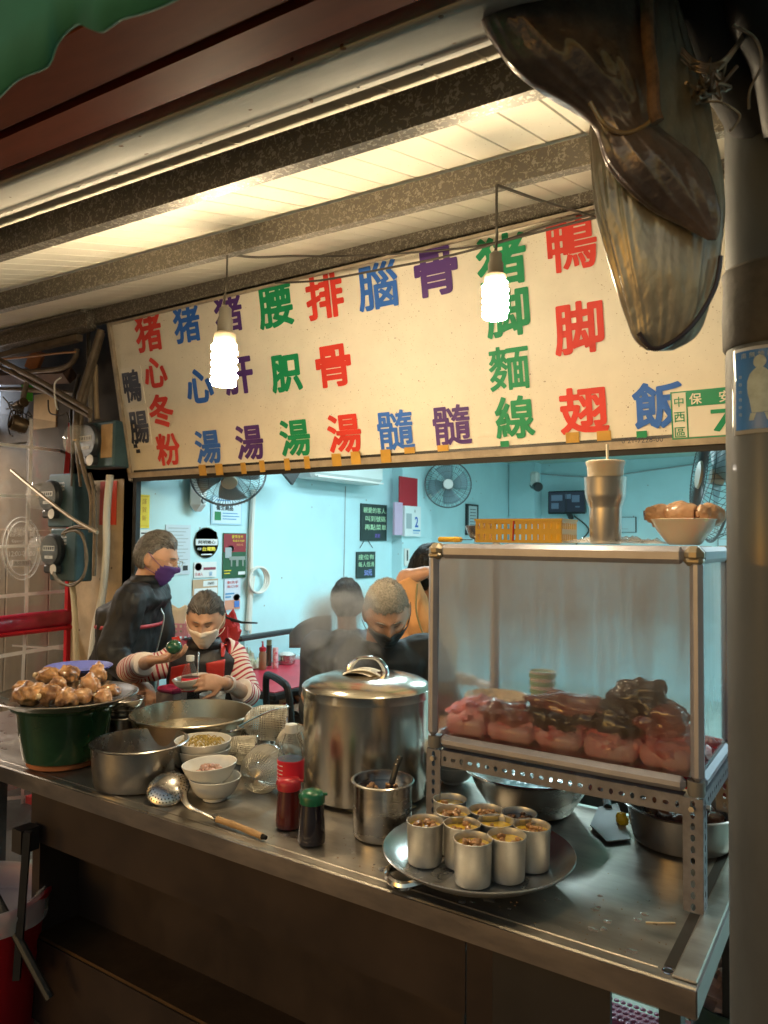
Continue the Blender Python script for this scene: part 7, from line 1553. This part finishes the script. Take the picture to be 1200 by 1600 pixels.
# ---- customer with dark hair beyond the cook, and person in orange with a raised arm
def simple_person(label, hc, f, hairm, shirtm, cond, s=1, h=None, arm=None, tilt=0, seat=False, seed=0):
    f = V(f).normalized(); sd = V((f.y, -f.x, 0)); HM = head_frame(hc, f, tilt=tilt, s=s); hc = V(hc)
    neck = hc + V((0, 0, -.15)) - f * .02; chest = neck + V((0, 0, -.17)); wai = chest + V((0, 0, -.2)); hip = wai + V((0, 0, -.18)); m = MB(); head_mb(m, HM, 36, 28)
    limb(m, [hc + V((0, 0, -.05)), neck, chest], [.05, .055, .09]); m.ring([(neck + V((0, 0, -.03)), sd * .12, f * .07), (chest, sd * .16, f * .1), (wai, sd * .14, f * .1), (hip, sd * .16, f * .11)], 18); legs(m, hip, sd, f, seat)
    arms = []
    for k in (1, -1):
        a = neck + sd * .18 * k + V((0, 0, -.07))
        if arm and k == arm[0]: b, c = arm[1], arm[2]
        else: b = a + V((0, 0, -.28)) + sd * .03 * k; c = b + f * .2 + V((0, 0, -.04))
        arms.append((a, b, c)); limb(m, [a, a.lerp(b, .5), b, b.lerp(c, .5), c], [.052, .045, .04, .034, .026]); hand(m, c, c - b, V((0, 0, -1)) if not (arm and k == arm[0]) else f, k, .5)
    o = remesh(m, .0085, 'person', skin, smooth_it=1); tag(o, label, 'person')
    m = MB(); m.ring([(neck + V((0, 0, .005)), sd * .075, f * .065), (neck + V((0, 0, -.03)), sd * .13, f * .09), (neck + V((0, 0, -.07)), sd * .19, f * .11), (chest, sd * .195, f * .135), (wai, sd * .19, f * .14), (hip, sd * .19, f * .14)], 24)
    for a, b, c in arms: limb(m, [neck.lerp(a, .6) + V((0, 0, -.03)), a, a.lerp(b, .5), b], [.07, .075, .066, .058])
    child_remesh(m, o, .01, 'shirt', shirtm, cloth_noise(seed, .006, 8)); hair_obj(o, wrapHM(o, HM), hairm, cond, .016); return o, HM
hc_ = AT(541, 942, 4.1); o, HMc = simple_person('customer with black hair in a dark grey top beyond the cook', hc_, (-.8, .55, 0), blackh, mat('dark_grey_top', (.09, .095, .11), .8, var=.3), hline(.3, -.3, -.55), seat=True, seed=12)
tag(MB().lathe([(.0001, 0), (.18, 0), (.18, .42), (.0001, .42)], (hc_.x, hc_.y, 0), 24).build('plastic_stool', black_m), 'dark stool under the customer beyond the cook', 'stool')
hc_ = AT(676, 895, 3.5); o, _ = simple_person('person in an orange top raising one arm to their black hair', hc_, cf * .2 + cr * .9, blackh, mat('orange_top', (.66, .33, .13), .7, var=.12), hline(.3, -.3, -.7), arm=(1, AT(632, 905, 3.35), AT(668, 893, 3.3)), seed=15)
m = PB(o); m.tube(spline([AT(652, 912, 3.25), AT(650, 950, 3.24), AT(657, 980, 3.23), AT(668, 1005, 3.22)], 5), .004, 6); m.build('strap', mat('olive_strap', (.25, .2, .08), .6))
# grey chair back left of the customer
p = AT(482, 990, 4.3); gc = thing('grey_seat_back', 'grey upholstered seat back slanting up behind the red table', 'chair', (p.x, p.y, 0)); 
def gb(u, v): a = AT(452 + 66 * u, 1012, 4.3); top = 1008 - 46 * math.sin(min(1, .08 + u * 1.1) * pi / 2) ** .45; b = AT(452 + 66 * u, top, 4.3); b.x, b.y = a.x, a.y; q = a.lerp(b, v); return (q.x - p.x, q.y - p.y, q.z)
MB().grid(gb, 16, 6).build('backrest', mat('grey_upholstery', (.13, .16, .18), .7, var=.2), gc, solid=.02, smooth=80); MB().box((0, 0, .42), (.4, .4, .08), bev=.03).build('seat', black_m, gc); MB().box((0, 0, .19), (.06, .06, .38)).build('leg', black_metal, gc)
# steam rising round the stockpot
stm = bpy.data.materials.new('steam'); stm.use_nodes = True; nt = stm.node_tree; N = nt.nodes; L = nt.links; N.clear(); out = N.new('ShaderNodeOutputMaterial'); vol = N.new('ShaderNodeVolumePrincipled'); vol.inputs['Color'].default_value = (.95, .95, .95, 1); vol.inputs['Anisotropy'].default_value = .2
tc = N.new('ShaderNodeTexCoord'); nz = N.new('ShaderNodeTexNoise'); nz.inputs['Scale'].default_value = 6.5; nz.inputs['Detail'].default_value = 4; nz.inputs['Distortion'].default_value = .9; L.new(tc.outputs['Object'], nz.inputs['Vector'])
gr_ = N.new('ShaderNodeTexGradient'); gr_.gradient_type = 'SPHERICAL'; mp = N.new('ShaderNodeMapping'); L.new(tc.outputs['Object'], mp.inputs[0]); L.new(mp.outputs[0], gr_.inputs[0])
mr = N.new('ShaderNodeMapRange'); mr.inputs['From Min'].default_value = .42; mr.inputs['From Max'].default_value = .75; mr.inputs['To Max'].default_value = 70; L.new(nz.outputs['Fac'], mr.inputs[0]); mu = N.new('ShaderNodeMath'); mu.operation = 'MULTIPLY'; L.new(mr.outputs[0], mu.inputs[0]); L.new(gr_.outputs['Fac'], mu.inputs[1]); L.new(mu.outputs[0], vol.inputs['Density']); L.new(vol.outputs[0], out.inputs['Volume'])
sc_c = AT(533, 995, 2.45); rx_ = (.17, .13, .22); mp.inputs['Location'].default_value = (0, 0, -rx_[2] / rx_[2]); mp.inputs['Scale'].default_value = (1 / rx_[0], 1 / rx_[1], 1 / rx_[2])
tag(MB().ball(tuple(sc_c), rx_, 24, 16).build('steam', stm), 'thin grey steam drifting up left of the stockpot lid', 'steam', kind='stuff')

# ============================================================ RIGHT SIDE: pillar, card, rolled plastic, wires, floor clutter
PR = .06; pc_ = AT(1204, 800, 1.1)
pil = thing('steel_pillar', 'thick grey painted round post at the right edge with a blue card taped on', 'post', (pc_.x, pc_.y, 0))
pm_ = mat('grey_pillar_paint', (.085, .095, .108), .6, .0, .4, 4, stretch=(1, 1, .35), bump=.0006, bs=30, coat=.2)
MB().lathe([(PR * 1.0, 0)] + [(PR, z) for z in (.5, 1, 1.5, 1.84)] + [(PR * .98, 1.85), (PR * .98, 2.5)], n=48, wob=.01).build('post_body', pm_, pil)
MB().lathe([(PR * 1.02, 1.85), (PR * 1.07, 1.855), (PR * 1.1, 1.9), (PR * 1.06, 1.95), (PR * 1.09, 1.965), (PR * 1.02, 1.97)], n=40, wob=.06).build('tape_wrap', mat('peeling_wrap', (.075, .065, .055), .7, var=.5, vs=16, bump=.002, bs=40), pil)
# card: blue with a pale robed statue figure, in a plastic sleeve, bent round the post
cdm = MB(); zc0 = AT(1180, 605, 1.05).z; ang0 = math.atan2(-pc_.y, -pc_.x)
def onp(u, v, g): # u metres round the post from its camera-facing line, v height
    a = ang0 + .0 + u / (PR + g); r_ = PR * 1.01 + g; return (r_ * math.cos(a), r_ * math.sin(a), zc0 + v)
CWd, CHt = .072, .115; cen = -.012
def cgrid(x0, y0, x1, y1, g, nu=14, nv=2): return MB().grid(lambda u, v: onp(cen + x0 + (x1 - x0) * u, y0 + (y1 - y0) * v, g), nu, nv)
card = thing('saint_card', 'small blue card with a pale robed statue figure taped to the grey post', 'card', (pc_.x, pc_.y, 0))
cgrid(-CWd / 2 - .004, -CHt / 2 - .006, CWd / 2 + .004, CHt / 2 + .005, .001).build('plastic_sleeve', mat('sleeve_white', (.5, .52, .55), .15, coat=.5), card, solid=.0006, smooth=80)
cgrid(-CWd / 2, -CHt / 2, CWd / 2, CHt / 2, .0025).build('blue_sheet', mat('card_blue', (.005, .14, .5), .4, coat=.2, var=.15), card, smooth=80)
fm = MB(); sil = [(0, .043, .009), (0, .033, .0085)]; 
def fig(pts, g=.0036): q = [V(onp(cen + x, y, g)) for x, y in pts]; fm.add(q, [tuple(range(len(q)))])
fig([(.0085 * math.cos(a), .039 + .0095 * math.sin(a)) for a in [i * pi / 7 for i in range(14)]]); rows = [(.031, .004), (.027, .009), (.022, .0135), (.012, .017), (.002, .0172), (-.006, .0165), (-.014, .0145), (-.02, .0133), (-.034, .011)]; fm.add([onp(cen + s_ * w_ * k / 3, y, .0036) for y, w_ in rows for s_, k in ((-1, 3), (-1, 2), (-1, 1), (1, 0), (1, 1), (1, 2), (1, 3))], [(7 * j + i, 7 * j + i + 1, 7 * j + i + 8, 7 * j + i + 7) for j in range(8) for i in range(6)]); fig([(-.013, -.0345), (.013, -.0345), (.015, -.045), (-.015, -.045)])
fm.build('statue_figure', mat('statue_pale', (.42, .52, .55), .5, var=.3, vs=60), card, smooth=0)
fm = MB()
for (a, b, c_) in (((-.01, .018), (-.002, -.03), .001), ((.01, .018), (.004, -.03), .001), ((-.012, .004), (.012, .006), .001), ((0, .02), (0, -.01), .0008)):
    fm.tube([onp(cen + a[0], a[1], .0038), onp(cen + (a[0] + b[0]) / 2 + .003, (a[1] + b[1]) / 2, .0038), onp(cen + b[0], b[1], .0038)], c_ * .8, 4)
fm = None
fm = MB()
for i, ch in enumerate('南無地藏王'): v_, f_, e_ = glyph(ch); s_ = .008 / e_[1]; x0 = .024 - i * .012; fm.add([onp(cen - (x0 - .002) + x * s_ * -1 * -1, .05 + y * s_, .0038) for x, y, z in v_], f_)
for k in range(6):
    for sx in (-1, 1): v_, f_, e_ = glyph('功'); s_ = .005 / e_[1]; fm.add([onp(cen + sx * .028 + x * s_, .02 - k * .011 + y * s_, .0038) for x, y, z in v_], f_)
fm.build('printed_text', mat('statue_pale'), card, smooth=0)
# rolled clear plastic tarpaulin hanging from the canopy edge
D = 1.02
tarp = thing('rolled_tarpaulin', 'dirty clear plastic tarpaulin bunched and hanging from the canopy beside the post', 'tarpaulin')
def bunch(name, rings, m_, amp, seed, fold=7, nu=150, nv=120, depth=.5, sharp=1, horiz=False):
    cs = spline([(a, b, 0) for a, b, w_ in rings], nv // (len(rings) - 1)); ws = spline([(w_, 0, 0) for a, b, w_ in rings], nv // (len(rings) - 1)); n = len(cs); vs = []
    for i in range(n):
        c = AT(cs[i].x, cs[i].y, D); c2 = AT(cs[min(i + 1, n - 1)].x, cs[min(i + 1, n - 1)].y, D); c1 = AT(cs[max(i - 1, 0)].x, cs[max(i - 1, 0)].y, D); tdir = (c2 - c1).normalized(); fw = -toward; a_ = RM @ V((1, 0, 0)) if horiz else fw.cross(tdir).normalized(); b_ = fw
        w_ = ws[i].x / 1155 * D
        for k in range(nu):
            t = 2 * pi * k / nu; q = 1 + amp * (1 - 2 * abs(noise.noise(V((math.cos(t) * fold * .5, math.sin(t) * fold * .5, i / n * 2.2 + seed))))) + amp * .5 * noise.noise(V((math.cos(t) * fold, math.sin(t) * fold, i / n * 6 + seed)))
            vs.append(c + a_ * math.cos(t) * w_ * q + b_ * math.sin(t) * w_ * depth * q)
    fs = [(i * nu + k, i * nu + (k + 1) % nu, (i + 1) * nu + (k + 1) % nu, (i + 1) * nu + k) for i in range(n - 1) for k in range(nu)] + [tuple(range(nu))[::-1], tuple((n - 1) * nu + k for k in range(nu))]
    return MB().add(vs, fs).build(name, m_, tarp, smooth=80)
tm1 = mat('dark_brown_plastic', (.3, .22, .19), .28, .25, .75, 7, coat=.6, bump=.012, bs=12); tm2 = mat('dirty_clear_plastic', (.6, .55, .46), .3, .25, .55, 10, coat=.4, bump=.012, bs=15, stretch=(1, 1, .5))
DR = [(-90, 680, 1015), (0, 733, 1012), (60, 764, 1015), (105, 800, 1018), (140, 848, 1020), (170, 896, 1022), (200, 930, 1028), (260, 956, 1098), (320, 1012, 1122), (355, 1072, 1124), (375, 1106, 1119)]
CB_ = [(-110, 985, 1070), (0, 985, 1062), (100, 975, 1085), (150, 950, 1098), (190, 929, 1106), (250, 930, 1118), (330, 938, 1126), (400, 954, 1121), (450, 968, 1112), (500, 983, 1097), (530, 994, 1080), (547, 1012, 1052)]
bunch('clear_bag', [((a + b) / 2, y, (b - a) / 2) for y, a, b in CB_], tm2, .075, 8, 7, horiz=True, depth=.38)
D = .97
bunch('dark_roll', [((a + b) / 2, y, (b - a) / 2) for y, a, b in DR], tm1, .07, 3, 4.5, horiz=True, depth=.42)
MB().tube(spline([AT(x, y, .93) for x, y in ((1010, -20), (1012, 60), (1020, 120), (1022, 170), (1028, 190))], 8), .008, 10).build('twisted_rope', mat('brown_rope', (.3, .17, .1), .6, var=.5, vs=60), tarp)
MB().tube(spline([AT(x, y, .95) for x, y in ((922, 160), (945, 195), (975, 208), (1005, 198), (1026, 178))], 8), .003, 8).build('bead_edge', mat('amber_edge', (.5, .33, .16), .2, coat=.8), tarp)
MB().tube(spline([AT(x, y, 1.0) for x, y in ((1126, 400), (1120, 440), (1104, 476), (1078, 512), (1045, 538), (1018, 544), (998, 520))], 8), .0035, 8).build('lower_hem', mat('black_hem', (.05, .04, .05), .25, coat=.6), tarp)
settle(tarp)
# elbow pipe with tie wires at the top right
el = thing('elbow_pipe', 'fat grey elbow pipe tied with wire to the top of the post', 'pipe')
MB().tube(spline([AT(1060, -120, 1.02), AT(1085, -20, 1.03), AT(1115, 60, 1.06), AT(1160, 130, 1.09), AT(1200, 200, 1.1)], 10), .047, 30).build('pipe_body', mat('grey_elbow', (.03, .03, .032), .85, .0, .3, 6), el)
MB().tube(spline([AT(1150, -60, 1.0), AT(1180, 20, 1.0), AT(1215, 90, 1.02), AT(1235, 200, 1.05)], 8), .035, 24).build('black_pipe', mat('black_pipe', (.02, .018, .016), .6), el)
m = MB(); rnd = random.Random(9)
for k in range(5): m.tube(spline([AT(1066 + rnd.uniform(-3, 3), 75 + 4 * k, 1.0), AT(1090, 96 + 4 * k, .98), AT(1122, 98 + 3 * k, .98), AT(1150, 70 + 2 * k, .99), AT(1165, 40 + 4 * k, 1.0)], 6), .0016, 5)
for k in range(16): x, y = 1110 + rnd.uniform(-22, 20), 125 + rnd.uniform(-22, 30); m.tube(spline([AT(x, y, .99), AT(x + rnd.uniform(-20, 20), y + rnd.uniform(-15, 15), .96), AT(x + rnd.uniform(-18, 18), y + rnd.uniform(-25, 25), .99), AT(x + rnd.uniform(-25, 25), y + rnd.uniform(-25, 25), .98)], 6), rnd.choice((.0014, .002, .0025)), 5)
m.tube(spline([AT(1145, 40, .98), AT(1180, 60, .98), AT(1190, 100, .99), AT(1172, 140, 1.0), AT(1170, 170, 1.0)], 6), .0018, 5); m.tube(spline([AT(1095, 160, .98), AT(1125, 160, .97), AT(1155, 178, .98), AT(1150, 195, .98), AT(1140, 205, .98)], 6), .0016, 5)
m.build('tie_wires', mat('tie_wire', (.4, .33, .27), .35, .7), el); settle(el)
# floor clutter at the lower right
def G(px, py, z=0): d = ray(px, py); return CO + d * ((z - CAMZ) / d.z)
pkm = mat('pink_bubble_wrap', (.6, .2, .32), .25, trans=.15, coat=.6)
q = G(1010, 1600, .2); bw = thing('bubble_wrap_bag', 'pink bubble wrap bag on the floor under the right end of the counter', 'bag', (q.x, q.y, .01))
MB().box((0, 0, .1), (.26, .12, .2), bev=.03).build('bag_body', pkm, bw)
m = MB()
for i in range(13):
    for j in range(9): m.ball((-.115 + i * .019 + .009 * (j % 2), -.061, .022 + j * .02), (.0085, .004, .0085), 8, 5)
for i in range(13):
    for j in range(5): m.ball((-.115 + i * .019 + .009 * (j % 2), -.045 + .022 * j, .201), (.0085, .0085, .004), 8, 5)
m.build('bubbles', pkm, bw)['kind'] = 'stuff'
q = G(1135, 1500, .5); t = thing('green_tub', 'dark green tub of pale pink rags standing right of the counter', 'tub', (q.x + .02, q.y, 0)); tubz = .42
MB().lathe([(.0001, 0), (.08, 0), (.11, tubz - .01), (.118, tubz), (.112, tubz), (.105, tubz - .02), (.075, .01), (.0001, .01)], n=36).build('tub_body', mat('dark_green_tub', (.08, .13, .1), .4), t)
m = MB().ball((0, 0, tubz), (.095, .095, .07), 40, 26, amp=.4, fr=3, seed=4); m.build('rags', mat('pink_rag', (.5, .36, .36), .7, var=.3, vs=15), t)
t2 = thing('yellow_bowl', 'yellow translucent bowl behind the tub of rags', 'bowl', (q.x + .04, q.y + .27, .52)); MB().lathe(bowl_prof(.09, .06, .5), n=36).build('bowl_body', mat('amber_plastic', (.6, .33, .03), .15, coat=.6, trans=.3), t2)
t3 = thing('brown_crate', 'brown crate under the yellow bowl', 'crate', (q.x + .04, q.y + .27, 0)); MB().box((0, 0, .25), (.26, .24, .5), bev=.01).build('crate_body', mat('brown_box', (.25, .1, .05), .6, var=.3), t3)
tag(MB().box((q.x + .05, q.y + .6, .35), (.3, .2, .7), bev=.01).build('red_box', mat('red_plastic')), 'red box behind the crate between counter and post', 'box')
q = G(1122, 1578, .25); tag(MB().lathe([(.0001, 0), (.028, 0), (.034, .2), (.03, .205), (.0001, .2)], (q.x, q.y, .01), 24).build('red_cup', mat('dull_red_cup', (.4, .1, .08), .4)), 'dull red cup upside down among the leaves at the lower right', 'cup')
q = G(1070, 1590, .22); tag(MB().lathe([(.0001, 0), (.035, 0), (.04, .18), (.035, .185), (.0001, .18)], (q.x, q.y, .01), 24).build('red_tin', mat('red_tin', (.45, .06, .06), .35)), 'red tin beside the black table leg', 'tin')
q = G(1110, 1600, .2); pt = thing('potted_plant', 'broad-leaved green plant at the lower right beside the post', 'plant', (q.x, q.y, .0)); lfm = mat('green_leaf', (.07, .2, .03), .35, var=.3, vs=10, coat=.2); rnd = random.Random(4)
MB().lathe([(.0001, 0), (.05, 0), (.065, .09), (.06, .09), (.0001, .08)], n=24).build('pot', mat('brown_box'), pt)
for k in range(9):
    a = k * 2.4; tl = .3 + .4 * rnd.random(); h_ = .2 + .06 * rnd.random(); L_ = .1 + .03 * rnd.random()
    def lf(u, v, a=a, tl=tl, h_=h_, L_=L_): r_ = .02 + L_ * u * math.sin(tl + u * .5); z = .08 + (h_ - .08) * .5 * u + L_ * u * math.cos(tl + u * .5); w_ = .028 * math.sin(pi * min(1, u * .95 + .04)) * (v - .5) * 2; return (r_ * math.cos(a) - w_ * math.sin(a), r_ * math.sin(a) + w_ * math.cos(a), z + abs(w_) * .3)
    MB().grid(lf, 8, 4).build('leaf', lfm, pt, smooth=80)
